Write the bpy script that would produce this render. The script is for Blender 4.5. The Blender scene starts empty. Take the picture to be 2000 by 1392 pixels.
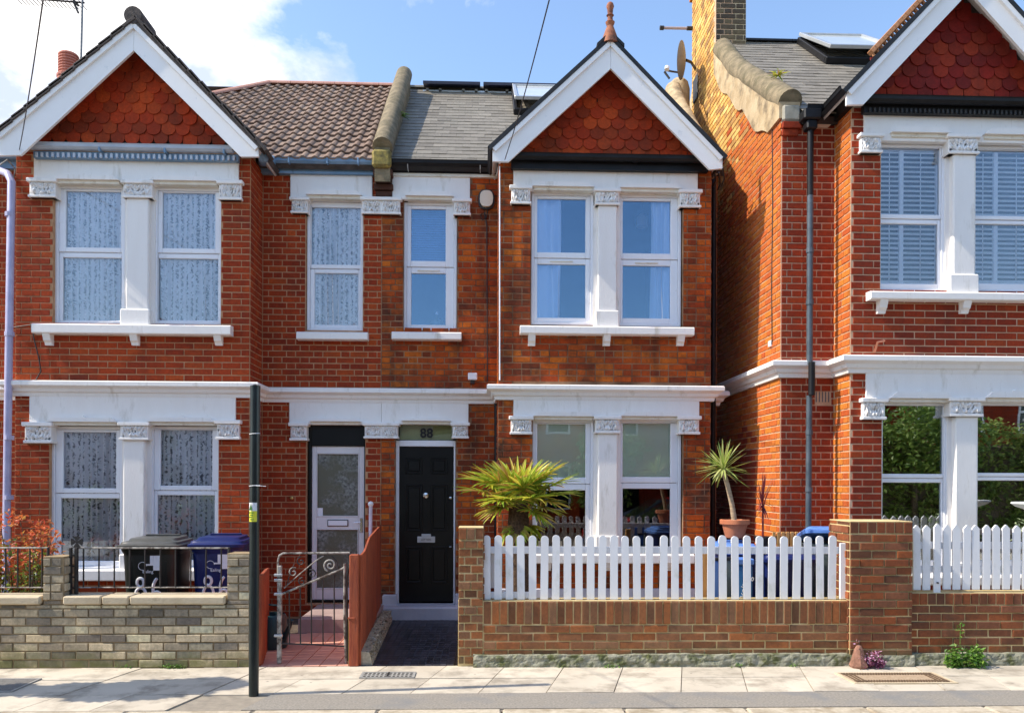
import bpy, math, random
from mathutils import Vector, Matrix, Euler, noise as mnoise
random.seed(7)
R = math.radians
sc = bpy.context.scene
C = sc.collection
# ------------------------------------------------------------------ camera
cam_d = bpy.data.cameras.new('camera'); cam = bpy.data.objects.new('camera', cam_d); C.objects.link(cam)
cam_d.sensor_width = 36; cam_d.lens = 28; cam_d.shift_y = 249/2000
cam_d.clip_start = .05; cam_d.clip_end = 2000
cam.matrix_world = (Matrix.Translation((0, 0, 1.67)) @ Matrix.Rotation(-math.atan(.035), 4, 'Z')
                    @ Matrix.Rotation(math.pi/2, 4, 'X') @ Matrix.Rotation(.004, 4, 'Z'))
sc.camera = cam
# ------------------------------------------------------------------ world, sun, exposure
SUN_EL, SUN_AZ = R(46), R(6.5)           # from the left, a little in front of the facades
w = bpy.data.worlds.new('World'); sc.world = w; w.use_nodes = True
nt = w.node_tree; nt.nodes.clear()
def nd(t, typ, **k):
    n = t.nodes.new(typ)
    for a, b in k.items():
        if a == 'inp':
            for i, v in b.items(): n.inputs[i].default_value = v
        else: setattr(n, a, b)
    return n
sky = nd(nt, 'ShaderNodeTexSky', sky_type='NISHITA', sun_disc=False, sun_elevation=SUN_EL,
         sun_rotation=R(-90)-SUN_AZ, air_density=1.0, dust_density=.6, ozone_density=1.3, altitude=50)
tc = nd(nt, 'ShaderNodeTexCoord')
mp = nd(nt, 'ShaderNodeMapping'); mp.inputs['Scale'].default_value = (1, 1, 1.7); mp.inputs['Location'].default_value = (.35, .2, .1)
n1 = nd(nt, 'ShaderNodeTexNoise', inp={'Scale': 2.3, 'Detail': 9, 'Roughness': .56, 'Distortion': .25})
sx = nd(nt, 'ShaderNodeSeparateXYZ')
bias = nd(nt, 'ShaderNodeMath', operation='MULTIPLY_ADD'); bias.inputs[1].default_value = -.62; bias.inputs[2].default_value = -.455
add = nd(nt, 'ShaderNodeMath', operation='ADD')
rp = nd(nt, 'ShaderNodeValToRGB'); rp.color_ramp.elements[0].position = .46; rp.color_ramp.elements[1].position = .555
n2 = nd(nt, 'ShaderNodeTexNoise', inp={'Scale': 5.0, 'Detail': 8, 'Roughness': .6})
cr = nd(nt, 'ShaderNodeValToRGB')
cr.color_ramp.elements[0].position = .42; cr.color_ramp.elements[0].color = (2.9, 3.3, 4.3, 1)
cr.color_ramp.elements[1].position = .58; cr.color_ramp.elements[1].color = (6.2, 6.0, 5.8, 1)
mx = nd(nt, 'ShaderNodeMixRGB')
bg = nd(nt, 'ShaderNodeBackground'); bg.inputs['Strength'].default_value = .122
wo = nd(nt, 'ShaderNodeOutputWorld')
L = nt.links.new
L(tc.outputs['Generated'], mp.inputs['Vector']); L(mp.outputs[0], n1.inputs['Vector']); L(mp.outputs[0], n2.inputs['Vector'])
L(tc.outputs['Generated'], sx.inputs[0]); dt = nd(nt, 'ShaderNodeVectorMath', operation='DOT_PRODUCT'); dt.inputs[1].default_value = (.72, -.62, 0); L(tc.outputs['Generated'], dt.inputs[0]); L(dt.outputs['Value'], bias.inputs[0]); L(bias.outputs[0], add.inputs[0])
L(n1.outputs['Fac'], add.inputs[1]); L(add.outputs[0], rp.inputs[0]); L(rp.outputs[0], mx.inputs[0])
hs = nd(nt, 'ShaderNodeHueSaturation', inp={'Saturation': 1.02, 'Value': 1.14})
L(sky.outputs[0], hs.inputs['Color']); L(hs.outputs[0], mx.inputs[1]); L(n2.outputs['Fac'], cr.inputs[0]); L(cr.outputs[0], mx.inputs[2])
L(mx.outputs[0], bg.inputs['Color']); L(bg.outputs[0], wo.inputs['Surface'])
sd = bpy.data.lights.new('sun', 'SUN'); sd.energy = 2.9; sd.angle = R(.5); sd.color = (1, .91, .78)
sun = bpy.data.objects.new('sun', sd); C.objects.link(sun)
sdir = Vector((-math.cos(SUN_EL)*math.cos(SUN_AZ), -math.cos(SUN_EL)*math.sin(SUN_AZ), math.sin(SUN_EL)))
sun.rotation_euler = sdir.to_track_quat('Z', 'Y').to_euler(); sun.location = sdir*30
vs = sc.view_settings
vs.view_transform = 'Standard'; vs.look = 'None'; vs.exposure = 1.16; vs.gamma = 1; vs.use_curve_mapping = False
sc.cycles.max_bounces = 8

# ------------------------------------------------------------------ pixel helper (2000 x 1392 photograph -> point on a plane of the place)
MW = cam.matrix_world.copy(); F = 2000*28/36
def ray(px, py):
    d = MW.to_3x3() @ Vector((px-1000, 945-py, -F)); return MW.translation.copy(), d
def P(px, py, Y):
    o, d = ray(px, py); return o + d*((Y-o.y)/d.y)
def PZ(px, py, z=0):
    o, d = ray(px, py); return o + d*((z-o.z)/d.z)
def PX(px, py, X):
    o, d = ray(px, py); return o + d*((X-o.x)/d.x)
def RC(x0, y0, x1, y1, Y):
    ym, xm = (y0+y1)/2, (x0+x1)/2
    return P(x0, ym, Y).x, P(x1, ym, Y).x, P(xm, y1, Y).z, P(xm, y0, Y).z

# ------------------------------------------------------------------ materials
MATS = {}
def newmat(name):
    m = bpy.data.materials.new(name); m.use_nodes = True; t = m.node_tree; t.nodes.clear()
    o = t.nodes.new('ShaderNodeOutputMaterial'); b = t.nodes.new('ShaderNodeBsdfPrincipled')
    t.links.new(b.outputs[0], o.inputs[0]); MATS[name] = m
    return m, t, b, o
def surf(name, c1, c2=None, scale=6, rough=.6, bump=.1, bscale=60, c3=None, s3=1.2, f3=.5, metal=0, spec=.5, thr=(.35, .65), stretch=(1, 1, 1), trans=0, isl=0, spots=None):
    m, t, b, o = newmat(name); l = t.links.new
    g = nd(t, 'ShaderNodeNewGeometry'); mpp = nd(t, 'ShaderNodeMapping'); mpp.inputs['Scale'].default_value = stretch
    l(g.outputs['Position'], mpp.inputs[0])
    n = nd(t, 'ShaderNodeTexNoise', inp={'Scale': scale, 'Detail': 6, 'Roughness': .6}); l(mpp.outputs[0], n.inputs['Vector'])
    r = nd(t, 'ShaderNodeValToRGB'); r.color_ramp.elements[0].position, r.color_ramp.elements[1].position = thr
    r.color_ramp.elements[0].color = (*c1, 1); r.color_ramp.elements[1].color = (*(c2 or c1), 1)
    l(n.outputs['Fac'], r.inputs[0]); col = r.outputs[0]
    if c3:
        n3 = nd(t, 'ShaderNodeTexNoise', inp={'Scale': s3, 'Detail': 7, 'Roughness': .65}); l(mpp.outputs[0], n3.inputs['Vector'])
        r3 = nd(t, 'ShaderNodeValToRGB'); r3.color_ramp.elements[0].position = 1-f3-.08; r3.color_ramp.elements[1].position = 1-f3+.08
        l(n3.outputs['Fac'], r3.inputs[0]); mm = nd(t, 'ShaderNodeMixRGB'); l(r3.outputs[0], mm.inputs[0]); l(col, mm.inputs[1])
        mm.inputs[2].default_value = (*c3, 1); col = mm.outputs[0]
    if spots:
        vv = nd(t, 'ShaderNodeTexVoronoi', inp={'Scale': spots[0], 'Randomness': 1}); l(g.outputs['Position'], vv.inputs['Vector'])
        rv = nd(t, 'ShaderNodeMapRange'); rv.inputs['From Min'].default_value = spots[1]; rv.inputs['From Max'].default_value = spots[1]*.6; rv.inputs['To Max'].default_value = .75; l(vv.outputs['Distance'], rv.inputs[0])
        cv = nd(t, 'ShaderNodeClamp'); l(rv.outputs[0], cv.inputs[0]); mv = nd(t, 'ShaderNodeMixRGB'); l(cv.outputs[0], mv.inputs[0]); l(col, mv.inputs[1]); mv.inputs[2].default_value = (*spots[2], 1); col = mv.outputs[0]
    if isl:
        oi = nd(t, 'ShaderNodeObjectInfo'); a = nd(t, 'ShaderNodeMath', operation='ADD'); fr = nd(t, 'ShaderNodeMath', operation='FRACT')
        l(oi.outputs['Random'], a.inputs[0]); l(g.outputs['Random Per Island'], a.inputs[1]); l(a.outputs[0], fr.inputs[0])
        mr = nd(t, 'ShaderNodeMapRange'); mr.inputs['To Min'].default_value = 1-isl; mr.inputs['To Max'].default_value = 1+isl
        l(fr.outputs[0], mr.inputs[0]); hv = nd(t, 'ShaderNodeHueSaturation'); l(mr.outputs[0], hv.inputs['Value']); l(col, hv.inputs['Color']); col = hv.outputs[0]
    l(col, b.inputs['Base Color'])
    b.inputs['Roughness'].default_value = rough; b.inputs['Metallic'].default_value = metal; b.inputs['Specular IOR Level'].default_value = spec
    if trans: b.inputs['Transmission Weight'].default_value = 0
    if bump:
        nb = nd(t, 'ShaderNodeTexNoise', inp={'Scale': bscale, 'Detail': 5, 'Roughness': .6}); l(mpp.outputs[0], nb.inputs['Vector'])
        bu = nd(t, 'ShaderNodeBump', inp={'Strength': bump, 'Distance': .01}); l(nb.outputs['Fac'], bu.inputs['Height']); l(bu.outputs[0], b.inputs['Normal'])
    return m
def brickmat(name, cols, soot=.3, sootcol=(.05, .025, .015), ss=1.1, bump=.5, spread=1, rough=.85, low=None):
    """each brick its own tone from a list, weathered by large patches"""
    m, t, b, o = newmat(name); l = t.links.new
    g = nd(t, 'ShaderNodeNewGeometry'); oi = nd(t, 'ShaderNodeObjectInfo')
    a = nd(t, 'ShaderNodeMath', operation='ADD'); fr = nd(t, 'ShaderNodeMath', operation='FRACT')
    l(oi.outputs['Random'], a.inputs[0]); l(g.outputs['Random Per Island'], a.inputs[1]); l(a.outputs[0], fr.inputs[0])
    r = nd(t, 'ShaderNodeValToRGB'); r.color_ramp.interpolation = 'LINEAR'
    els = r.color_ramp.elements
    while len(els) < len(cols): els.new(.5)
    for i, c in enumerate(cols): els[i].position = i/(len(cols)-1); els[i].color = (*c, 1)
    l(fr.outputs[0], r.inputs[0])
    n = nd(t, 'ShaderNodeTexNoise', inp={'Scale': 38, 'Detail': 5, 'Roughness': .7}); l(g.outputs['Position'], n.inputs['Vector'])
    mr = nd(t, 'ShaderNodeMapRange'); mr.inputs['From Min'].default_value = .3; mr.inputs['From Max'].default_value = .7
    mr.inputs['To Min'].default_value = .72; mr.inputs['To Max'].default_value = 1.25; l(n.outputs['Fac'], mr.inputs[0])
    hv = nd(t, 'ShaderNodeHueSaturation'); l(mr.outputs[0], hv.inputs['Value']); l(r.outputs[0], hv.inputs['Color'])
    n3 = nd(t, 'ShaderNodeTexNoise', inp={'Scale': ss, 'Detail': 8, 'Roughness': .7}); l(g.outputs['Position'], n3.inputs['Vector'])
    r3 = nd(t, 'ShaderNodeMapRange'); r3.inputs['From Min'].default_value = .45; r3.inputs['From Max'].default_value = .72; r3.inputs['To Max'].default_value = soot*1.6
    l(n3.outputs['Fac'], r3.inputs[0]); cl = nd(t, 'ShaderNodeClamp'); l(r3.outputs[0], cl.inputs[0])
    mm = nd(t, 'ShaderNodeMixRGB'); l(cl.outputs[0], mm.inputs[0]); l(hv.outputs[0], mm.inputs[1]); mm.inputs[2].default_value = (*sootcol, 1)
    ms_ = nd(t, 'ShaderNodeMapping'); ms_.inputs['Scale'].default_value = (7, 7, .7); l(g.outputs['Position'], ms_.inputs[0])
    n5 = nd(t, 'ShaderNodeTexNoise', inp={'Scale': 1, 'Detail': 5, 'Roughness': .6}); l(ms_.outputs[0], n5.inputs['Vector'])
    r5 = nd(t, 'ShaderNodeMapRange'); r5.inputs['From Min'].default_value = .5; r5.inputs['From Max'].default_value = .75; r5.inputs['To Max'].default_value = soot; l(n5.outputs['Fac'], r5.inputs[0]); c5 = nd(t, 'ShaderNodeClamp'); l(r5.outputs[0], c5.inputs[0])
    m5 = nd(t, 'ShaderNodeMixRGB'); l(c5.outputs[0], m5.inputs[0]); l(mm.outputs[0], m5.inputs[1]); m5.inputs[2].default_value = (*sootcol, 1)
    col = m5.outputs[0]
    if low:    # (z, colour): growth and damp stain at the wall's foot
        sp = nd(t, 'ShaderNodeSeparateXYZ'); l(g.outputs['Position'], sp.inputs[0])
        nz = nd(t, 'ShaderNodeTexNoise', inp={'Scale': 5, 'Detail': 6, 'Roughness': .7}); l(g.outputs['Position'], nz.inputs['Vector'])
        ad = nd(t, 'ShaderNodeMath', operation='MULTIPLY_ADD'); ad.inputs[1].default_value = -.5; l(nz.outputs['Fac'], ad.inputs[0]); l(sp.outputs['Z'], ad.inputs[2])
        r4 = nd(t, 'ShaderNodeMapRange'); r4.inputs['From Min'].default_value = low[0]-.25; r4.inputs['From Max'].default_value = low[0]-.42
        r4.inputs['To Max'].default_value = low[2]; l(ad.outputs[0], r4.inputs[0]); c4 = nd(t, 'ShaderNodeClamp'); l(r4.outputs[0], c4.inputs[0])
        m4 = nd(t, 'ShaderNodeMixRGB'); l(c4.outputs[0], m4.inputs[0]); l(col, m4.inputs[1]); m4.inputs[2].default_value = (*low[1], 1); col = m4.outputs[0]
    l(col, b.inputs['Base Color']); b.inputs['Roughness'].default_value = rough; b.inputs['Specular IOR Level'].default_value = .3
    nb = nd(t, 'ShaderNodeTexNoise', inp={'Scale': 90, 'Detail': 6, 'Roughness': .7}); l(g.outputs['Position'], nb.inputs['Vector'])
    bu = nd(t, 'ShaderNodeBump', inp={'Strength': bump, 'Distance': .006}); l(nb.outputs['Fac'], bu.inputs['Height']); l(bu.outputs[0], b.inputs['Normal'])
    return m
def glassmat(name, k=.2, tint=(1, 1, 1), gtint=(.95, .97, 1)):
    m, t, b, o = newmat(name); t.nodes.remove(b); l = t.links.new
    tr = nd(t, 'ShaderNodeBsdfTransparent'); tr.inputs[0].default_value = (*tint, 1)
    gl = nd(t, 'ShaderNodeBsdfGlossy'); gl.inputs['Roughness'].default_value = .0; gl.inputs[0].default_value = (*gtint, 1)
    g = nd(t, 'ShaderNodeNewGeometry'); nb = nd(t, 'ShaderNodeTexNoise', inp={'Scale': 1.6, 'Detail': 1}); l(g.outputs['Position'], nb.inputs['Vector'])
    bu = nd(t, 'ShaderNodeBump', inp={'Strength': .08, 'Distance': .02}); l(nb.outputs['Fac'], bu.inputs['Height']); l(bu.outputs[0], gl.inputs['Normal'])
    fr = nd(t, 'ShaderNodeFresnel'); fr.inputs[0].default_value = 1.5; a = nd(t, 'ShaderNodeMath', operation='ADD', use_clamp=True); a.inputs[1].default_value = k
    l(fr.outputs[0], a.inputs[0]); mxs = nd(t, 'ShaderNodeMixShader'); l(a.outputs[0], mxs.inputs[0]); l(tr.outputs[0], mxs.inputs[1]); l(gl.outputs[0], mxs.inputs[2])
    l(mxs.outputs[0], o.inputs[0]); return m
def lacemat(name, col, hole=.40, scale=42):
    m, t, b, o = newmat(name); l = t.links.new
    g = nd(t, 'ShaderNodeNewGeometry'); mpp = nd(t, 'ShaderNodeMapping'); mpp.inputs['Scale'].default_value = (1, .01, 1); l(g.outputs['Position'], mpp.inputs[0])
    v = nd(t, 'ShaderNodeTexNoise', inp={'Scale': scale, 'Detail': 3, 'Roughness': .7, 'Distortion': 1.5}); l(mpp.outputs[0], v.inputs['Vector'])
    v2 = nd(t, 'ShaderNodeTexWave', inp={'Scale': 3.2, 'Distortion': 9, 'Detail': 3, 'Detail Scale': 3.0}); l(mpp.outputs[0], v2.inputs['Vector'])
    ad = nd(t, 'ShaderNodeMath', operation='MULTIPLY_ADD'); ad.inputs[1].default_value = .10; l(v2.outputs['Fac'], ad.inputs[0]); l(v.outputs['Fac'], ad.inputs[2])
    r = nd(t, 'ShaderNodeValToRGB'); r.color_ramp.elements[0].position = hole; r.color_ramp.elements[1].position = hole+.12
    r.color_ramp.elements[0].color = (.10, .10, .10, 1); r.color_ramp.elements[1].color = (.93, .93, .93, 1)
    
    fw = nd(t, 'ShaderNodeTexWave', inp={'Scale': 5.2, 'Distortion': 2.2, 'Detail': 2, 'Detail Scale': 1.3}); mq = nd(t, 'ShaderNodeMapping'); mq.inputs['Scale'].default_value = (1, .01, .12)
    l(g.outputs['Position'], mq.inputs[0]); l(mq.outputs[0], fw.inputs['Vector']); a2 = nd(t, 'ShaderNodeMath', operation='MULTIPLY_ADD'); a2.inputs[1].default_value = .17; l(fw.outputs['Fac'], a2.inputs[0]); l(ad.outputs[0], a2.inputs[2]); ad = nd(t, 'ShaderNodeMath', operation='SUBTRACT'); ad.inputs[1].default_value = .08; l(a2.outputs[0], ad.inputs[0])
    l(ad.outputs[0], r.inputs[0]); tr = nd(t, 'ShaderNodeBsdfTransparent'); mxs = nd(t, 'ShaderNodeMixShader')
    df = nd(t, 'ShaderNodeBsdfDiffuse'); df.inputs[0].default_value = (*col, 1); tl = nd(t, 'ShaderNodeBsdfTranslucent'); tl.inputs[0].default_value = (*col, 1)
    m0 = nd(t, 'ShaderNodeMixShader'); m0.inputs[0].default_value = .06; l(df.outputs[0], m0.inputs[1]); l(tl.outputs[0], m0.inputs[2])
    l(r.outputs[0], mxs.inputs[0]); l(tr.outputs[0], mxs.inputs[1]); l(m0.outputs[0], mxs.inputs[2]); l(mxs.outputs[0], o.inputs[0]); t.nodes.remove(b)
    return m
def leafmat(name, cols, rough=.45):
    m, t, b, o = newmat(name); l = t.links.new
    g = nd(t, 'ShaderNodeNewGeometry'); oi = nd(t, 'ShaderNodeObjectInfo')
    a = nd(t, 'ShaderNodeMath', operation='ADD'); fr = nd(t, 'ShaderNodeMath', operation='FRACT')
    l(oi.outputs['Random'], a.inputs[0]); l(g.outputs['Random Per Island'], a.inputs[1]); l(a.outputs[0], fr.inputs[0])
    r = nd(t, 'ShaderNodeValToRGB'); els = r.color_ramp.elements
    while len(els) < len(cols): els.new(.5)
    for i, c in enumerate(cols): els[i].position = i/max(1, len(cols)-1); els[i].color = (*c, 1)
    l(fr.outputs[0], r.inputs[0]); l(r.outputs[0], b.inputs['Base Color']); b.inputs['Roughness'].default_value = rough
    tl = nd(t, 'ShaderNodeBsdfTranslucent'); l(r.outputs[0], tl.inputs[0]); mxs = nd(t, 'ShaderNodeMixShader'); mxs.inputs[0].default_value = .35
    l(b.outputs[0], mxs.inputs[1]); l(tl.outputs[0], mxs.inputs[2]); l(mxs.outputs[0], o.inputs[0]); return m

B86 = brickmat('brick_red', [(0.267, 0.028, 0.005), (0.356, 0.042, 0.007), (0.395, 0.051, 0.008), (0.316, 0.034, 0.006), (0.454, 0.071, 0.01)], soot=.42, sootcol=(.10, .02, .010), ss=1.6)
B88 = brickmat('brick_orange', [(0.205, 0.032, 0.005), (0.389, 0.052, 0.006), (0.513, 0.095, 0.008), (0.308, 0.043, 0.006), (0.574, 0.133, 0.01), (0.431, 0.071, 0.007)], soot=.75, sootcol=(.055, .022, .012), ss=1.7)
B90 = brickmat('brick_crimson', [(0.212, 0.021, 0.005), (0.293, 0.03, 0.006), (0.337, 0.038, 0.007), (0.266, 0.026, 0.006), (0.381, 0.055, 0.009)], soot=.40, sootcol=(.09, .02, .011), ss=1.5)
B90LIT = brickmat('brick_sunlit_side', [(0.466, 0.094, 0.018), (0.567, 0.146, 0.024), (0.546, 0.177, 0.021), (0.425, 0.073, 0.014)], soot=.2, sootcol=(.3, .06, .02))  # brighter copy of the crimson brick, sunlight put into its colour
BST = brickmat('brick_stock_yellow', [(0.682, 0.399, 0.108), (0.77, 0.483, 0.144), (0.572, 0.294, 0.072), (0.33, 0.179, 0.072), (0.726, 0.399, 0.09), (0.8, 0.567, 0.198)], soot=.22, sootcol=(.14, .10, .06), ss=3)
BGW = brickmat('brick_grey_stock', [(0.134, 0.115, 0.085), (0.688, 0.56, 0.361), (0.359, 0.293, 0.201), (0.209, 0.174, 0.134), (0.744, 0.667, 0.425), (0.51, 0.414, 0.265), (0.27, 0.227, 0.17), (0.719, 0.574, 0.351)], soot=.35, sootcol=(.07, .07, .065), ss=2.4, low=(.17, (.13, .14, .035), .75))
BFW = brickmat('brick_brown', [(0.17, 0.073, 0.032), (0.299, 0.103, 0.036), (0.25, 0.112, 0.052), (0.359, 0.12, 0.036), (0.21, 0.103, 0.052), (0.299, 0.146, 0.071)], soot=.4, sootcol=(.09, .055, .035), ss=2.6, low=(.20, (.12, .11, .05), .7))
BPR = brickmat('brick_pier', [(0.154, 0.058, 0.028), (0.253, 0.071, 0.026), (0.207, 0.084, 0.042), (0.307, 0.084, 0.025), (0.126, 0.05, 0.025), (0.271, 0.1, 0.049)], soot=.5, sootcol=(.07, .04, .025), ss=2.6, low=(.20, (.12, .11, .05), .7))
TILE = brickmat('clay_tile_red', [(0.335, 0.03, 0.006), (0.447, 0.045, 0.009), (0.522, 0.069, 0.011), (0.248, 0.033, 0.009), (0.422, 0.04, 0.009)], soot=.4, sootcol=(.10, .03, .015), ss=2.5, bump=.3)
TILE2 = brickmat('clay_tile_crimson', [(0.209, 0.013, 0.009), (0.297, 0.02, 0.011), (0.374, 0.044, 0.013), (0.176, 0.015, 0.011), (0.264, 0.018, 0.013)], soot=.3, sootcol=(.10, .02, .015), ss=2.5, bump=.3)
ROMAN = brickmat('concrete_roof_tile', [(0.257, 0.174, 0.128), (0.302, 0.209, 0.157), (0.211, 0.145, 0.107), (0.332, 0.238, 0.178)], soot=.4, sootcol=(.12, .085, .07), ss=1.8, bump=.5)
SLATE = brickmat('slate_roof', [(0.204, 0.18, 0.146), (0.252, 0.225, 0.183), (0.174, 0.153, 0.124), (0.282, 0.252, 0.205)], soot=.35, sootcol=(.16, .15, .12), ss=1.5, bump=.25, rough=.6)
M86 = surf('mortar_pink', (.40, .20, .095), (.54, .31, .17), 9, .95, .3)
M88 = surf('mortar_dark', (.12, .06, .03), (.42, .24, .13), 3, .95, .3)
M90 = surf('mortar_cream', (.52, .32, .19), (.64, .44, .29), 9, .95, .3)
MST = surf('mortar_stock', (.45, .34, .2), (.62, .5, .32), 9, .95, .3)
MGW = surf('mortar_grey_wall', (.24, .17, .09), (.36, .27, .15), 9, .95, .4)
MFW = surf('mortar_yellow', (.55, .42, .19), (.68, .54, .28), 9, .95, .4)
WHITE = surf('white_masonry_paint', (.84, .80, .75), (.88, .845, .80), 3, .65, .25, 40, c3=(.62, .57, .49), s3=3, f3=.36, stretch=(2.2, 2.2, .5))
WHITEC = surf('cream_paint_bounce_tone', (.70, .64, .52), (.80, .76, .66), 6, .7, .15, 50, c3=(.5, .42, .30), s3=7, f3=.36)
CARVE = surf('carved_stone_paint', (.74, .72, .68), (.82, .80, .78), 20, .7, .2, 90, c3=(.36, .29, .22), s3=22, f3=.38)
BARGE = surf('white_board_paint', (.82, .80, .77), (.86, .84, .82), 2, .5, .06, 20, c3=(.58, .6, .62), s3=9, f3=.30)
UPVC = surf('white_plastic', (.80, .80, .82), (.84, .84, .86), 3, .3, 0, c3=(.66, .63, .58), s3=9, f3=.28)
DOORW = surf('grey_white_door_plastic', (.72, .70, .70), (.78, .76, .75), 3, .3, 0)
GLASS = glassmat('window_glass', .035, gtint=(.8, .9, 1))
GLASSU = glassmat('window_glass_upper', .11, (.95, .97, 1), (.5, .74, 1))
GLASSR = glassmat('window_glass_green_mirror', .26, (.8, .85, .82))
GLASSD = glassmat('window_glass_dark', .06, (1, 1, 1))
PATG = surf('patterned_door_glass', (.05, .055, .045), (.30, .31, .28), 26, .22, .5, 70, c3=(.12, .12, .08), s3=3, f3=.5)
NET = lacemat('net_lace', (.93, .93, .95))
NETD = lacemat('net_lace_patterned', (.94, .94, .94), .40, 22)
VOILE = surf('white_voile', (.86, .88, .92), (.9, .92, .95), 3, .9, 0)
BLIND = surf('pale_roller_blind', (.74, .86, .62), (.80, .88, .70), 2, .9, .05)
VENET = surf('blue_grey_blind', (.14, .24, .42), (.2, .3, .5), 3, .6, 0)
SHUT = surf('white_shutter', (.84, .86, .88), (.88, .9, .92), 3, .5, 0)
DARKBL = surf('dark_slat_blind', (.04, .045, .04), (.07, .075, .06), 3, .6, 0)
ROOM = surf('dim_room', (.05, .06, .08), (.09, .10, .13), .8, .9, 0)
BLACKP = surf('black_gloss_paint', (.003, .004, .004), (.006, .007, .007), 3, .3, 0, spec=.3)
BLACKG = surf('black_gutter_plastic', (.004, .004, .005), (.010, .010, .012), 5, .5, .05, spec=.3)
BLUEG = surf('blue_grey_gutter_paint', (.12, .23, .36), (.20, .31, .44), 5, .45, .1, c3=(.07, .12, .19), s3=8, f3=.35)
LILAC = surf('pale_lilac_pipe_paint', (.38, .36, .52), (.48, .46, .62), 7, .45, .05)
STEELB = surf('grey_blue_pipe', (.05, .07, .085), (.09, .11, .13), 7, .4, .05)
STONE = surf('weathered_render', (.13, .105, .06), (.27, .21, .125), 9, .9, .9, 30, c3=(.12, .10, .05), s3=5, f3=.42)
STONEL = surf('cream_render', (.40, .29, .16), (.54, .42, .26), 5, .9, .8, 24, c3=(.20, .15, .09), s3=4, f3=.42)
LICHEN = surf('lichen_stone', (.12, .10, .04), (.38, .29, .07), 14, .9, .6, 30)
TERRA = surf('terracotta', (.42, .13, .055), (.52, .18, .08), 9, .7, .2, 40)
TERRAL = surf('orange_ridge_clay', (.52, .22, .09), (.62, .30, .14), 14, .8, .3, 40)
PINKR = surf('pink_ridge_clay', (.42, .20, .15), (.50, .27, .20), 8, .8, .3, 40, c3=(.30, .25, .07), s3=3, f3=.3)
DKTILE = surf('dark_verge_tile', (.035, .028, .025), (.09, .07, .06), 9, .8, .4, 40)
ALU = surf('pale_metal', (.5, .52, .53), (.6, .62, .63), 9, .35, 0, metal=.6)
CHROME = surf('chrome', (.6, .6, .6), (.7, .7, .7), 9, .15, 0, metal=1)
DISH = surf('grey_dish_paint', (.16, .17, .19), (.2, .21, .23), 4, .5, 0)
SOLAR = surf('solar_cell_blue', (.008, .012, .05), (.012, .018, .07), 3, .12, 0)
IRON = surf('black_iron', (.012, .012, .012), (.03, .025, .022), 30, .5, .2)
IRONW = surf('pale_painted_iron', (.28, .26, .23), (.42, .39, .34), 30, .5, .2, c3=(.06, .04, .03), s3=14, f3=.48)
FENCEP = surf('white_picket_paint', (.80, .80, .80), (.86, .86, .86), 3, .5, .05, 30, c3=(.58, .59, .50), s3=5, f3=.36, stretch=(1, 1, .5))
REDW = surf('rust_red_fence_stain', (.24, .04, .014), (.46, .10, .03), 5, .75, .6, 30, c3=(.16, .035, .02), s3=2.5, f3=.4, stretch=(8, 8, .8), isl=.16)
ORW = surf('orange_timber', (.56, .27, .08), (.66, .35, .12), 5, .7, .2, 30, stretch=(8, 8, .8))
COPE = surf('sandstone_coping', (.52, .42, .27), (.62, .52, .36), 6, .9, .4, 50, c3=(.36, .28, .17), s3=6, f3=.35)
RENDER = surf('mossy_cement_plinth', (.20, .20, .14), (.34, .33, .25), 12, .95, 1.0, 25, c3=(.10, .11, .04), s3=9, f3=.45)
SLAB = surf('concrete_paving_slab', (.50, .44, .345), (.57, .505, .40), 2.2, .9, .25, 120, c3=(.33, .285, .22), s3=3.2, f3=.44, isl=.10, spots=(5.5, .075, (.16, .14, .12)))
GROUT = surf('sandy_joint', (.22, .19, .15), (.3, .26, .2), 12, .95, .3)
TARM = surf('worn_tarmac', (.20, .18, .15), (.31, .28, .235), 55, .95, .5, 160, c3=(.20, .195, .185), s3=2, f3=.4)
ROADM = surf('asphalt_road', (.045, .045, .046), (.075, .073, .07), 45, .95, .5, 150)
KERB = surf('granite_kerb_stone', (.42, .36, .26), (.54, .47, .36), 26, .9, .5, 90, c3=(.30, .24, .16), s3=4, f3=.45, spots=(9, .08, (.2, .17, .13)))
SOIL = surf('garden_soil', (.06, .04, .028), (.11, .08, .055), 14, .95, .8, 30)
CONC = surf('garden_concrete', (.26, .24, .21), (.36, .33, .29), 7, .95, .5, 60)
PINKT = surf('salmon_quarry_tile', (.55, .27, .19), (.62, .33, .24), 4, .7, .1, 60, isl=.08)
MOSA = surf('dark_mosaic_tile', (.02, .02, .03), (.05, .05, .06), 30, .4, .1, 60, isl=.5)
MOSW = surf('mosaic_joint', (.09, .09, .11), (.12, .12, .14), 30, .7, .1)
LAVR = surf('pale_grey_plinth_paint', (.48, .47, .52), (.56, .55, .60), 5, .7, .3, 40)
BINK = surf('black_bin_plastic', (.006, .009, .008), (.012, .016, .014), 9, .42, .1)
BINKL = surf('grey_bin_lid_plastic', (.07, .07, .062), (.10, .10, .09), 9, .35, .1)
BINB = surf('blue_bin_plastic', (.006, .015, .09), (.009, .02, .12), 9, .4, .1)
BINBL = surf('light_blue_lid_plastic', (.10, .22, .58), (.13, .27, .66), 9, .4, .1)
BINBC = surf('sky_blue_bin_plastic', (.03, .16, .42), (.04, .2, .48), 9, .4, .1)
BINGR = surf('grey_green_plastic', (.12, .15, .14), (.16, .19, .18), 9, .4, .1)
PAINTW = surf('white_marking_paint', (.8, .8, .8), (.84, .84, .84), 9, .6, 0)
YELL = surf('yellow_sticker', (.72, .68, .03), (.78, .74, .05), 9, .5, 0)
GREENM = surf('green_print', (.10, .30, .05), (.12, .34, .06), 9, .5, 0)
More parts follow.
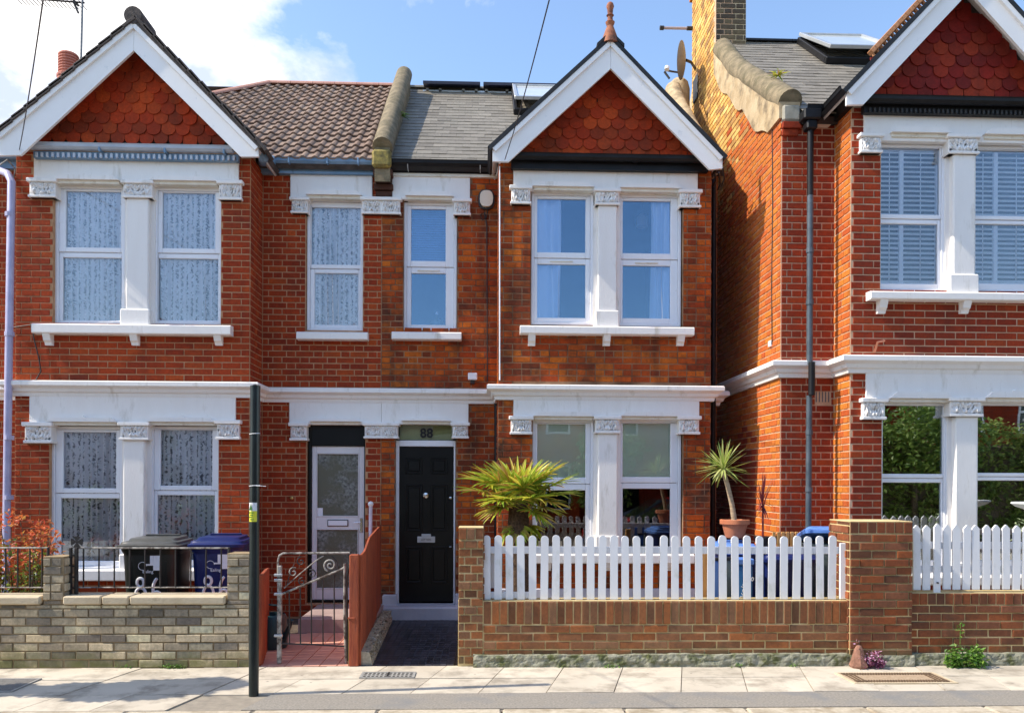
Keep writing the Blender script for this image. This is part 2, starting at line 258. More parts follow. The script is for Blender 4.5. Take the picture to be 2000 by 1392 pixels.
POLE = surf('dark_green_black_pole_paint', (.006, .012, .012), (.012, .022, .022), 9, .3, .05)
DRAB = surf('cream_plastic_box', (.68, .63, .50), (.74, .69, .57), 9, .4, 0)
BARK = surf('brown_bark', (.10, .07, .045), (.20, .14, .09), 20, .9, .9, 40, stretch=(1, 1, .3))
PALMT = surf('fibrous_palm_trunk', (.045, .025, .014), (.15, .09, .05), 40, .95, 1.0, 60)
YTR = surf('pale_ringed_yucca_trunk', (.34, .23, .14), (.50, .38, .25), 40, .9, .9, 50, stretch=(.2, .2, 2))
LPALM = leafmat('palm_frond_green', [(.44, .54, .05), (.26, .42, .04), (.66, .66, .06), (.12, .24, .03), (.70, .66, .08), (.62, .38, .08), (.34, .20, .08)])
LYUC = leafmat('yucca_leaf', [(.50, .56, .12), (.28, .42, .07), (.66, .66, .26), (.18, .30, .06), (.62, .52, .18)])
LRED = leafmat('dark_red_leaf', [(.20, .03, .045), (.32, .05, .06), (.12, .02, .03)])
LSH = leafmat('orange_red_young_leaf', [(.66, .12, .05), (.72, .24, .07), (.55, .08, .04), (.62, .36, .08)])
LSHG = leafmat('yellow_green_leaf', [(.20, .30, .05), (.32, .38, .06), (.10, .18, .03), (.38, .2, .05)])
LGR = leafmat('weed_green_leaf', [(.10, .24, .03), (.18, .34, .05), (.06, .16, .02), (.25, .38, .06)])
LDK = leafmat('tree_leaf', [(.10, .18, .03), (.16, .26, .05), (.22, .31, .06), (.06, .12, .02)])
LSP = leafmat('silver_green_leaf', [(.35, .45, .22), (.48, .55, .32), (.25, .34, .15)])
PLUM = leafmat('plum_flower', [(.25, .04, .14), (.35, .1, .2), (.12, .03, .06)])
CARB = surf('blue_car_paint', (.01, .07, .32), (.012, .08, .35), 2, .12, 0)
CARR = surf('red_car_paint', (.45, .012, .01), (.48, .015, .012), 2, .12, 0)
TYRE = surf('tyre_rubber', (.012, .012, .012), (.02, .02, .02), 20, .8, .2)
CGLASS = surf('car_window', (.01, .012, .014), (.012, .014, .016), 3, .03, 0)
PEBB = brickmat('pebbledash', [(.10, .08, .05), (.45, .40, .30), (.25, .2, .13), (.6, .55, .45)], soot=.2, ss=5)

# ------------------------------------------------------------------ mesh builder
class MB:
    def __init__(s): s.v = []; s.f = []
    def add(s, vs_, fs):
        b = len(s.v); s.v += [tuple(p) for p in vs_]; s.f += [tuple(b+i for i in q) for q in fs]; return s
    def box(s, x0, x1, y0, y1, z0, z1, c=0, M=None):
        if x1 < x0: x0, x1 = x1, x0
        if y1 < y0: y0, y1 = y1, y0
        if z1 < z0: z0, z1 = z1, z0
        c = min(c, (x1-x0)*.45, (y1-y0)*.45, (z1-z0)*.45)
        lo, hi = (x0, y0, z0), (x1, y1, z1)
        if c <= 0:
            vs_ = [(hi[0] if i & 1 else lo[0], hi[1] if i & 2 else lo[1], hi[2] if i & 4 else lo[2]) for i in range(8)]
            fs = [(0, 2, 3, 1), (4, 5, 7, 6), (0, 1, 5, 4), (2, 6, 7, 3), (0, 4, 6, 2), (1, 3, 7, 5)]
        else:
            vs_ = []; idx = {}
            for i in range(8):
                sg = [(1 if i & (1 << a) else -1) for a in range(3)]
                for a in range(3):
                    p = [(hi[k] if sg[k] > 0 else lo[k]) - (0 if k == a else c*sg[k]) for k in range(3)]
                    idx[(i, a)] = len(vs_); vs_.append(tuple(p))
            fs = [(0, 2, 3, 1, 2), (4, 5, 7, 6, 2), (0, 1, 5, 4, 1), (2, 6, 7, 3, 1), (0, 4, 6, 2, 0), (1, 3, 7, 5, 0)]
            out = [tuple(idx[(q[k], q[4])] for k in range(4)) for q in fs]
            for a in range(3):
                o1, o2 = (a+1) % 3, (a+2) % 3
                for s1 in (0, 1):
                    for s2 in (0, 1):
                        i0 = (s1 << o1) | (s2 << o2); i1 = i0 | (1 << a)
                        q = [idx[(i0, o1)], idx[(i1, o1)], idx[(i1, o2)], idx[(i0, o2)]]
                        if (s1 ^ s2): q = q[::-1]
                        out.append(tuple(q[::-1]))
            for i in range(8):
                q = [idx[(i, 0)], idx[(i, 1)], idx[(i, 2)]]
                if bin(i).count('1') % 2 == 0: q = q[::-1]
                out.append(tuple(q))
            fs = out
        if M: vs_ = [tuple(M @ Vector(p)) for p in vs_]
        return s.add(vs_, fs)
    def prism(s, pts, axis, a, b, M=None):
        """pts 2D polygon in the two other axes (x,z for axis y; y,z for axis x; x,y for axis z)"""
        n = len(pts); mk = {'y': lambda p, t: (p[0], t, p[1]), 'x': lambda p, t: (t, p[0], p[1]), 'z': lambda p, t: (p[0], p[1], t)}[axis]
        vs_ = [mk(p, a) for p in pts]+[mk(p, b) for p in pts]
        if M: vs_ = [tuple(M @ Vector(p)) for p in vs_]
        return s.add(vs_, [tuple(range(n)), tuple(range(2*n-1, n-1, -1))]+[(i, i+n, (i+1) % n+n, (i+1) % n) for i in range(n)])
    def tube(s, pts, r, n=8, cap=True, M=None):
        pts = [Vector(p) for p in pts]; rs = r if isinstance(r, (list, tuple)) else [r]*len(pts)
        b = len(s.v); up = None
        for i, p in enumerate(pts):
            d = (pts[min(i+1, len(pts)-1)]-pts[max(i-1, 0)])
            if d.length < 1e-9: d = Vector((0, 0, 1))
            d.normalize()
            if up is None: up = Vector((0, 0, 1)) if abs(d.z) < .9 else Vector((1, 0, 0))
            e = d.cross(up)
            if e.length < 1e-4: e = d.orthogonal()
            e.normalize(); g = e.cross(d).normalized(); up = g
            for k in range(n):
                t = 2*math.pi*k/n; q = p+(e*math.cos(t)+g*math.sin(t))*rs[i]
                if M: q = M @ q
                s.v.append(tuple(q))
        for i in range(len(pts)-1):
            for k in range(n):
                a0 = b+i*n+k; a1 = b+i*n+(k+1) % n; s.f.append((a0, a1, a1+n, a0+n))
        if cap: s.f.append(tuple(b+k for k in range(n))[::-1]); s.f.append(tuple(b+(len(pts)-1)*n+k for k in range(n)))
        return s
    def lathe(s, prof, c, n=16, M=None):
        b = len(s.v)
        for r, z in prof:
            for k in range(n):
                t = 2*math.pi*k/n; q = Vector((c[0]+r*math.cos(t), c[1]+r*math.sin(t), c[2]+z)); s.v.append(tuple(M @ q if M else q))
        for i in range(len(prof)-1):
            for k in range(n):
                a0 = b+i*n+k; a1 = b+i*n+(k+1) % n; s.f.append((a0, a1, a1+n, a0+n))
        s.f.append(tuple(b+k for k in range(n))[::-1]); s.f.append(tuple(b+(len(prof)-1)*n+k for k in range(n)))
        return s
    def sweep(s, prof, path, closed=True):
        """profile (out, z) swept along a plan path, mitred; outward is to the right of travel"""
        b = len(s.v); m = len(prof); n = len(path); pts = [Vector((p[0], p[1])) for p in path]; zz = [p[2] if len(p) > 2 else 0 for p in path]
        for i, p in enumerate(pts):
            d0 = (pts[i]-pts[i-1]).normalized() if i else (pts[1]-pts[0]).normalized()
            d1 = (pts[i+1]-pts[i]).normalized() if i < n-1 else d0
            n0 = Vector((d0.y, -d0.x)); n1_ = Vector((d1.y, -d1.x)); mm = (n0+n1_); mm = mm/(mm.length_squared/2) if mm.length > .01 else n0
            for o_, z in prof: s.v.append((p.x+mm.x*o_, p.y+mm.y*o_, z+zz[i]))
        for i in range(n-1):
            for k in range(m if closed else m-1):
                a0 = b+i*m+k; a1 = b+i*m+(k+1) % m; s.f.append((a0, a0+m, a1+m, a1))
        if closed: s.f.append(tuple(b+k for k in range(m))); s.f.append(tuple(b+(n-1)*m+k for k in range(m))[::-1])
        return s
    def mesh(s, name, mat, org=(0, 0, 0), smooth=False):
        me = bpy.data.meshes.new(name); o = Vector(org)
        me.from_pydata([tuple(Vector(p)-o) for p in s.v], [], s.f); me.materials.append(mat)
        if smooth: me.polygons.foreach_set('use_smooth', [True]*len(me.polygons))
        if len(s.f) < 6000:
            import bmesh
            bm = bmesh.new(); bm.from_mesh(me); bmesh.ops.recalc_face_normals(bm, faces=bm.faces); bm.to_mesh(me); bm.free()
        me.update(); return me
    def build(s, name, mat, parent=None, smooth=False, label=None, kind=None, org=None):
        if org is None:
            xs = [p[0] for p in s.v]; ys = [p[1] for p in s.v]; zs = [p[2] for p in s.v]
            org = ((min(xs)+max(xs))/2, (min(ys)+max(ys))/2, min(zs))
        o = bpy.data.objects.new(name, s.mesh(name, mat, org, smooth)); link(o, parent, org)
        if smooth:
            try:
                md = o.modifiers.new('e', 'EDGE_SPLIT'); md.split_angle = R(38)
            except Exception: pass
        if label: o['label'] = label
        if kind: o['kind'] = kind
        return o
WL = {}
def link(o, parent, loc):
    C.objects.link(o); WL[o.name] = Vector(loc)
    if parent: o.parent = parent; o.location = Vector(loc)-WL[parent.name]
    else: o.location = loc
def tag(o, label=None, cat=None, group=None, kind=None):
    if label: o['label'] = label
    if cat: o['category'] = cat
    if group: o['group'] = group
    if kind: o['kind'] = kind
    return o
def thing(name, label, cat, loc, group=None):
    o = bpy.data.objects.new(name, None); o.empty_display_size = .1; link(o, None, loc); return tag(o, label, cat, group)
def inst(name, me, parent, loc, rot=(0, 0, 0), scl=(1, 1, 1)):
    o = bpy.data.objects.new(name, me); link(o, parent, loc); o.rotation_euler = rot; o.scale = scl; return o
def dup(root, loc, rotz=None, label=None, parent=None):
    r = root.copy(); C.objects.link(r); WL[r.name] = Vector(loc); r.location = loc
    if rotz is not None: r.rotation_euler = (0, 0, rotz)
    if label: r['label'] = label
    for ch in list(root.children):
        c = ch.copy(); C.objects.link(c); c.parent = r
        for g in ch.children: d = g.copy(); C.objects.link(d); d.parent = c
    return r
def textmesh(txt, size, ext=.002, align='CENTER', bold=0):
    cu = bpy.data.curves.new('t', 'FONT'); cu.body = txt; cu.size = size; cu.extrude = ext; cu.align_x = align; cu.resolution_u = 3; cu.offset = bold
    ob = bpy.data.objects.new('t', cu); C.objects.link(ob); dg = bpy.context.evaluated_depsgraph_get()
    me = bpy.data.meshes.new_from_object(ob.evaluated_get(dg)); bpy.data.objects.remove(ob); return me
def text(txt, size, loc, mat, parent, name='lettering', rot=(math.pi/2, 0, 0), bold=0):
    me = textmesh(txt, size, bold=bold); me.materials.clear(); me.materials.append(mat); return inst(name, me, parent, loc, rot)

# ------------------------------------------------------------------ bricks
def brick_mesh(name, mat, seed):
    """unit brick: 1 wide (x), 1 high (z), face towards -y, chamfered, scaled when placed"""
    rnd = random.Random(seed); j = lambda a: rnd.uniform(-a, a)
    cx, cz = .012, .045
    def ring(ix, iz, y, k=0): return [(-.5+ix+j(k), y, -.5+iz+j(k*3)), (.5-ix+j(k), y, -.5+iz+j(k*3)), (.5-ix+j(k), y, .5-iz+j(k*3)), (-.5+ix+j(k), y, .5-iz+j(k*3))]
    vs_ = ring(cx*1.3, cz*1.3, -.007, .004)+ring(cx*.3, cz*.3, -.004, .004)+ring(0, 0, .006)
    fs = [(0, 1, 2, 3)]
    for r0 in (0, 4):
        for k in range(4): a, b = r0+k, r0+(k+1) % 4; fs.append((a, a+4, b+4, b))
    me = bpy.data.meshes.new(name); me.from_pydata(vs_, [], fs); me.materials.append(mat); me.update(); return me, vs_, fs
BM = {}
def bmeshes(mat):
    if mat.name not in BM: BM[mat.name] = [brick_mesh('brick', mat, i) for i in range(5)]
    return BM[mat.name]
class Wall:
    """frame of a vertical wall: origin, along (unit), outward normal"""
    def __init__(s, org, rot): s.o = Vector(org); s.rot = rot; s.M = Matrix.Rotation(rot, 3, 'Z')
    def pt(s, u, z, w=0): return Vector((s.o.x, s.o.y, 0)) + s.M @ Vector((u, -w, 0)) + Vector((0, 0, z))
def free(u0, u1, z, holes, pad=0):
    iv = [(u0, u1)]
    for (a, b, c, d) in holes:
        if c < z < d:
            new = []
            for (p, q) in iv:
                if b <= p or a >= q: new.append((p, q)); continue
                if a > p: new.append((p, a))
                if b < q: new.append((b, q))
            iv = new
    return [(p, q) for p, q in iv if q-p > .02]
def lay(wall, rects, holes, parent, mat, out, course=.0755, ln=.225, bond='s', jt=.012, zoff=0, rnd=random.Random(3), top=None):
    for (u0, u1, z0, z1) in rects:
        k0 = math.floor((z0-zoff)/course)
        k = k0
        while True:
            za = zoff+k*course; zb = za+course
            if za >= z1-.01: break
            lo, hi = max(za, z0), min(zb, z1)
            if hi-lo < .025: k += 1; continue
            zc = (lo+hi)/2
            for (p, q) in free(u0, u1, zc, holes):
                segs = []; 
                if bond == 'f': pat = [ln, ln/2]; off = 0 if k % 2 else ln*.75
                elif bond == 'h': pat = [ln/2]; off = 0 if k % 2 else ln/4
                elif bond == 'g': pat = [ln] if k % 3 else [ln/2]; off = (k % 2)*ln/2
                else: pat = [ln]; off = (k % 2)*ln/2
                tot = sum(pat); c = math.floor((p-off)/tot)*tot+off; i = 0
                while c < q:
                    w_ = pat[i % len(pat)]; a, b = max(c, p), min(c+w_, q)
                    if b-a > .03: segs.append((a, b))
                    elif b-a > 0 and segs and c < p+.05: pass
                    c += w_; i += 1
                for (a, b) in segs:
                    out.append((wall, (a+b)/2, zc, b-a-jt, hi-lo-jt, mat, parent, rnd.random()))
            k += 1
def lay_soldiers(wall, u0, u1, z0, z1, parent, mat, out, w_=.0755, jt=.012, rnd=random.Random(4)):
    n = max(1, round((u1-u0)/w_)); d = (u1-u0)/n
    for i in range(n): out.append((wall, u0+(i+.5)*d, (z0+z1)/2, d-jt, z1-z0-jt, mat, parent, rnd.random()))
def finish_bricks(lst, root, limit=300, stuffname='brickwork', rand=random.Random(5), jit=.002):
    cam_p = Vector((0, 0, 1.67))
    def key(b):
        p = b[0].pt(b[1], b[2]); return -b[3]*b[4]/(p-cam_p).length_squared
    def inview(b):
        p = b[0].pt(b[1], b[2]); d = p-cam_p; x = 946+d.x*F/d.y; y = 945-d.z*F/d.y; return 0 < x < 2000 and 0 < y < 1392
    lst = sorted(lst, key=lambda b: (not inview(b), key(b)))
    for i, (wl, u, z, bw, bh, mat, par, rn) in enumerate(lst[:limit]):
        me = bmeshes(mat)[i % 5][0]; p = wl.pt(u, z, rand.uniform(-jit, jit))
        inst('brick', me, par, p, (0, rand.uniform(-.004, .004), wl.rot), (bw, 1, bh))
    groups = {}
    for b in lst[limit:]: groups.setdefault(b[5].name, []).append(b)
    for mn, gl in groups.items():
        mb = MB()
        for i, (wl, u, z, bw, bh, mat, par, rn) in enumerate(gl):
            _, vs_, fs = bmeshes(mat)[i % 5]; o = wl.pt(u, z, rand.uniform(-jit, jit))
            mb.add([o + wl.M @ Vector((x*bw, y, 0)) + Vector((0, 0, zz*bh)) for x, y, zz in vs_], fs)
        mb.build(stuffname, MATS[mn], root, kind='stuff')
def slab_holes(name, wall, rects, holes, thick, mat, parent):
    """solid wall body in mortar colour with openings, built as butted blocks"""
    mb = MB()
    for (u0, u1, z0, z1) in rects:
        zs = sorted({z0, z1, *[c for h in holes for c in h[2:4] if z0 < c < z1]})
        for a, b in zip(zs, zs[1:]):
            for (p, q) in free(u0, u1, (a+b)/2, holes):
                c = [wall.pt(p, a, 0), wall.pt(q, a, 0), wall.pt(q, a, -thick), wall.pt(p, a, -thick)]
                vs_ = [tuple(x) for x in c]+[(x.x, x.y, b) for x in c]
                mb.add(vs_, [(0, 1, 5, 4), (1, 2, 6, 5), (2, 3, 7, 6), (3, 0, 4, 7), (4, 5, 6, 7), (3, 2, 1, 0)])
    return mb.build(name, mat, parent)

# ================================================================== GROUND
YFW, YB, YM, YRM, YRB = 7.3, 9.55, 10.05, 8.8, 8.4
def structure(name, mb, mat, label=None):
    o = mb.build(name, mat, None, org=(0, 0, 0)); o['kind'] = 'structure'; return o
ground = structure('ground', MB().box(-60, 60, 7.32, 70, -.4, -.02), SOIL)
structure('road', MB().box(-60, 60, .9, 5.62, -.4, -.09), ROADM)
pave = structure('pavement', MB().box(-60, 60, 5.90, 7.32, -.4, -.012), GROUT)
structure('far_pavement', MB().box(-60, 60, -4.0, .9, -.4, 0), SLAB)
structure('far_ground', MB().box(-60, 60, -60, -4.0, -.4, -.02), SOIL)
# kerb stones
x = -9.0; kr = random.Random(2)
while x < 9:
    MB().box(x+.004, x+.906, 5.64, 5.93, -.30, .0+kr.uniform(-.004, .003), .012).build('kerb_stone', KERB, pave); x += .914
# slabs: two rows, cut on a slight skew; joints converge to x=1350 in the photograph
SK = (1350-946)/F*1.0
def skew(x, y): return x+(y-6.38)*SK
rows = [(6.372, 6.86), (6.86, 7.33)]
Xend = P(530, 1356, 6.37).x
sr = random.Random(8); xs0 = P(666, 1355, 6.37).x-.545*16
for ri, (ya, yb) in enumerate(rows):
    for i in range(34):
        a = xs0+i*.545; b = a+.545; g = .004; zt = sr.uniform(-.003, .003)
        pts = [(skew(a+g, ya+g), ya+g), (skew(b-g, ya+g), ya+g), (skew(b-g, yb-g), yb-g), (skew(a+g, yb-g), yb-g)]
        MB().prism(pts, 'z', -.05, zt).build('paving_slab', SLAB, pave)
# light slabs continue to the kerb left of the pole, tarmac patch right of it
for i in range(-6, 14):
    a = xs0+i*.545; b = a+.545
    if a > Xend-.03: break
    bb = min(b, Xend); g = .004
    MB().prism([(skew(a+g, 5.93), 5.934), (skew(bb-g, 5.93), 5.934), (skew(bb-g, 6.368), 6.368), (skew(a+g, 6.368), 6.368)], 'z', -.05, sr.uniform(-.003, .002)).build('paving_slab', SLAB, pave)
MB().prism([(skew(Xend+.01, 5.934), 5.934), (30, 5.934), (30, 6.368), (skew(Xend+.01, 6.368), 6.368)], 'z', -.05, .001).build('tarmac_strip', TARM, pave)

# service covers set in the pavement
def cover(px, label, mat, nx=14, frame=COPE):
    pts = [PZ(*p, .004) for p in px]; x0, x1 = sum(p.x for p in (pts[0], pts[3]))/2, sum(p.x for p in (pts[1], pts[2]))/2
    y0, y1 = (pts[0].y+pts[1].y)/2, (pts[2].y+pts[3].y)/2
    if y0 > y1: y0, y1 = y1, y0
    t = thing('inspection_cover', label, 'cover', ((x0+x1)/2, (y0+y1)/2, 0)); q = MB()
    q.box(x0, x1, y0, y1, -.03, .008, .002).build('cover_plate', mat, t)
    fr = MB(); e = .02
    fr.box(x0-e, x1+e, y0-e, y0, -.03, .010).box(x0-e, x1+e, y1, y1+e, -.03, .010).box(x0-e, x0, y0, y1, -.03, .010).box(x1, x1+e, y0, y1, -.03, .010).build('cover_frame', frame, t)
    return t, x0, x1, y0, y1
RUSTY = surf('rusty_iron_cover', (.34, .24, .15), (.44, .33, .22), 40, .8, .4)
GREYC = surf('grey_iron_cover', (.26, .25, .23), (.34, .33, .3), 40, .7, .4)
t, x0, x1, y0, y1 = cover([(1655, 1333), (1848, 1333), (1838, 1314), (1650, 1314)], 'long rusty service cover with a ladder pattern edge in the pavement below the climbing weed', RUSTY)
rb = MB(); n = 34
for i in range(n):
    xa = x0+.02+(x1-x0-.04)*i/n
    for (ya, yb) in ((y0+.015, y0+.075), (y1-.075, y1-.015)): rb.box(xa, xa+.011, ya, yb, .006, .014)
for k in range(3):
    for (xa) in (x0+.03+k*.035, x1-.05-k*.035): rb.box(xa, xa+.012, y0+.02, y1-.02, .006, .015)
rb.build('ribbing', surf('dark_rust', (.08, .05, .03), (.14, .09, .05), 40, .8, .3), t, kind='stuff')
t, x0, x1, y0, y1 = cover([(703, 1323), (803, 1321), (810, 1313), (715, 1313)], 'small grey iron cover in the pavement in front of the dark tiled path', GREYC, frame=GREYC)
rb = MB()
for i in range(12):
    for j in range(3): rb.box(x0+.01+(x1-x0)*i/12, x0+.03+(x1-x0)*i/12, y0+.01+(y1-y0)*j/3, y0+.03+(y1-y0)*j/3, .006, .011)
rb.box((x0+x1)/2-.006, (x0+x1)/2+.006, y0, y1, .006, .012); rb.build('ribbing', IRON, t, kind='stuff')
t, x0, x1, y0, y1 = cover([(-60, 1350), (30, 1349), (66, 1326), (-40, 1326)], 'grey grating cover at the left end of the pavement', GREYC, frame=GREYC)
rb = MB()
for i in range(26): rb.box(x0+(x1-x0)*i/26, x0+.012+(x1-x0)*i/26, y0+.01, y1-.01, .006, .011)
rb.build('ribbing', surf('worn_grating', (.16, .15, .14), (.22, .21, .19), 40, .8, .3), t, kind='stuff')

# ================================================================== HOUSE PIECES
def ring(o, i, y0, y1, c=.004):
    mb = MB(); X0, X1, Z0, Z1 = o; x0, x1, z0, z1 = i
    mb.box(X0, x0, y0, y1, Z0, Z1, c); mb.box(x1, X1, y0, y1, Z0, Z1, c)
    e = .0008
    mb.box(x0, x1, y0+e, y1-e, Z0, z0, c); mb.box(x0, x1, y0+e, y1-e, z1, Z1, c); return mb
def shrink(r, a, b=None): b = a if b is None else b; return (r[0]+a, r[1]-a, r[2]+b, r[3]-b)
def window(h, Y, O, panes, mat=UPVC, glass=None, sash=True, rec=.05, vent=False):
    o = RC(*O, Y); ps = [RC(*p, Y) for p in panes]; glass = glass or GLASS
    inner = shrink(o, .035)
    f = ring(o, inner, Y+rec, Y+rec+.10).build('window', mat, h)
    ps = sorted(ps, key=lambda p: -p[2])
    zs = [inner[3]]+[(a[2]+b[3])/2 for a, b in zip(ps, ps[1:])]+[inner[2]]
    for k, p in enumerate(ps):
        so = (inner[0]+.001, inner[1]-.001, zs[k+1]+.002, zs[k]-.002)
        yy = Y+rec+(.012 if k == 0 else .022)
        ring(so, p, yy, yy+.05, .006).build('sash', mat, f)
        if vent and k == 1: MB().box((p[0]+p[1])/2-.14, (p[0]+p[1])/2+.14, yy-.012, yy+.005, p[3]+.025, p[3]+.04, .003).build('trickle_vent', WHITEC, f)
        MB().box(p[0]-.005, p[1]+.005, yy+.022, yy+.028, p[2]-.005, p[3]+.005).build('pane', glass, f)
    return f, o
def hood(h, Y, x0, x1, yb, hgt=13):
    """moulded eyebrow over an opening with a little peak"""
    a = RC(x0-4, yb-hgt, x1+4, yb, Y); k = (x1-x0)/100*.0+.055
    f = MB().prism([(a[0]-.02, a[2]+.028), (a[1]+.02, a[2]+.028), (a[1]-k, a[3]), (a[0]+k, a[3])], 'y', Y-.085, Y+.02).build('hood_moulding', WHITE, h)
    MB().box(a[0], a[1], Y-.05, Y+.06, a[2]-.012, a[2]+.028, .004).build('hood_soffit', WHITEC, f)  # cream tone stands in for bounce light under the hood
    xm = (a[0]+a[1])/2
    MB().prism([(xm-.05, a[3]-.004), (xm+.05, a[3]-.004), (xm+.008, a[3]+.022), (xm-.008, a[3]+.022)], 'y', Y-.075, Y).build('hood_peak', WHITE, f)
def carving(h, o, Y, seed=0, nx=26, nz=12, depth=.03):
    X0, X1, Z0, Z1 = o; mb = MB(); vs_ = []
    for j in range(nz+1):
        for i in range(nx+1):
            u, v = i/nx, j/nz; e = min(u, 1-u, v, 1-v); 
            t = abs(2*u-1); s_ = math.sin(v*7+math.sin(t*9+seed)*2.2)*math.cos(t*11-v*4+seed)
            hgt = (.35+.65*s_)*depth+mnoise.noise(Vector((X0+u*(X1-X0), v*.4, seed))*30)*.006
            hgt *= min(1, e*9)
            vs_.append((X0+u*(X1-X0), Y-max(0, hgt), Z0+v*(Z1-Z0)))
    fs = [(j*(nx+1)+i, j*(nx+1)+i+1, (j+1)*(nx+1)+i+1, (j+1)*(nx+1)+i) for j in range(nz) for i in range(nx)]
    mb.add(vs_, fs); return mb.build('carved_leaves', CARVE, h)
def capital(h, Y, x0, y0, x1, y1, seed=0, flare=1, proud=.07):
    """stone block with a slab on top and a carved panel"""
    o = RC(x0, y0, x1, y1, Y-proud); H = o[3]-o[2]; ov = .012
    c = MB().box(o[0]+ov, o[1]-ov, Y-proud+.012, Y+.1, o[2], o[3]-H*.16, .006).box(o[0]-ov, o[1]+ov, Y-proud-.02, Y+.1, o[3]-H*.2, o[3], .006).box(o[0], o[1], Y-proud-.005, Y+.1, o[2], o[2]+H*.14, .005)
    b = c.build('capital', WHITE, h)
    n = 2 if (o[1]-o[0]) > .38 else 1; wd = (o[1]-o[0]-2*ov)/n
    for k in range(n): carving(b, (o[0]+ov+.01+k*wd, o[0]+ov-.01+(k+1)*wd, o[2]+H*.16, o[3]-H*.2), Y-proud+.012, seed+k)
    return o
def pillar(h, Y, x0, x1, y0, y1, bx0, bx1, by0):
    a = RC(x0, y0, x1, y1, Y-.04); b = RC(bx0, by0, bx1, y1, Y-.06)
    t = MB().box(a[0], a[1], Y-.04, Y+.2, a[2], a[3], .012).build('window_pillar', WHITE, h)
    MB().box(b[0], b[1], Y-.065, Y+.19, b[2]-.01, b[3], .012).build('pillar_base', WHITE, t)
    MB().box(a[0]-.045, a[1]+.045, Y+.03, Y+.16, a[2], a[3]).build('pillar_backing', WHITE, t)
def sill(h, Y, x0, y0, x1, y1, brackets=(), by=22):
    o = RC(x0, y0, x1, y1, Y-.12)
    s = MB().prism([(Y-.13, o[2]+.01), (Y-.13, o[3]-.015), (Y-.11, o[3]), (Y+.09, o[3]+.012), (Y+.09, o[2]), (Y-.12, o[2])], 'x', o[0], o[1]).build('window_sill', WHITE, h)
    for bx in brackets:
        p = P(bx, y1, Y-.1); zb = P(bx, y1+by, Y-.05).z; z1 = o[2]
        m = MB().prism([(Y-.115, z1), (Y+.02, z1), (Y+.02, zb), (Y-.045, zb), (Y-.055, zb+.03), (Y-.085, (zb+z1)/2-.01), (Y-.09, (zb+z1)/2+.01)], 'x', p.x-.042, p.x+.042)
        m.build('sill_bracket', WHITE, s)
    return s
def frieze(h, Y, x0, y0, x1, y1, name='frieze'):
    o = RC(x0, y0, x1, y1, Y-.03); return MB().box(o[0], o[1], Y-.03, Y+.04, o[2], o[3], .004).build(name, WHITE, h)
def tbox(h, name, mat, Y, x0, y0, x1, y1, proud=.03, deep=.03, c=.004):
    o = RC(x0, y0, x1, y1, Y-proud); return MB().box(o[0], o[1], Y-proud, Y+deep, o[2], o[3], c).build(name, mat, h)
def net(label, X0, X1, Z0, Z1, Y, mat=NET, amp=.018, fq=70, seed=0, gather=0, cat='net curtain', name='net_curtain', group=None):
    mb = MB(); nx = max(16, int((X1-X0)*120)); nz = 8; vs_ = []
    for j in range(nz+1):
        for i in range(nx+1):
            u = i/nx; x = X0+u*(X1-X0); v = j/nz
            a = amp*(1+.5*math.sin(u*7+seed))*(1.2-.4*v)
            vs_.append((x+.01*math.sin(v*4+u*9+seed), Y+a*math.sin(x*fq+2*math.sin(x*9+seed)+v*.6), Z0+v*(Z1-Z0)))
    mb.add(vs_, [(j*(nx+1)+i, j*(nx+1)+i+1, (j+1)*(nx+1)+i+1, (j+1)*(nx+1)+i) for j in range(nz) for i in range(nx)])
    o = mb.build(name, mat, None, smooth=True); tag(o, label, cat, group); return o
def cornice_prof(zb, zt):
    H = zt-zb
    return [(-.02, zb), (.035, zb), (.045, zb+H*.22), (.07, zb+H*.3), (.085, zb+H*.5), (.115, zb+H*.6), (.135, zb+H*.68), (.135, zt-.012), (.12, zt), (-.02, zt+.015)]
def gutter_prof(r, z, out): return [(out-r, z), (out-r*.92, z-r*.5), (out-r*.5, z-r*.92), (out, z-r*1.0), (out+r*.5, z-r*.92), (out+r*.92, z-r*.5), (out+r, z), (out+r+.008, z+.012), (out+r-.006, z+.012), (out+r*.75, z-r*.35), (out, z-r*.75), (out-r*.75, z-r*.35)]
def fish_mesh(name, w_, h_, mat, th=.012):
    n = 8; pts = [(-w_/2, h_), (w_/2, h_), (w_/2, w_*.42)]
    pts = [(-w_/2, h_), (-w_/2, w_*.46)]+[(-w_/2*math.cos(math.pi*k/n), w_*.46-w_*.46*math.sin(math.pi*k/n)) for k in range(1, n)]+[(w_/2, w_*.46), (w_/2, h_)]
    mb = MB().prism(pts, 'y', -th, 0); me = mb.mesh(name, mat); return me
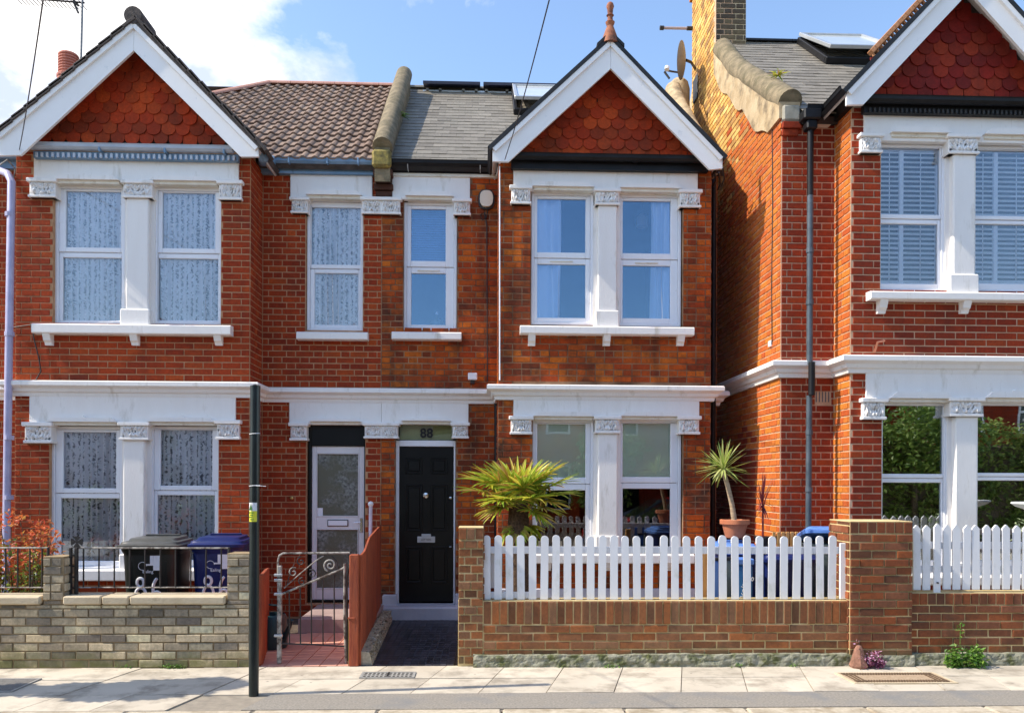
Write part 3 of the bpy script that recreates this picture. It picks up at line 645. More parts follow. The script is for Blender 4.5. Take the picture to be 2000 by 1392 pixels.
def gable_tiles(h, par, Y, apex, bl, br, mat, tw=.168, ex=.122, ao=None, sl=1):
    A, Bl, Br = P(*apex, Y), P(*bl, Y), P(*br, Y); zb = (Bl.z+Br.z)/2; me = fish_mesh('tile', tw-.006, ex*1.75, mat)
    H = A.z-zb; r = 0; rr = random.Random(int(A.x*100))
    z = zb-.03
    while z < A.z:
        f = max(0, (A.z-z)/H); xl, xr = A.x+(Bl.x-A.x)*f-.12, A.x+(Br.x-A.x)*f+.12
        x = A.x+(tw/2 if r % 2 else 0); k0 = math.ceil((xl-x)/tw); k1 = math.floor((xr-x)/tw)
        for k in range(k0, k1+1):
            if ao and abs(x+k*tw-ao.x)+tw*.4 > (ao.z-z-.17)*sl+.05: continue
            inst('tile', me, par, (x+k*tw+rr.uniform(-.003, .003), Y-.034+rr.uniform(-.003, .003), z+rr.uniform(-.004, .004)-(.03 if rr.random() < .03 else 0)), (R(-6.5), rr.uniform(-.03, .03), 0), (1, 1, rr.uniform(.97, 1.02)))
        z += ex; r += 1
def gable(h, Y, apexo, apexi, lt, lb, li, rt, rb_, ri, tilemat, base, dentils, over=.30, vmat=DKTILE):
    """bargeboards, tiled triangle, roof slopes running back; pixel corners as seen on the board plane"""
    yb = Y-over; ao, ai = P(*apexo, yb), P(*apexi, yb)
    pts = {k: P(*v, yb) for k, v in dict(lt=lt, lb=lb, li=li, rt=rt, rb=rb_, ri=ri).items()}
    q = lambda *k: [(p.x, p.z) for p in k]
    g = MB().prism(q(pts['li'], P(*apexi, yb)+Vector((0, 0, .08)), pts['ri']), 'y', Y+.02, Y+.22).build('gable_wall', MFW, h)
    for s_ in ('l', 'r'):
        t_, b_, i_ = pts[s_+'t'], pts[s_+'b'], pts[s_+'i']; g0 = .0015 if s_ == 'r' else -.0015
        bb = MB().prism([(ao.x+g0, ao.z), (ai.x+g0, ai.z), (i_.x, i_.z), (b_.x, b_.z), (t_.x, t_.z)], 'y', yb, yb+.035).build('bargeboard', BARGE, h)
        d = Vector((ao.x-t_.x, 0, ao.z-t_.z)); nrm = Vector((-d.z, 0, d.x)).normalized(); 
        if nrm.z > 0: nrm = -nrm
        wv = .055
        MB().prism([(ao.x+g0, ao.z+.002), (ao.x+g0, ao.z-wv*1.3), (t_.x+nrm.x*wv*.9, t_.z+nrm.z*wv*.9), (t_.x, t_.z)], 'y', yb-.03, yb+.04).build('board_edge_moulding', BARGE, bb)
        # soffit lining behind the board and the slope of the roof itself
        th = .05; up = -nrm
        e0 = Vector((t_.x, 0, t_.z)); e1 = Vector((ao.x, 0, ao.z)); ext = (e0-e1).normalized()*.03
        rf = MB().prism([(e1.x, e1.z), (e1.x, e1.z+th*1.25), (e0.x+up.x*th+ext.x, e0.z+up.z*th+ext.z), (e0.x+ext.x, e0.z+ext.z)], 'y', yb-.035, Y+3.0).build('gable_roof_slope', vmat, h)
        sf = [(e1.x, e1.z-.004), (e0.x, e0.z-.004), (e0.x+nrm.x*.02, e0.z+nrm.z*.02-.01), (e1.x, e1.z-.04)]
        MB().prism(sf, 'y', yb+.036, Y+.6).build('soffit', BARGE, rf)
    tiles = MB().prism(q(P(*base[0], Y)+Vector((-.1, 0, -.03)), P(*base[1], Y)+Vector((.1, 0, -.03)), P(*apexi, Y)+Vector((0, 0, .12))), 'y', Y-.004, Y+.02).build('tile_hanging', DKTILE, h)
    gable_tiles(h, tiles, Y-.004, (apexi[0], apexi[1]-14), (base[0][0]-10, base[0][1]), (base[1][0]+10, base[1][1]), tilemat, ao=ao, sl=(ao.x-pts['lt'].x)/(ao.z-pts['lt'].z))
    return g, pts, ao, ai
class Slope:
    """a roof plane: eave (y,z) to ridge (y,z)"""
    def __init__(s, ye, ze, yr, zr): s.e = Vector((0, ye, ze)); s.d = Vector((0, yr-ye, zr-ze)); s.L = s.d.length; s.d.normalize(); s.n = Vector((0, -s.d.z, s.d.y)); s.a = math.atan2(s.d.z, s.d.y)
    def pt(s, x, t, w=0): return Vector((x, 0, 0))+s.e+s.d*t+s.n*w
    def hit(s, px, py):
        o, d = ray(px, py); t = (s.e-o).dot(s.n)/d.dot(s.n); p = o+d*t; return p.x, (p-s.e).dot(s.d)
def roman_mesh():
    W_, L_ = .146, .285; n = 8; mb = MB(); vs_ = []
    for (y, lift) in ((0, .030), (L_, 0)):
        for lay_ in (0, 1):
            for i in range(n+1):
                u = i/n; zz = .026*math.sin(min(1, u/.62)*math.pi)**1 if u < .62 else -.002
                vs_.append(((u-.5)*W_, y, zz+lift-(0 if lay_ == 0 else .020)))
    m = n+1; fs = []
    for i in range(n): fs.append((i, i+1, 2*m+i+1, 2*m+i)); fs.append((m+i, m+i+1, i+1, i))
    fs.append((0, 2*m, 3*m, m)); fs.append((n, m+n, 3*m+n, 2*m+n)); mb.add(vs_, fs)
    return mb.mesh('roof_tile', ROMAN)
def slate_mesh(W_=.192, L_=.30):
    mb = MB(); t = .006
    mb.add([(-W_/2+.001, 0, .012), (W_/2-.001, 0, .012), (W_/2-.001, L_, 0), (-W_/2+.001, L_, 0), (-W_/2+.001, .001, .002), (W_/2-.001, .001, .002)], [(0, 1, 2, 3), (4, 5, 1, 0), (0, 3, 4), (1, 5, 2)])
    return mb.mesh('slate', SLATE)
def cover_slope(h, par, sl, x0, x1, me, tw, ex, name, stag, test=None, limit=300, flip=0, mat=None):
    rr = random.Random(11); items = []; k = 0; t = 0
    while t < sl.L-.05:
        off = tw/2 if (stag and k % 2) else 0
        x = x0-off+tw/2
        while x < x1:
            if x > x0-.01 and (not test or test(x, t+ex*.5)): items.append((x, t))
            x += tw
        t += ex; k += 1
    def vis(i):
        p = sl.pt(*i); c = Vector((0, 0, 1.67)); return (p-c).length
    def hid(i):
        p = sl.pt(*i); px = 946+p.x*F/p.y; py = 945-(p.z-1.67)*F/p.y
        return not (0 < px < 2000 and not any(abs(px-cx)/hw+max(0, (py-ay))*0 < 0 for cx, hw, ay in ())) or any(py > ay+abs(px-cx)*sl_ for cx, ay, sl_ in GAB)
    items.sort(key=lambda i: (hid(i), vis(i)))
    for i, (x, t) in enumerate(items[:limit]):
        inst(name, me, par, sl.pt(x, t, .03+rr.uniform(0, .004)), (sl.a-.0+rr.uniform(-.008, .008), 0, rr.uniform(-.008, .008)))
    if items[limit:]:
        mb = MB(); vv = [v.co.copy() for v in me.vertices]; ff = [tuple(p.vertices) for p in me.polygons]
        for x, t in items[limit:]:
            M = Matrix.Translation(sl.pt(x, t, .03+rr.uniform(0, .004))) @ Euler((sl.a+rr.uniform(-.008, .008), 0, rr.uniform(-.008, .008))).to_matrix().to_4x4()
            mb.add([M @ v for v in vv], ff)
        mb.build(name+'_field', mat, h, kind='stuff')
GAB = [(262, 47, .93), (1192, 80, .96), (1894, -73, 1.05)]
def shell(h, x0, x1, y0, y1, z0, z1, floors=(2.95,), bay=None):
    m = MB()
    if bay:
        for f in (z0, *floors, z1-.05): m.box(bay[0], bay[1], bay[2], y0+.01, f+.001, f+.049).box(x0, x1, y1-.06, y1, z0, z1).box(x0, x0+.06, y0, y1-.06, z0, z1).box(x1-.06, x1, y0, y1-.06, z0, z1)
    for f in (z0, *floors, z1-.05): m.box(x0+.06, x1-.06, y0, y1-.06, f, f+.05)
    m.build('interior_room', ROOM, h)
def pipe(h, name, mat, pts, r, collars=(), n=12):
    p = MB().tube(pts, r, n).build(name, mat, h, smooth=True)
    if collars:
        c = MB()
        for z in collars: c.tube([(pts[0][0], pts[0][1], z), (pts[0][0], pts[0][1], z+.05)], r*1.22, n)
        c.build('pipe_collar', mat, p)
    return p

# ================================================================== TERRACED HOUSES 86 AND 88 (shared lines)
X86L = P(30, 700, YB).x; X86R = P(488, 700, YB).x; XPW = P(745, 600, YM).x
X88L = P(973, 700, YB).x; X88R = P(1388, 700, YB).x; X88E = 2.95
ZCb, ZCt = P(700, 777, YB-.1).z, P(700, 748, YB-.1).z
EZ = P(620, 322, YM-.1).z                                  # eaves
house86 = thing('terraced_house', 'left red brick house with lace curtains, blue gutters and a white glazed door', 'house', (X86L+2, YM, 0))
house88 = thing('terraced_house', 'middle house with orange brick, black front door, slate roof and solar panels', 'house', (1, YM, 0))
ZR = lambda y, Y: P(900, y, Y).z

def ww(name, h, wall, rects, holes, mort, thick=.3): return slab_holes(name, wall, rects, holes, thick, mort, h)
# ---------------- house 86
b86 = []
WB = Wall((0, YB, 0), 0); WM = Wall((0, YM, 0), 0)
hb = [RC(103.5, 357, 431.5, 634, YB), RC(96.5, 828, 426.5, 1125, YB)]
zt86 = P(262, 300, YB).z
w1 = ww('bay_wall', house86, WB, [(X86L, X86R, -.1, zt86+.05)], hb, M86, .22)
lay(WB, [(X86L, X86R, 0, zt86)], hb+[RC(66, 290, 466, 356, YB), RC(60, 752, 458, 828, YB)], w1, B86, b86, ln=.222)
WBr = Wall((X86R, 0, 0), R(90)); WBl = Wall((X86L, 0, 0), R(-90))
w1r = ww('bay_side_wall', house86, WBr, [(YB+.23, YM+.05, -.1, zt86)], [], M86, .22)
lay(WBr, [(YB+.003, YM, 0, zt86)], [], w1r, B86, b86, bond='h')
ww('bay_side_wall', house86, WBl, [(-YM-.05, -YB-.23, -.1, zt86)], [], M86, .22)
h86m = [RC(597, 383, 709, 645, YM), RC(598, 826, 713, 1178, YM)]
w2 = ww('front_wall', house86, WM, [(X86R+.002, XPW, -.1, EZ)], h86m, M86, .3)
lay(WM, [(X86R+.01, XPW, 0, EZ)], h86m+[RC(567, 340, 727, 388, YM), RC(565, 752, 745, 828, YM)], w2, B86, b86, bond='f')
finish_bricks(b86, house86)
shell(house86, X86L+.02, XPW-.06, YM+.31, YM+3.0, -.05, EZ-.1, bay=(X86L+.23, X86R-.23, YB+.23))
# bay dressings
frieze(house86, YB, 66, 300, 466, 357); frieze(house86, YB, 57, 768, 460, 829)
window(house86, YB, (103, 360, 240, 632), [(123, 370, 231, 480), (116, 500, 232, 623)])
window(house86, YB, (298, 364, 432, 632), [(313, 373, 417, 482), (304, 502, 422, 623)])
window(house86, YB, (96, 832, 236, 1112), [(118, 843, 222, 953), (112, 973, 228, 1096)])
window(house86, YB, (290, 832, 427, 1112), [(309, 839, 411, 948), (302, 967, 415, 1094)])
for (x0, x1, y) in ((112, 232, 360), (304, 422, 362), (103, 227, 829), (298, 418, 829)): hood(house86, YB, x0, x1, y)
for i, r in enumerate(((54, 348, 109, 385), (238, 352, 298, 386), (425, 352, 472, 390), (45, 824, 101, 865), (232, 824, 290, 859), (421, 820, 468, 858))): capital(house86, YB, *r, seed=i)
pillar(house86, YB, 246, 290, 384, 634, 234, 292, 603); pillar(house86, YB, 240, 282, 856, 1118, 232, 286, 1082)
sill(house86, YB, 62, 633, 450, 652, (90, 260, 424)); sill(house86, YB, 58, 1112, 442, 1134)
# recess
frieze(house86, YM, 567, 342, 727, 389); frieze(house86, YM, 565, 770, 745, 829)
window(house86, YM, (598, 386, 708, 645), [(606, 402, 704, 514), (612, 531, 698, 632)])
hood(house86, YM, 607, 702, 389); hood(house86, YM, 613, 700, 828, 10)
capital(house86, YM, 567, 385, 602, 416, 11); capital(house86, YM, 705, 385, 783, 418, 12)
capital(house86, YM, 565, 825, 600, 860, 13); capital(house86, YM, 710, 825, 778, 856, 14)
sill(house86, YM, 579, 648, 718, 663)
# door 86
def rr_(a): return RC(*a, YM+.12)
o = RC(600, 828, 713, 1176, YM); di = RC(604, 870, 712, 1172, YM)
fr = ring((o[0], o[1], o[2], o[3]), (o[0]+.035, o[1]-.02, o[2]+.02, di[3]), YM+.06, YM+.16).build('door_frame', BLACKP, house86)
fr2 = ring((o[0]+.035, o[1]-.02, di[3], o[3]-.0), RC(609, 836, 705, 866, YM), YM+.07, YM+.14).build('fanlight_frame', BLACKP, house86)
q = RC(609, 836, 705, 866, YM); MB().box(q[0]-.01, q[1]+.01, YM+.10, YM+.106, q[2]-.01, q[3]+.01).build('fanlight_pane', GLASSD, fr2)
D = (o[0]+.037, o[1]-.022, o[2]+.022, di[3]-.002); dy = YM+.09
pn1, pn2 = RC(615, 884, 699, 1009, YM), RC(614, 1033, 698, 1151, YM)
dm = MB(); dm.box(D[0], pn1[0], dy, dy+.05, D[2], D[3], .006); dm.box(pn1[1], D[1], dy, dy+.05, D[2], D[3], .006)
for za, zb in ((D[2], pn2[2]), (pn2[3], pn1[2]), (pn1[3], D[3])): dm.box(pn1[0], pn1[1], dy+.001, dy+.049, za, zb, .005)
door = dm.build('door', DOORW, house86, label='white glazed plastic front door')
for p in (pn1, pn2):
    ring(p, shrink(p, .012), dy-.006, dy+.01, .003).build('glazing_bead', DOORW, door)
    MB().box(p[0], p[1], dy+.02, dy+.026, p[2], p[3]).build('pane', PATG, door)
lb_ = RC(637, 1015, 678, 1028, YM); lb = MB().box(lb_[0], lb_[1], dy-.014, dy, lb_[2], lb_[3], .004).build('letter_box', IRON, door)
MB().box(lb_[0]+.01, lb_[1]-.01, dy-.018, dy-.013, lb_[2]+.01, lb_[3]-.01, .002).build('letter_flap', UPVC, lb)
hp = RC(701, 1012, 706, 1040, YM); hn = MB().box(hp[0], hp[1], dy-.01, dy, hp[2], hp[3], .003); hn.tube([(hp[0]+.01, dy-.045, hp[3]-.05), (hp[0]+.01, dy-.005, hp[3]-.05)], .008); hn.tube([(hp[0]+.015, dy-.045, hp[3]-.05), (hp[0]-.07, dy-.045, hp[3]-.055)], .007); hn.build('door_handle', CHROME, door)
st = RC(616, 992, 627, 1009, YM); MB().box(st[0], st[1], dy+.014, dy+.019, st[2], st[3]).build('window_sticker', UPVC, door)
# bell push and doorbell
bp = P(570, 972, YM); MB().lathe([(.0, 0), (.022, 0), (.022, .01), (.012, .018), (0, .018)], (0, 0, 0), 12, Matrix.Translation((bp.x, YM-.01, bp.z)) @ Matrix.Rotation(R(90), 4, 'X')).build('bell_push', surf('brass', (.5, .35, .12), (.6, .42, .16), 9, .3, 0, metal=1), house86)
# cornice string course
def cornice(h, path, zb=ZCb, zt=ZCt): return MB().sweep(cornice_prof(zb, zt), path).build('string_course', WHITE, h)
cornice(house86, [(X86L+.001, YM), (X86L, YB), (X86R, YB), (X86R, YM), (XPW-.001, YM)])
# net curtains of 86
def room_curtain(O, Y, label, **k):
    o = RC(*O, Y); return net(label, o[0]+.04, o[1]-.04, o[2]+.03, o[3]-.03, Y+.125, **k)
room_curtain((103, 360, 240, 632), YB, 'lace net curtain in the upper bay window furthest left, a chimney mirrored in its glass', seed=1)
room_curtain((298, 364, 432, 632), YB, 'lace net curtain in the upper bay window just left of the narrow curtained window', seed=2)
room_curtain((96, 832, 236, 1112), YB, 'patterned net curtain in the ground floor window behind the red leaved shrub', mat=NETD, seed=3)
room_curtain((290, 832, 427, 1112), YB, 'patterned net curtain in the ground floor window behind the two wheeled bins', mat=NETD, seed=4)
room_curtain((598, 386, 708, 645), YM, 'gathered net curtain in the narrow upstairs window above the white glazed door', seed=5, amp=.024)
# gable 86
g86, gp, ao86, ai86 = gable(house86, YB, (262, 45), (261, 99), (-4, 266), (-4, 304), (40, 303), (505, 289), (505, 306), (470, 306), TILE, ((76, 276), (446, 286)), None)
ya = YB-.12; ga, gb = P(60, 292, ya), P(456, 299, ya)
gz = (ga.z+gb.z)/2
gt = MB().sweep(gutter_prof(.055, gz+.05, .06), [(ga.x, ya+.05), (gb.x, ya+.05)]).build('gutter', surf('pale_blue_gutter_paint', (.36, .42, .50), (.45, .50, .57), 5, .5, .05), house86)
MB().box(ga.x+.02, gb.x+.05, YB-.10, YB-.035, gz-.085, gz-.01).build('soffit_board', BLUEG, house86)
m = MB(); n = 38
for i in range(n): xx = ga.x+.05+(gb.x-ga.x)*i/n; m.box(xx, xx+.028, YB-.125, YB-.1005, gz-.082, gz-.03, .003)
m.build('dentil_course', surf('pale_blue_dentil', (.45, .52, .6), (.5, .57, .65), 5, .6, 0), house86, kind='stuff')
for xx in (198, 325, 440):
    p = P(xx, 292, ya); MB().box(p.x-.012, p.x+.012, ya-.06, ya+.05, gz-.03, gz+.062, .003).build('gutter_bracket', BLUEG, house86)
# verge tiles, stepped, on both slopes of the 86 gable
for s_, foot in ((-1, gp['lt']), (1, gp['rt'])):
    a = Vector((ao86.x, YB-.3, ao86.z+.05)); b = Vector((foot.x, YB-.3, foot.z+.05)); nn = 11
    for i in range(nn):
        p = a.lerp(b, (i+.85)/nn); ang = math.atan2(b.z-a.z, (b.x-a.x))
        M = Matrix.Translation(p) @ Matrix.Rotation(-ang, 4, 'Y') @ Matrix.Rotation(R(3.5)*(1), 4, 'Y')
        MB().box(-.185, .165, -.05, .25, -.005, .035, .006, M).build('verge_tile', DKTILE, house86)
M = Matrix.Translation((ao86.x, YB-.34, ao86.z+.02)) @ Matrix.Rotation(R(-90), 4, 'X')
MB().lathe([(.10, 0), (.105, .02), (.105, .40), (.001, .40)], (0, 0, -0), 16, M @ Matrix.Translation((0, -.05, 0))).build('ridge_end_tile', DKTILE, house86)
# main roof 86
RY = YM+2.7
s86 = Slope(YM-.16, P(620, 318, YM-.16).z, RY, P(640, 173, RY).z)
hxa, hta = s86.hit(530, 168); hxb, htb = s86.hit(425, 191)
xR = P(728, 318, YM-.16).x
def t86(x, t): return t < (htb+(x-hxb)*(hta-htb)/(hxa-hxb)) if x < hxa else True
rf86 = MB()
pts = [s86.pt(xR+.12, 0), s86.pt(xR+.12, s86.L), s86.pt(hxa, s86.L), s86.pt(-5.4, htb+(-5.4-hxb)*(hta-htb)/(hxa-hxb)), s86.pt(-5.4, 0)]
rf86.add([p for p in pts]+[p-s86.n*.08 for p in pts], [(0, 1, 2, 3, 4), (9, 8, 7, 6, 5)]+[(i, i+5, (i+1) % 5+5, (i+1) % 5) for i in range(5)])
rf86 = rf86.build('main_roof', DKTILE, house86)
cover_slope(house86, rf86, s86, -3.6-.146*7, xR+.07, roman_mesh(), .146, .245, 'roof_tile', False, t86, mat=ROMAN)
# back slope so the roof is closed
m = MB(); A_ = s86.pt(-5.4, s86.L-.02); B_ = s86.pt(xR+.12, s86.L-.02)
m.add([A_, B_, B_+Vector((0, 3.2, -2.4)), A_+Vector((0, 3.2, -2.4))], [(0, 1, 2, 3)]).build('rear_roof', DKTILE, house86)
def ridge(h, par, a, b, r, mat, name='ridge_tile', ln=.32):
    d = b-a; n = max(1, round(d.length/ln)); 
    q_ = d.to_track_quat('X', 'Z').to_matrix().to_4x4()
    for i in range(n):
        M = Matrix.Translation(a.lerp(b, i/n)) @ q_ ; l_ = d.length/n*.985
        pr = [(r*math.cos(math.pi*k/8), r*.8*math.sin(math.pi*k/8)) for k in range(9)]
        MB().prism(pr, 'x', 0, l_, M).build(name, mat, par)
ridge(house86, rf86, s86.pt(hxa, s86.L, .03), s86.pt(xR+.05, s86.L, .03), .085, PINKR)
ridge(house86, rf86, s86.pt(-4.2, htb+(-4.2-hxb)*(hta-htb)/(hxa-hxb), .035), s86.pt(hxa, s86.L, .035), .085, PINKR)
# gutter of the recess, blue
gy = YM-.16
gl = P(520, 322, gy)
MB().sweep(gutter_prof(.058, EZ+.045, .13), [(X86R+.15, YM), (xR+.02, YM)]).build('gutter', BLUEG, house86)
MB().box(X86R+.003, xR+.02, YM-.075, YM+.02, EZ-.10, EZ+.055, .004).build('fascia_board', BLUEG, house86)
m = MB(); pa = P(502, 296, YB-.2); pb = P(520, 322, YM-.15)
m.tube([pa+Vector((-.02, 0, .08)), pa+Vector((.05, .1, -.02)), Vector((pb.x-.03, YM-.2, pb.z+.02)), Vector((pb.x+.1, YM-.15, EZ+.02))], .06, 10).build('valley_gutter', BLUEG, house86, smooth=True)
for xx in (565, 640, 700):
    p = P(xx, 322, gy); MB().box(p.x-.01, p.x+.01, YM-.20, YM-.06, EZ-.02, EZ+.06, .003).build('gutter_bracket', BLUEG, house86)
# fallpipe at the left end of 86 (pale lilac)
px_ = P(21, 700, YB-.12)
pipe(house86, 'downpipe', LILAC, [(P(-30, 320, YM-.1).x, YM-.1, P(0, 322, YM-.1).z), (px_.x-.10, YB-.02, P(18, 338, YB-.05).z), (px_.x, YB-.12, P(22, 362, YB).z), (px_.x-.03, YB-.12, 2.4), (px_.x-.05, YB-.12, -.05)], .042)
m = MB()
for zz in (P(20, 430, YB).z, P(20, 660, YB).z, P(20, 860, YB).z, P(20, 975, YB).z): m.tube([(px_.x-.015, YB-.12, zz), (px_.x-.015, YB-.12, zz+.05)], .052, 12)
m.build('pipe_collar', LILAC, house86)
MB().tube([P(0, 322, YB-.2), P(14, 312, YB-.25), P(30, 330, YB-.05), P(26, 352, YB-.03), P(10, 345, YB-.05)], .008, 6).build('loose_cable', IRONW, house86, smooth=True)
m = MB().tube([P(62, 636, YB-.03), P(66, 660, YB-.03), P(76, 700, YB-.03), P(80, 725, YB-.03), P(70, 742, YB-.03), P(30, 748, YB-.05)], .007, 6); m.tube([P(20, 640, YB-.03), P(62, 634, YB-.02)], .006, 6); m.build('wall_cable', IRON, house86, smooth=True)
# plinth
MB().box(X86L, X86R, YB-.03, YB, -.1, .16, .01).build('plinth', surf('red_plinth', (.25, .04, .02), (.33, .06, .03), 6, .8, .3), house86)

# ---------------- house 88
b88 = []
hb = [RC(1037, 370, 1334, 638, YB), RC(1040, 816, 1334, 1092, YB)]
zt88 = P(1190, 322, YB).z
v1 = ww('bay_wall', house88, WB, [(X88L, X88R, -.1, zt88+.02)], hb, M88, .22)
lay(WB, [(X88L, X88R, 0, zt88)], hb+[RC(1003, 315, 1363, 373, YB), RC(1003, 752, 1366, 818, YB)], v1, B88, b88, ln=.222, bond='g', zoff=.03)
WCr = Wall((X88R, 0, 0), R(90)); WCl = Wall((X88L, 0, 0), R(-90))
v1r = ww('bay_side_wall', house88, WCr, [(YB+.23, YM+.05, -.1, zt88)], [], M88, .22)
lay(WCr, [(YB+.003, YM, 0, zt88)], [], v1r, B88, b88, bond='h')
v1l = ww('bay_side_wall', house88, WCl, [(-YM-.05, -YB-.23, -.1, zt88)], [], M88, .22)
lay(WCl, [(-YM, -YB-.003, 0, zt88)], [], v1l, B88, b88, bond='h')
h88m = [RC(788, 383, 893, 645, YM), RC(772, 822, 890, 1188, YM)]
v2 = ww('front_wall', house88, WM, [(XPW, X88L-.002, -.1, EZ)], h88m, M88, .3)
lay(WM, [(XPW, X88L, 0, EZ)], h88m+[RC(766, 344, 918, 390, YM), RC(745, 752, 916, 828, YM)], v2, B88, b88, bond='f', zoff=.01)
v3 = ww('alley_corner_wall', house88, WM, [(X88R+.002, X88E, -.1, EZ)], [], M88, .3)
lay(WM, [(X88R, X88E, 0, EZ)], [], v3, B88, b88)
WE = Wall((X88E, 0, 0), R(90)); v4 = ww('alley_side_wall', house88, WE, [(YM+.31, 12.8, -.1, EZ+.1)], [], M88, .25)
lay(WE, [(YM, 12.8, 0, EZ)], [], v4, B88, b88)
finish_bricks(b88, house88)
shell(house88, XPW+.02, X88E-.26, YM+.31, YM+3.0, -.05, EZ-.1, bay=(X88L+.23, X88R-.23, YB+.23))
frieze(house88, YB, 1003, 320, 1363, 374); frieze(house88, YB, 1003, 762, 1366, 819)
window(house88, YB, (1038, 373, 1160, 633), [(1050, 385, 1145, 490), (1050, 513, 1145, 618)], glass=GLASSU, vent=True)
window(house88, YB, (1208, 377, 1332, 636), [(1218, 389, 1312, 492), (1218, 516, 1312, 619)], glass=GLASSU, vent=True)
window(house88, YB, (1040, 819, 1160, 1090), [(1050, 827, 1145, 932), (1050, 957, 1145, 1074)], glass=GLASSD)
window(house88, YB, (1208, 819, 1332, 1090), [(1218, 826, 1312, 931), (1218, 954, 1312, 1074)], glass=GLASSD)
for (x0, x1, y) in ((1046, 1152, 373), (1216, 1322, 376), (1048, 1152, 818), (1217, 1320, 818)): hood(house88, YB, x0, x1, y)
for i, r in enumerate(((997, 362, 1038, 398), (1162, 368, 1211, 400), (1327, 370, 1370, 405), (996, 812, 1040, 848), (1162, 812, 1212, 846), (1325, 812, 1368, 848))): capital(house88, YB, *r, seed=20+i)
pillar(house88, YB, 1168, 1205, 398, 637, 1163, 1209, 606); pillar(house88, YB, 1168, 1206, 844, 1092, 1163, 1210, 1046)
sill(house88, YB, 1016, 637, 1356, 653, (1039, 1186, 1331)); sill(house88, YB, 1016, 1082, 1356, 1100, (1070, 1190, 1310), 14)
MB().box(X88L, X88R, YB-.035, YB, -.1, P(1200, 1148, YB).z, .012).build('plinth', LAVR, house88)
# recess of 88
frieze(house88, YM, 766, 345, 918, 390); frieze(house88, YM, 745.4, 770, 915, 829)
window(house88, YM, (788, 393, 892, 645), [(802, 405, 870, 507), (802, 531, 870, 632)], glass=GLASSU, vent=True)
hood(house88, YM, 800, 880, 391); hood(house88, YM, 792, 874, 827, 9)
capital(house88, YM, 885, 388, 920, 420, 31); capital(house88, YM, 882, 825, 916, 856, 32)
sill(house88, YM, 765, 648, 901, 663)
cornice(house88, [(XPW+.001, YM), (X88L, YM), (X88L, YB), (X88R, YB), (X88R, YM), (X88E, YM), (X88E, YM+.6)])
# door 88
o = RC(771, 824, 889, 1184, YM); dt = RC(778, 871, 887, 1178, YM)
fr = ring((o[0], o[1], o[2]+.02, dt[3]+.075), (o[0]+.045, o[1]-.022, o[2]+.02, dt[3]), YM+.06, YM+.17).build('door_frame', UPVC, house88)
fl = RC(779, 829, 884, 866, YM)
ff_ = ring((o[0], o[1], dt[3]+.075, o[3]), (fl[0], fl[1], dt[3]+.08, fl[3]), YM+.07, YM+.14).build('fanlight_frame', BLACKP, house88)
MB().box(fl[0], fl[1], YM+.10, YM+.106, dt[3]+.08, fl[3]).build('fanlight_pane', glassmat('fanlight_glass', .0, (.85, .86, .75)), ff_)
MB().box(fl[0]-.0, fl[1]+.0, YM+.125, YM+.135, dt[3]-.1, fl[3]+.1).build('fanlight_backing', surf('olive_fanlight_backing', (.70, .72, .56), (.78, .78, .64), 3, .8, 0), ff_)  # added olive panel close behind the glass, standing in for a lit hall
c88 = P(833, 847, YM+.09); text('88', .165, (c88.x, YM+.094, c88.z-.045), surf('house_number_black', (.004, .004, .004), rough=.4, bump=0), ff_, 'house_number', bold=.004)
D = (o[0]+.047, o[1]-.024, o[2]+.045, dt[3]-.002); dy = YM+.10
door = MB().box(D[0], D[1], dy, dy+.05, D[2], D[3], .004).build('door', BLACKP, house88, label='black six panelled front door')
for (x0, y0, x1, y1) in ((790, 893, 824, 925), (840, 893, 874, 925), (790, 946, 824, 1038), (840, 946, 874, 1038), (790, 1068, 824, 1140), (840, 1068, 874, 1140)):
    p = RC(x0, y0, x1, y1, YM); pp = ring(p, shrink(p, .022), dy-.012, dy+.01, .005).build('door_panel', BLACKP, door)
    MB().box(p[0]+.035, p[1]-.035, dy-.009, dy+.01, p[2]+.035, p[3]-.035, .008).build('panel_field', BLACKP, pp)
def disc(px, py, Y, r, th, mat, name, par, dome=0):
    p = P(px, py, Y); M = Matrix.Translation((p.x, Y, p.z)) @ Matrix.Rotation(R(90), 4, 'X')
    pr = [(r*.7, 0), (r, 0), (r, th*.5), (r*.8, th), (r*.3, th*(1.1+dome)), (.001, th*(1.15+dome))]
    return MB().lathe(pr, (0, 0, 0), 16, M).build(name, mat, par, smooth=True)
disc(832, 967, dy, .042, .04, CHROME, 'door_knocker', door); disc(880, 972, dy, .02, .03, CHROME, 'door_lock', door); disc(879, 1067, dy, .022, .045, CHROME, 'door_knob', door, .5)
p = RC(815, 1047, 850, 1059, dy); lp = MB().box(p[0], p[1], dy-.012, dy, p[2], p[3], .004).box((p[0]+p[1])/2-.06, (p[0]+p[1])/2+.06, dy-.011, dy, p[3], p[3]+.032, .004).build('letter_plate', ALU, door)
text('LETTERS', .034, ((p[0]+p[1])/2, dy-.0135, p[2]+.028), IRON, lp)
st = RC(760, 1184, 893, 1197, 9.85); MB().box(XPW+.02, P(896, 1190, 9.85).x+.1, 9.80, YM+.1, -.05, st[3], .02).build('door_step', LAVR, house88)
pbx = RC(745, 1160, 776, 1180, YM); MB().box(pbx[0]+.02, pbx[1], YM-.08, YM+.05, .06, P(760, 1160, YM).z, .01).build('jamb_plinth', LAVR, house88)
pbx = RC(889, 1156, 900, 1180, YM); MB().box(pbx[0], pbx[1]+.1, YM-.08, YM+.05, .06, P(760, 1158, YM).z, .01).build('jamb_plinth', LAVR, house88)
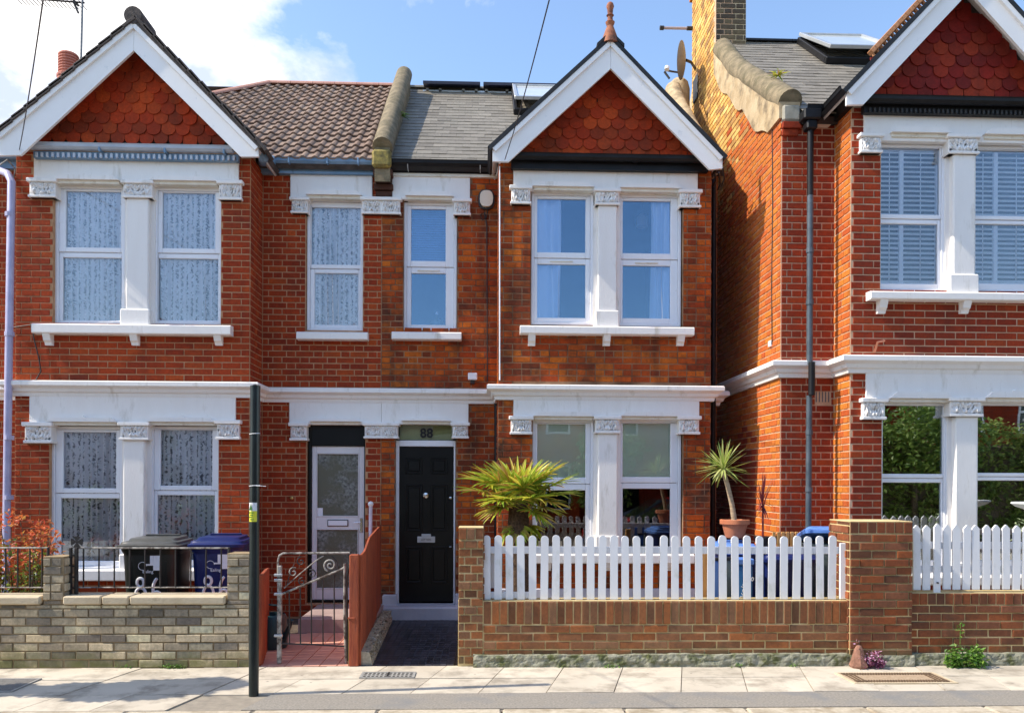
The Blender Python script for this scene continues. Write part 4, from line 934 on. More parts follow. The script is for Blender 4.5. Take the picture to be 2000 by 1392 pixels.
# curtains and blinds of 88
def pane_box(r, Y): return RC(*r, Y)
a = RC(1045, 380, 1096, 625, YB); net("white sheer curtain at the left of the middle house's left upstairs bay window", a[0], a[1], a[2], a[3], YB+.14, VOILE, .03, 55, 2, cat='curtain', name='curtain')
a = RC(1275, 382, 1322, 628, YB); net("white sheer curtain at the right of the middle house's right upstairs bay window", a[0], a[1], a[2], a[3], YB+.14, VOILE, .03, 55, 5, cat='curtain', name='curtain')
def roller(r, Y, label, mat=BLIND):
    a = RC(*r, Y); t = thing('roller_blind', label, 'blind', ((a[0]+a[1])/2, Y+.2, a[2]))
    MB().box(a[0], a[1], Y+.105, Y+.108, a[2], a[3]).build('blind_cloth', mat, t); MB().tube([(a[0], Y+.105, a[2]), (a[1], Y+.105, a[2])], .012).build('bottom_bar', UPVC, t); return t
roller((1044, 822, 1152, 937), YB, "pale green roller blind in the ground floor window right behind the palm")
roller((1212, 822, 1320, 937), YB, 'pale green roller blind in the window just left of the potted yucca')
def slatblind(r, Y, label, mat, pitch=.045, tilt=20, dep=.03, name='venetian_blind', zoff=.2, cords=()):
    a = RC(*r, Y); t = thing(name, label, 'blind', ((a[0]+a[1])/2, Y+zoff, a[2])); mb = MB(); z = a[2]
    while z < a[3]:
        M = Matrix.Translation(((a[0]+a[1])/2, Y+zoff, z)) @ Matrix.Rotation(R(tilt), 4, 'X'); hw = (a[1]-a[0])/2
        mb.box(-hw, hw, -dep/2, dep/2, -.0012, .0012, 0, M); z += pitch
    mb.build('slats', mat, t, kind='stuff')
    MB().box(a[0], a[1], Y+zoff-.02, Y+zoff+.02, a[3], a[3]+.04, .003).build('head_rail', mat, t); return t
slatblind((800, 402, 872, 510), YM, 'blue grey slatted blind half down in the narrow upstairs window over the black door', VENET, .03, 65)
lm = P(853, 622, YM+.28); t = thing('table_lamp', 'dark green domed lampshade standing inside the narrow upstairs window over the black door', 'lamp', (lm.x, YM+.28, P(853, 640, YM+.2).z))
MB().lathe([(.10, 0), (.095, .05), (.075, .09), (.03, .11), (.012, .13), (.012, .17), (.002, .17)], (lm.x, YM+.28, P(853, 640, YM+.28).z), 14).build('lamp_shade', surf('olive_shade', (.06, .07, .02), (.09, .10, .03), 9, .4, 0), t, smooth=True)
MB().lathe([(.012, .165), (.02, .18), (.012, .2), (.002, .21)], (lm.x, YM+.28, P(853, 640, YM+.28).z), 10).build('finial', PAINTW, t)
lp = P(1254, 430, YB+.8); t = thing('pendant_lamp', 'bright pendant lamp hanging behind the right upstairs bay window of the middle house', 'lamp', (lp.x, YB+.8, lp.z))
MB().lathe([(.03, 0), (.07, -.05), (.075, -.16), (.06, -.17), (.05, -.05)], (lp.x, YB+.8, lp.z+.08), 14).build('lamp_shade', UPVC, t); MB().tube([(lp.x, YB+.8, lp.z+.08), (lp.x, YB+.8, 5.5)], .005, 6).build('flex', IRON, t)
# gable 88
BLK = surf('black_roof_edge', (.006, .006, .007), (.016, .015, .016), 12, .6, .2)
g88, gp8, ao88, ai88 = gable(house88, YB, (1192, 80), (1193, 134), (962, 291), (962, 315), (993, 316), (1411, 309), (1411, 329), (1386, 331), TILE, ((1010, 303), (1372, 318)), None, vmat=BLK)
yb_ = YB-.14; ga, gb = P(1012, 310, yb_), P(1372, 318, yb_); gz = (ga.z+gb.z)/2-.02
MB().sweep(gutter_prof(.055, gz+.06, .07), [(ga.x-.04, YB-.09), (gb.x+.04, YB-.09)]).build('gutter', BLACKG, house88)
MB().box(ga.x-.08, gb.x+.08, YB-.10, YB-.035, gz-.075, gz+.05).build('fascia_board', BLACKG, house88)
for xx in (1242,): p = P(xx, 312, yb_); MB().box(p.x-.03, p.x+.03, yb_-.03, yb_+.05, gz-.0, gz+.075, .004).build('gutter_joint', BLACKG, house88)
# finial
f0 = Vector((ao88.x, YB-.28, ao88.z+.02)); S_ = .0063
fin = MB().lathe([(.10, -.05), (.085, .03), (.06, .10), (.038, .16), (.05, .19), (.055, .205), (.034, .22), (.03, .27), (.045, .285), (.03, .30), (.036, .36), (.046, .39), (.034, .425), (.016, .44), (.002, .45)], f0, 14).build('ridge_finial', surf('sooty_terracotta', (.22, .07, .035), (.36, .13, .06), 14, .8, .3, c3=(.07, .04, .03), s3=9, f3=.4), house88, smooth=True, label='terracotta finial on the gable peak')
M = Matrix.Translation((f0.x, YB-.30, f0.z-.05)) @ Matrix.Rotation(R(-90), 4, 'X')
MB().prism([(-.16, -.10), (0, .05), (.16, -.10), (.16, -.14), (0, .01), (-.16, -.14)], 'y', YB-.34, YB+.1, Matrix.Translation((f0.x, 0, f0.z+.03))).build('ridge_end_tile', BLK, house88)
# slate roof 88
s88 = Slope(YM-.14, P(860, 322, YM-.14).z, RY+.05, P(900, 180, RY+.05).z)
x88a = P(768, 300, YM).x
rf88 = MB(); pts = [s88.pt(x88a-.15, 0), s88.pt(X88E+.05, 0), s88.pt(X88E+.05, s88.L), s88.pt(x88a-.15, s88.L)]
rf88.add([p for p in pts]+[p-s88.n*.08 for p in pts], [(0, 1, 2, 3), (7, 6, 5, 4), (0, 4, 5, 1), (1, 5, 6, 2), (2, 6, 7, 3), (3, 7, 4, 0)])
rf88 = rf88.build('main_roof', BLK, house88)
SM = slate_mesh()
cover_slope(house88, rf88, s88, x88a-.1, X88E, SM, .192, .152, 'slate', True, None, mat=SLATE)
m = MB(); A_ = s88.pt(x88a-.15, s88.L-.02); B_ = s88.pt(X88E, s88.L-.02)
m.add([A_, B_, B_+Vector((0, 3.2, -2.4)), A_+Vector((0, 3.2, -2.4))], [(0, 1, 2, 3)]).build('rear_roof', BLK, house88)
ridge(house88, rf88, s88.pt(x88a-.1, s88.L, .03), s88.pt(X88E, s88.L, .03), .07, SLATE, ln=.45)
MB().sweep(gutter_prof(.055, EZ+.05, .12), [(x88a-.1, YM), (X88L, YM)]).build('gutter', BLACKG, house88)
MB().box(x88a-.12, X88L, YM-.065, YM+.02, EZ-.06, EZ+.06, .003).build('fascia_board', BLACKG, house88)
MB().box(x88a-.02, X88L, YM-.05, YM+.02, EZ-.10, EZ-.06, .003).build('soffit_bead', WHITEC, house88)
for xx in (797, 938): p = P(xx, 330, YM-.12); MB().tube([(p.x, YM-.18, EZ+.0), (p.x, YM-.16, EZ-.04), (p.x, YM-.06, EZ-.05)], .006, 6).build('gutter_bracket', ALU, house88)
# solar panels on the ridge
zp = P(900, 172, RY-.2).z
for (pa, pb) in ((827, 938), (944, 1100)):
    a, b = P(pa, 172, RY-.15), P(pb, 172, RY-.15); M = Matrix.Translation(((a.x+b.x)/2, RY-.25, zp+.03)) @ Matrix.Rotation(R(14), 4, 'X'); hw = (b.x-a.x)/2
    t_ = MB().box(-hw, hw, 0, 1.0, 0, .045, .003, M).build('solar_panel', surf('panel_frame_blue', (.02, .025, .06), (.03, .035, .08), 5, .3, 0), house88)
    MB().box(-hw+.02, hw-.02, .02, .98, .0455, .048, 0, M).build('solar_cells', SOLAR, t_)
m = MB().box(P(827, 172, RY).x, P(1100, 172, RY).x, RY-.12, RY-.08, zp-.04, zp+.0); 
for xx in (835, 860, 905, 930, 950, 990, 1040): a = P(xx, 178, RY-.1); m.box(a.x-.02, a.x+.02, RY-.12, RY-.08, zp-.20, zp+.03)
m.box(P(827, 172, RY).x, P(1100, 172, RY).x, RY-.10, RY-.06, zp-.14, zp-.11); m.build('panel_rail', ALU, house88)
def skylight(h, sl, px0, px1, pya, pyb, open_=0):
    xa, ta = sl.hit(px0, pyb); xb, tb = sl.hit(px1, pyb); _, tt = sl.hit((px0+px1)/2, pya)
    tb_ = (ta+tb)/2; w_, l_ = xb-xa, max(.5, tt-tb_)
    M = Matrix.Translation(sl.pt(xa, tb_, .04)) @ Matrix.Rotation(sl.a, 4, 'X')
    fr = MB().box(0, w_, 0, .06, 0, .09, .01, M).box(0, w_, l_-.06, l_, 0, .09, .01, M).box(0, .06, .06, l_-.06, 0, .088, .01, M).box(w_-.06, w_, .06, l_-.06, 0, .088, .01, M).build('skylight', BLACKG, h)
    M2 = Matrix.Translation(sl.pt(xa, tb_+l_, .14)) @ Matrix.Rotation(sl.a-R(open_), 4, 'X')
    s2 = MB().box(.01, w_-.01, -l_, -l_+.05, 0, .05, .006, M2).box(.01, w_-.01, -.05, 0, 0, .05, .006, M2).box(.01, .06, -l_+.05, -.05, 0, .049, .006, M2).box(w_-.06, w_-.01, -l_+.05, -.05, 0, .049, .006, M2).build('skylight_sash', ALU, fr)
    MB().box(.06, w_-.06, -l_+.05, -.05, .02, .026, 0, M2).build('skylight_pane', surf('sky_toned_pane', (.55, .6, .63), (.62, .66, .68), 3, .06, 0, spec=1), fr)  # pale base colour stands in for sky mirrored in the pane
skylight(house88, s88, 1003, 1100, 190, 232, 5)
# parapet between 86 and 88
def capwall(h, xa, xb, path, r, mat, wallmat, name='parapet', low=.5, seed=0):
    """path of (y, z) for the centre of the rounded capping, front to back"""
    xm = (xa+xb)/2; pts = []
    for i in range(len(path)-1):
        for k in range(8): f = k/8; pts.append(Vector((xm, path[i][0]+(path[i+1][0]-path[i][0])*f, path[i][1]+(path[i+1][1]-path[i][1])*f)))
    pts.append(Vector((xm, *path[-1])))
    rs = [r*(1+.07*mnoise.noise(p*3+Vector((seed, 0, 0)))) for p in pts]
    w_ = MB().prism([(p.y, p.z) for p in (pts[0], pts[-1])]+[(pts[-1].y, pts[-1].z-low-.3), (pts[0].y, pts[0].z-low)], 'x', xa, xb).build(name, wallmat, h)
    MB().tube(pts, rs, 16).build('rounded_capping', mat, w_, smooth=True); return w_
pf = P(747, 285, 9.86); pr_ = P(778, 146, 12.45)
pw = capwall(house88, pf.x-.095, pf.x+.095, [(9.86, pf.z-.02), (pr_.y, pr_.z)], .125, STONE, STONE, low=.42)
MB().box(pf.x-.125, pf.x+.11, 9.80, 9.9, P(747, 325, 9.8).z, P(747, 290, 9.8).z, .03).build('lichened_corbel_stone', LICHEN, pw)
m = MB(); za = P(747, 325, 9.8).z
for k, (hw, dd) in enumerate(((.118, .18), (.10, .13), (.118, .09), (.10, .05))): m.box(pf.x-hw, pf.x+hw, YM-dd, YM+.1, za-.075*(k+1)+.006, za-.075*k-.002, .006)
m.build('corbel_bricks', brickmat('soot_brick', [(.07, .025, .02), (.13, .05, .03), (.05, .03, .025)], soot=.6), pw)
fl0, fl1 = s86.pt(xR+.05, 0, .04), s86.pt(xR+.05, s86.L, .04)
m = MB(); m.add([fl0+Vector((-.05, 0, 0)), fl0+Vector((.10, 0, .16)), fl1+Vector((.10, 0, .16)), fl1+Vector((-.05, 0, 0)), fl0+Vector((.10, 0, -.1)), fl1+Vector((.10, 0, -.1))], [(0, 1, 2, 3), (0, 4, 1), (3, 2, 5), (0, 3, 5, 4), (1, 4, 5, 2)]).build('mortar_flashing', STONEL, house86)
# rear right parapet of 88 with rendered capping
capwall(house88, 2.80, 2.98, [(10.45, P(1400, 296, 10.45).z), (11.7, P(1345, 215, 11.7).z), (12.2, P(1330, 175, 12.2).z)], .12, STONEL, STONEL, low=.45, seed=3)
q_ = P(1326, 165, 12.35); MB().lathe([(.17, -.9), (.17, -.1), (.14, .02), (.09, .07), (.002, .09)], (q_.x, 12.35, q_.z), 14).build('rendered_stump', STONEL, house88, smooth=True)
# fixings on the front of 88
o = RC(935, 370, 965, 406, YM-.06); mm = MB(); cx_, cz_ = (o[0]+o[1])/2, (o[2]+o[3])/2; a_, b_ = (o[1]-o[0])/2, (o[3]-o[2])/2
def oval(a, b, n=20, e=2.6): return [(cx_+a*abs(math.cos(2*math.pi*k/n))**(2/e)*math.copysign(1, math.cos(2*math.pi*k/n)), cz_+b*abs(math.sin(2*math.pi*k/n))**(2/e)*math.copysign(1, math.sin(2*math.pi*k/n))) for k in range(n)]
ab = MB().prism(oval(a_*1.08, b_*1.08), 'y', YM-.04, YM).build('alarm_box', IRON, house88)
MB().prism(oval(a_*.86, b_*.88), 'y', YM-.075, YM-.03).build('alarm_cover', DRAB, ab)
MB().tube([P(953, 410, YM-.02), P(950, 425, YM-.03), P(942, 430, YM-.03), P(938, 420, YM-.03), P(946, 415, YM-.02), P(951, 440, YM-.02), P(952, 745, YM-.02)], .007, 6).build('alarm_cable', IRON, house88, smooth=True)
o = RC(914, 728, 932, 740, YM-.12); fl_ = MB().box(o[0], o[1], YM-.14, YM-.09, o[2]-.01, o[3], .008).build('flood_light', UPVC, house88); MB().box(o[0]+.03, o[1]-.03, YM-.1, YM, o[2]-.05, o[2]+.02, .006).build('light_bracket', IRON, fl_)
pipe(house88, 'downpipe', BLACKG, [P(969, 770, YM-.06)+Vector((0, 0, .08)), P(970, 800, YM-.06), P(970, 1150, YM-.06)], .03)
MB().tube([P(976, 325, YB-.02), P(976, 742, YB-.02)], .009, 6).build('white_cable', UPVC, house88)
MB().tube([P(976, 318, YB-.03), P(970, 345, YM-.03), P(965, 350, YM-.03)], .012, 6).build('cable_entry', UPVC, house88)
m = MB()
for k, (xx, yy) in enumerate(((1395, 338), (1404, 345), (1412, 335))): m.tube([P(xx, yy-8, YB+.1), P(xx+3, yy+14, YB+.2), P(xx-2, yy+26, YB+.3)], .012, 6)
m.tube([P(1390, 350, YB+.2), P(1400, 340, YB+.3), P(1420, 338, 10.3)], .01, 6); m.build('cable_bunch', IRON, house88, smooth=True)
pipe(house88, 'downpipe', BLACKG, [(X88E-.06, YM-.07, EZ), (X88E-.06, YM-.07, 0)], .035)

# ---------------- sliver of house 84
house84 = thing('terraced_house', 'sliver of red brick house at the left edge beside the pale lilac pipe', 'house', (X86L-1.5, YM, 0))
b84 = []; u1 = ww('front_wall', house84, WM, [(-9.2, X86L-.002, -.1, EZ)], [], M86); lay(WM, [(-9.2, X86L-.002, 0, EZ)], [], u1, B86, b84, bond='s'); finish_bricks(b84, house84, 260)
cornice(house84, [(-9.2, YM), (X86L-.001, YM)])
MB().sweep(gutter_prof(.058, EZ+.045, .13), [(-9.2, YM), (X86L-.02, YM)]).build('gutter', BLUEG, house84); MB().box(-9.2, X86L-.003, YM-.07, YM+.02, EZ-.1, EZ+.05).build('fascia_board', BLUEG, house84)
m = MB(); m.add([(-9.2, YM-.15, EZ+.05), (X86L+.3, YM-.15, EZ+.05), (X86L+.3, YM+1.2, EZ+.25), (-9.2, YM+1.2, EZ+.25)], [(0, 1, 2, 3)]).build('roof', DKTILE, house84)

# ================================================================== RIGHT HOUSE (90)
XS = P(1525, 600, YRM).x; XBL = P(1661, 600, YRB).x; XBR = XBL+2*(P(1884, 300, YRB).x-XBL)
house90 = thing('terraced_house', "dark red brick house on the right with slatted shutters and a tall sunlit side wall", 'house', (XS+2, YRM, 0))
b90 = []
EZ9 = P(1600, 222, YRM-.1).z; ZT9 = P(1750, 212, YRB).z
WRM = Wall((0, YRM, 0), 0); WRB = Wall((0, YRB, 0), 0); WRS = Wall((XS, 0, 0), R(-90)); WRL = Wall((XBL, 0, 0), R(-90)); WRR = Wall((XBR, 0, 0), R(90))
hb = [RC(1720, 262, 2046, 571, YRB), RC(1722, 784, 2046, 1130, YRB)]
w1 = ww('bay_wall', house90, WRB, [(XBL, XBR, -.1, ZT9+.05)], hb, M90, .22)
lay(WRB, [(XBL, XBR, 0, ZT9)], hb+[RC(1690, 205, 2080, 276, YRB), RC(1692, 700, 2080, 784, YRB)], w1, B90, b90, bond='s')
w2 = ww('bay_side_wall', house90, WRL, [(-YRM-.05, -YRB-.23, -.1, ZT9)], [], M90, .22); lay(WRL, [(-YRM, -YRB-.003, 0, ZT9)], [], w2, B90LIT, b90, bond='f')
ww('bay_side_wall', house90, WRR, [(YRB+.23, YRM+.05, -.1, ZT9)], [], M90, .22)
w3 = ww('front_wall', house90, WRM, [(XS+.26, XBL-.002, -.1, EZ9)], [], M90, .25); lay(WRM, [(XS+.003, XBL, 0, EZ9)], [RC(1592, 765, 1622, 785, YRM)], w3, B90, b90, bond='f')
w3b = ww('front_wall', house90, WRM, [(XBR+.002, XBR+3, -.1, EZ9)], [], M90, .25)
# side wall with raking parapet and chimney flank
CHF, CHB = PX(1398, 60, XS).y, PX(1352, 60, XS).y
def capz(y): # top of the side wall below the rendered capping
    a, b = (YRM, EZ9+.02), (CHF, PX(1402, 118, XS).z)
    return a[1]+(y-a[0])*(b[1]-a[1])/(b[0]-a[0])
pts = [(YRM+.001, -.1), (CHB, -.1), (CHB, 9.9), (CHF, 9.9), (CHF, capz(CHF)), (YRM+.001, capz(YRM))]
w4 = MB().prism(pts, 'x', XS, XS+.25).build('side_wall', M90, house90)
MB().prism([(CHB+.002, -.1), (CHB+2.5, -.1), (CHB+2.5, 5.8), (CHB+.002, 8.0)], 'x', XS, XS+.25).build('rear_side_wall', MST, house90)
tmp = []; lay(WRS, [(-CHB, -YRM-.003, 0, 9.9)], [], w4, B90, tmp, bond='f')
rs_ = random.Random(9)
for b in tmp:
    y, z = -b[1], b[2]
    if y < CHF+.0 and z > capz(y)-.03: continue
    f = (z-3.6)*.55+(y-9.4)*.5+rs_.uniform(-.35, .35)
    m_ = BST if f > 1.9 else (B90LIT if z > 2.2+rs_.uniform(-.3, .3) or y < 9.6 else B90)  # sunlit brick tone ahead of the shadow edge and higher up, crimson behind
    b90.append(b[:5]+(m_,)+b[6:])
chx = P(1457, 40, CHF).x
w5 = MB().box(XS+.2505, chx, CHF, CHB, 6.5, 9.9).build('chimney_stack', MST, house90)
WCH = Wall((0, CHF, 0), 0); SHADEB = brickmat('shaded_stock_brick', [(.05, .04, .03), (.10, .08, .05), (.04, .033, .03), (.14, .11, .06)], soot=.3)  # dark copy of the stock brick, shade of the stack front in its colour
tmp2 = []; lay(WCH, [(XS, chx, 7.6, 9.9)], [], w5, SHADEB, tmp2, bond='f')
finish_bricks(tmp2, house90, 60, 'stack_brickwork')
for k in range(3): MB().box(XS-.04-.03*k, chx+.04+.03*k, CHF-.04-.03*k, CHB+.04+.03*k, 9.42+.09*k, 9.51+.09*k, .006).build('oversailing_course', B90LIT if k != 1 else BST, house90)
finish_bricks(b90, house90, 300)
shell(house90, XS+.3, XBR-.05, YRM+.31, YRM+3, -.05, EZ9-.15, floors=(3.05,), bay=(XBL+.23, XBR-.23, YRB+.23))
# raking rendered capping over the side wall
cps = [(YRM-.02, EZ9+.16), (9.15, EZ9+.42), (9.8, capz(9.8)+.12), (10.6, capz(10.6)+.10), (CHF-.02, capz(CHF)+.22)]
cw = MB(); pr = []
ptsA = []
for i in range(len(cps)-1):
    for k in range(6):
        f = k/6; ptsA.append((cps[i][0]+(cps[i+1][0]-cps[i][0])*f, cps[i][1]+(cps[i+1][1]-cps[i][1])*f))
ptsA.append(cps[-1])
low = [(y, max(EZ9-.02, z-(.50 if y < 10 else .42)+.05*math.sin(y*9))) for y, z in ptsA]
MB().prism(ptsA+low[::-1], 'x', XS-.035, XS+.20).build('rendered_parapet', STONEL, house90)
MB().tube([Vector((XS+.09, y, z)) for y, z in ptsA], [.135*(1+.06*mnoise.noise(Vector((y*3, z, 1)))) for y, z in ptsA], 16).build('rounded_capping', STONE, house90, smooth=True)
pe = P(1544, 185, YRM-.06)
MB().box(XS+.0, XS+.20, YRM-.05, YRM+.1, EZ9-.06, EZ9+.12, .02).build('kneeler_stone', surf('pale_kneeler', (.30, .28, .22), (.4, .37, .3), 9, .9, .5), house90)
for k in range(2): MB().box(XS+.0, XS+.21-.03*k, YRM-.05+.02*k, YRM+.1, EZ9-.14-.078*k, EZ9-.067-.078*k, .006).build('corbel_brick', B90, house90)
zc9b, zc9t = P(1750, 727, YRB-.1).z, P(1750, 694, YRB-.1).z
MB().sweep(cornice_prof(zc9b, zc9t), [(XS, PX(1410, 768, XS).y), (XS, YRM), (XBL, YRM), (XBL, YRB), (XBR, YRB), (XBR, YRM), (XBR+3, YRM)]).build('string_course', WHITE, house90)
frieze(house90, YRB, 1688, 214, 2080, 278); frieze(house90, YRB, 1692, 715, 2080, 784)
window(house90, YRB, (1719, 277, 1851, 569), [(1725, 283, 1842, 415), (1722, 433, 1839, 551)], glass=GLASS)
window(house90, YRB, (1903, 281, 2045, 571), [(1909, 289, 2034, 418), (1906, 434, 2034, 551)], glass=GLASS)
window(house90, YRB, (1722, 784, 1856, 1125), [(1726, 788, 1849, 925), (1729, 942, 1846, 1095)], glass=GLASSR)
window(house90, YRB, (1904, 784, 2045, 1125), [(1910, 788, 2036, 923), (1910, 938, 2036, 1095)], glass=GLASSR)
for (x0, x1, y) in ((1742, 1842, 270), (1922, 2025, 274), (1740, 1848, 784), (1926, 2030, 783)): hood(house90, YRB, x0, x1, y, 17)
for i, r in enumerate(((1681, 260, 1725, 298), (1852, 262, 1914, 300), (2040, 264, 2084, 302), (1685, 777, 1732, 819), (1855, 776, 1921, 813), (2036, 776, 2082, 818))): capital(house90, YRB, *r, seed=40+i)
pillar(house90, YRB, 1862, 1905, 298, 572, 1855, 1912, 535); pillar(house90, YRB, 1866, 1909, 812, 1130, 1860, 1914, 1098)
sill(house90, YRB, 1701, 570, 2066, 586, (1727, 1890, 2045), 26); sill(house90, YRB, 1701, 1125, 2066, 1142)
# gable 90
g90, gp9, ao90, ai90 = gable(house90, YRB, (1894, -73), (1894, -16), (1654, 180), (1654, 205), (1687, 204), (2134, 192), (2134, 216), (2100, 215), TILE2, ((1708, 192), (2080, 200)), None, vmat=BLK)
yb_ = YRB-.14; ga, gb = P(1700, 203, yb_), P(2090, 208, yb_); gz = (ga.z+gb.z)/2-.015
MB().sweep(gutter_prof(.055, gz+.06, .07), [(ga.x-.04, YRB-.09), (gb.x+.04, YRB-.09)]).build('gutter', BLACKG, house90)
MB().box(ga.x-.05, gb.x+.08, YRB-.10, YRB-.035, gz-.065, gz+.05).build('fascia_board', BLACKG, house90)
m = MB()
for i in range(44): xx = ga.x+(gb.x-ga.x)*i/44; m.box(xx, xx+.022, YRB-.12, YRB-.1005, gz-.062, gz-.02, .003)
m.build('dentil_course', IRON, house90, kind='stuff')
# crested clay ridge along the left verge
a = Vector((ao90.x, YRB-.24, ao90.z+.17)); b = Vector((gp9['lt'].x+.28, YRB-.24, gp9['lt'].z+.455)); d = (b-a); n = 25; ang = math.atan2(d.z, -d.x)
for i in range(n):
    p = a.lerp(b, i/n); M = Matrix.Translation(p) @ Matrix.Rotation(math.atan2(-(b.z-a.z), (b.x-a.x))-0, 4, 'Y')
    l_ = d.length/n; mb = MB().box(0, l_*.985, -.02, .06, -.10, .012, .004, M).box(0, l_*.985, -.025, .065, -.015, .015, .004, M)
    for (c0, c1, zz) in ((0, l_*.3, -.075), (l_*.7, l_*.985, -.075)): mb.box(c0, c1, -.012, .04, -.01, .0, 0, M)
    # two lugs and a hoop leave the round hole of the cresting
    hoop = [Vector((l_*.5+.030*math.cos(t), .015, -.055-.030*math.sin(t)-.0)) for t in [math.pi*k/8*2 for k in range(9)]]
    mb2 = MB(); mb2.tube([Vector((h_.x, h_.y, -h_.z)) for h_ in hoop], .0125, 6, False, M); mb.v, mb.f = [], []
    mb.box(0, l_*.985, -.02, .06, -.02, .03, .004, M).box(l_*.02, l_*.2, -.005, .035, .028, .07, .004, M).box(l_*.8, l_*.97, -.005, .035, .028, .07, .004, M); mb.add(mb2.v, mb2.f)
    mb.build('crest_tile', TERRAL, house90)
# roof 90
RY9 = YRM+2.75
s90 = Slope(YRM-.14, P(1610, 228, YRM-.14).z, RY9, P(1560, 90, RY9).z)
rf90 = MB(); pts = [s90.pt(XS+.2, 0), s90.pt(XBR+3, 0), s90.pt(XBR+3, s90.L), s90.pt(XS+.2, s90.L)]
rf90.add([p for p in pts]+[p-s90.n*.08 for p in pts], [(0, 1, 2, 3), (7, 6, 5, 4), (0, 4, 5, 1), (1, 5, 6, 2), (2, 6, 7, 3), (3, 7, 4, 0)])
rf90 = rf90.build('main_roof', BLK, house90)
cover_slope(house90, rf90, s90, XS+.2, XBR, slate_mesh(), .192, .152, 'slate', True, None, mat=SLATE)
ridge(house90, rf90, s90.pt(XS+.2, s90.L, .03), s90.pt(XBR, s90.L, .03), .07, BLK, ln=.45)
m = MB(); A_ = s90.pt(XS+.2, s90.L-.02); B_ = s90.pt(XBR, s90.L-.02)
m.add([A_, B_, B_+Vector((0, 3.2, -2.4)), A_+Vector((0, 3.2, -2.4))], [(0, 1, 2, 3)]).build('rear_roof', BLK, house90)
skylight(house90, s90, 1612, 1745, 95, 134, 4)
MB().sweep(gutter_prof(.06, EZ9+.05, .13), [(XS+.22, YRM), (XBL-.02, YRM), (XBL-.02, YRB-.2)]).build('gutter', BLACKG, house90)
MB().box(XS+.22, XBL-.01, YRM-.065, YRM+.02, EZ9-.09, EZ9+.06, .003).box(XBL-.06, XBL-.003, YRB-.2, YRM-.066, EZ9-.09, EZ9+.06, .003).build('fascia_board', BLACKG, house90)
MB().box(XS+.24, XBL-.08, YRM-.09, YRM+.02, EZ9-.115, EZ9-.091, .003).build('soffit_bead', WHITEC, house90)
# hopper and downpipe
ph = P(1583, 250, YRM-.12)
m = MB().box(ph.x-.10, ph.x+.10, YRM-.2, YRM-.03, EZ9-.10, EZ9+.02, .015).box(ph.x-.06, ph.x+.06, YRM-.18, YRM-.05, EZ9-.2, EZ9-.10, .015); m.build('rain_hopper', BLACKG, house90)
pt_ = [(ph.x, YRM-.12, EZ9-.15), (ph.x, YRM-.12, P(1583, 390, YRM).z)]
pipe(house90, 'downpipe', BLACKG, pt_, .034)
pipe(house90, 'downpipe', STEELB, [pt_[1], (ph.x+.0, YRM-.12, P(1583, 715, YRM).z)], .034, [P(1583, 500, YRM).z, P(1583, 600, YRM).z])
pipe(house90, 'downpipe', BLACKG, [(ph.x, YRM-.18, P(1583, 712, YRM).z), (ph.x, YRM-.18, P(1583, 775, YRM).z)], .036)
pipe(house90, 'downpipe', STEELB, [(ph.x-.005, YRM-.13, P(1583, 775, YRM).z), (ph.x-.01, YRM-.12, -.05)], .032, [P(1583, 850, YRM).z, P(1583, 960, YRM).z])
# air brick
o = RC(1592, 765, 1622, 785, YRM); ab = MB().box(o[0], o[1], YRM+.005, YRM+.02, o[2], o[3]).build('air_brick', IRON, house90)
m = MB()
for i in range(5): xx = o[0]+(o[1]-o[0])*(i+.2)/5; m.box(xx, xx+.012, YRM-.004, YRM+.01, o[2], o[3])
m.build('air_brick_bars', surf('grey_vent', (.1, .1, .09), (.14, .13, .12), 9, .7, 0), ab)
# cables on the side wall
sdpt = lambda x, y: PX(x, y, XS-.012)
m = MB().tube([sdpt(1508, 222), sdpt(1509, 400), sdpt(1507, 560), sdpt(1508, 672)], .006, 6); m.tube([sdpt(1400, 155), sdpt(1440, 190), sdpt(1480, 205), sdpt(1508, 222)], .008, 6); m.build('side_wall_cable', IRON, house90, smooth=True)
p = sdpt(1505, 672); MB().box(XS-.03, XS, p.y-.04, p.y+.04, p.z-.03, p.z+.04, .006).build('junction_box', UPVC, house90)
p = P(1722, 672, YRB); m = MB().tube([P(1708, 688, YRB-.02), P(1714, 668, YRB-.05), P(1728, 665, YRB-.05)], .012, 6).build('pipe_stub', surf('copper_pipe', (.5, .2, .12), (.6, .26, .16), 9, .4, 0, metal=.7), house90, smooth=True)
# satellite dish and aerial on the chimney flank
t = thing('satellite_dish', 'grey satellite dish on a bracket fixed to the side of the yellow chimney wall', 'satellite dish', (XS-.3, 12.0, 7.9))
dc = P(1331, 118, 12.0); Md = Matrix.Translation(dc) @ Vector((-.90, .42, .12)).to_track_quat('-Z', 'Y').to_matrix().to_4x4()
MB().lathe([(.001, .05), (.10, .044), (.2, .022), (.27, 0), (.272, -.006), (.2, .014), (.1, .036), (.001, .042)], (0, 0, 0), 28, Md).build('dish', DISH, t, smooth=True)
arm = P(1303, 138, 11.7); back = P(1345, 118, 12.1)
m = MB().tube([P(1326, 142, 12.0), P(1312, 140, 11.85), arm], .014, 6); m.tube([back+Vector((-.04, 0, 0)), P(1350, 122, 12.2), PX(1358, 135, XS)], .022, 6); m.build('support_arm', IRON, t)
MB().tube([arm+Vector((0, 0, .05)), arm+Vector((-.01, -.02, -.0))], .035, 10).build('receiver', UPVC, t); MB().tube([arm+Vector((-.04, 0, -.02)), arm+Vector((.03, -.02, -.13))], .016, 8).build('receiver_arm', IRON, t)
MB().box(XS-.03, XS, PX(1360, 150, XS).y-.15, PX(1360, 150, XS).y+.1, dc.z-.42, dc.z-.05, .01).build('wall_plate', IRON, t)
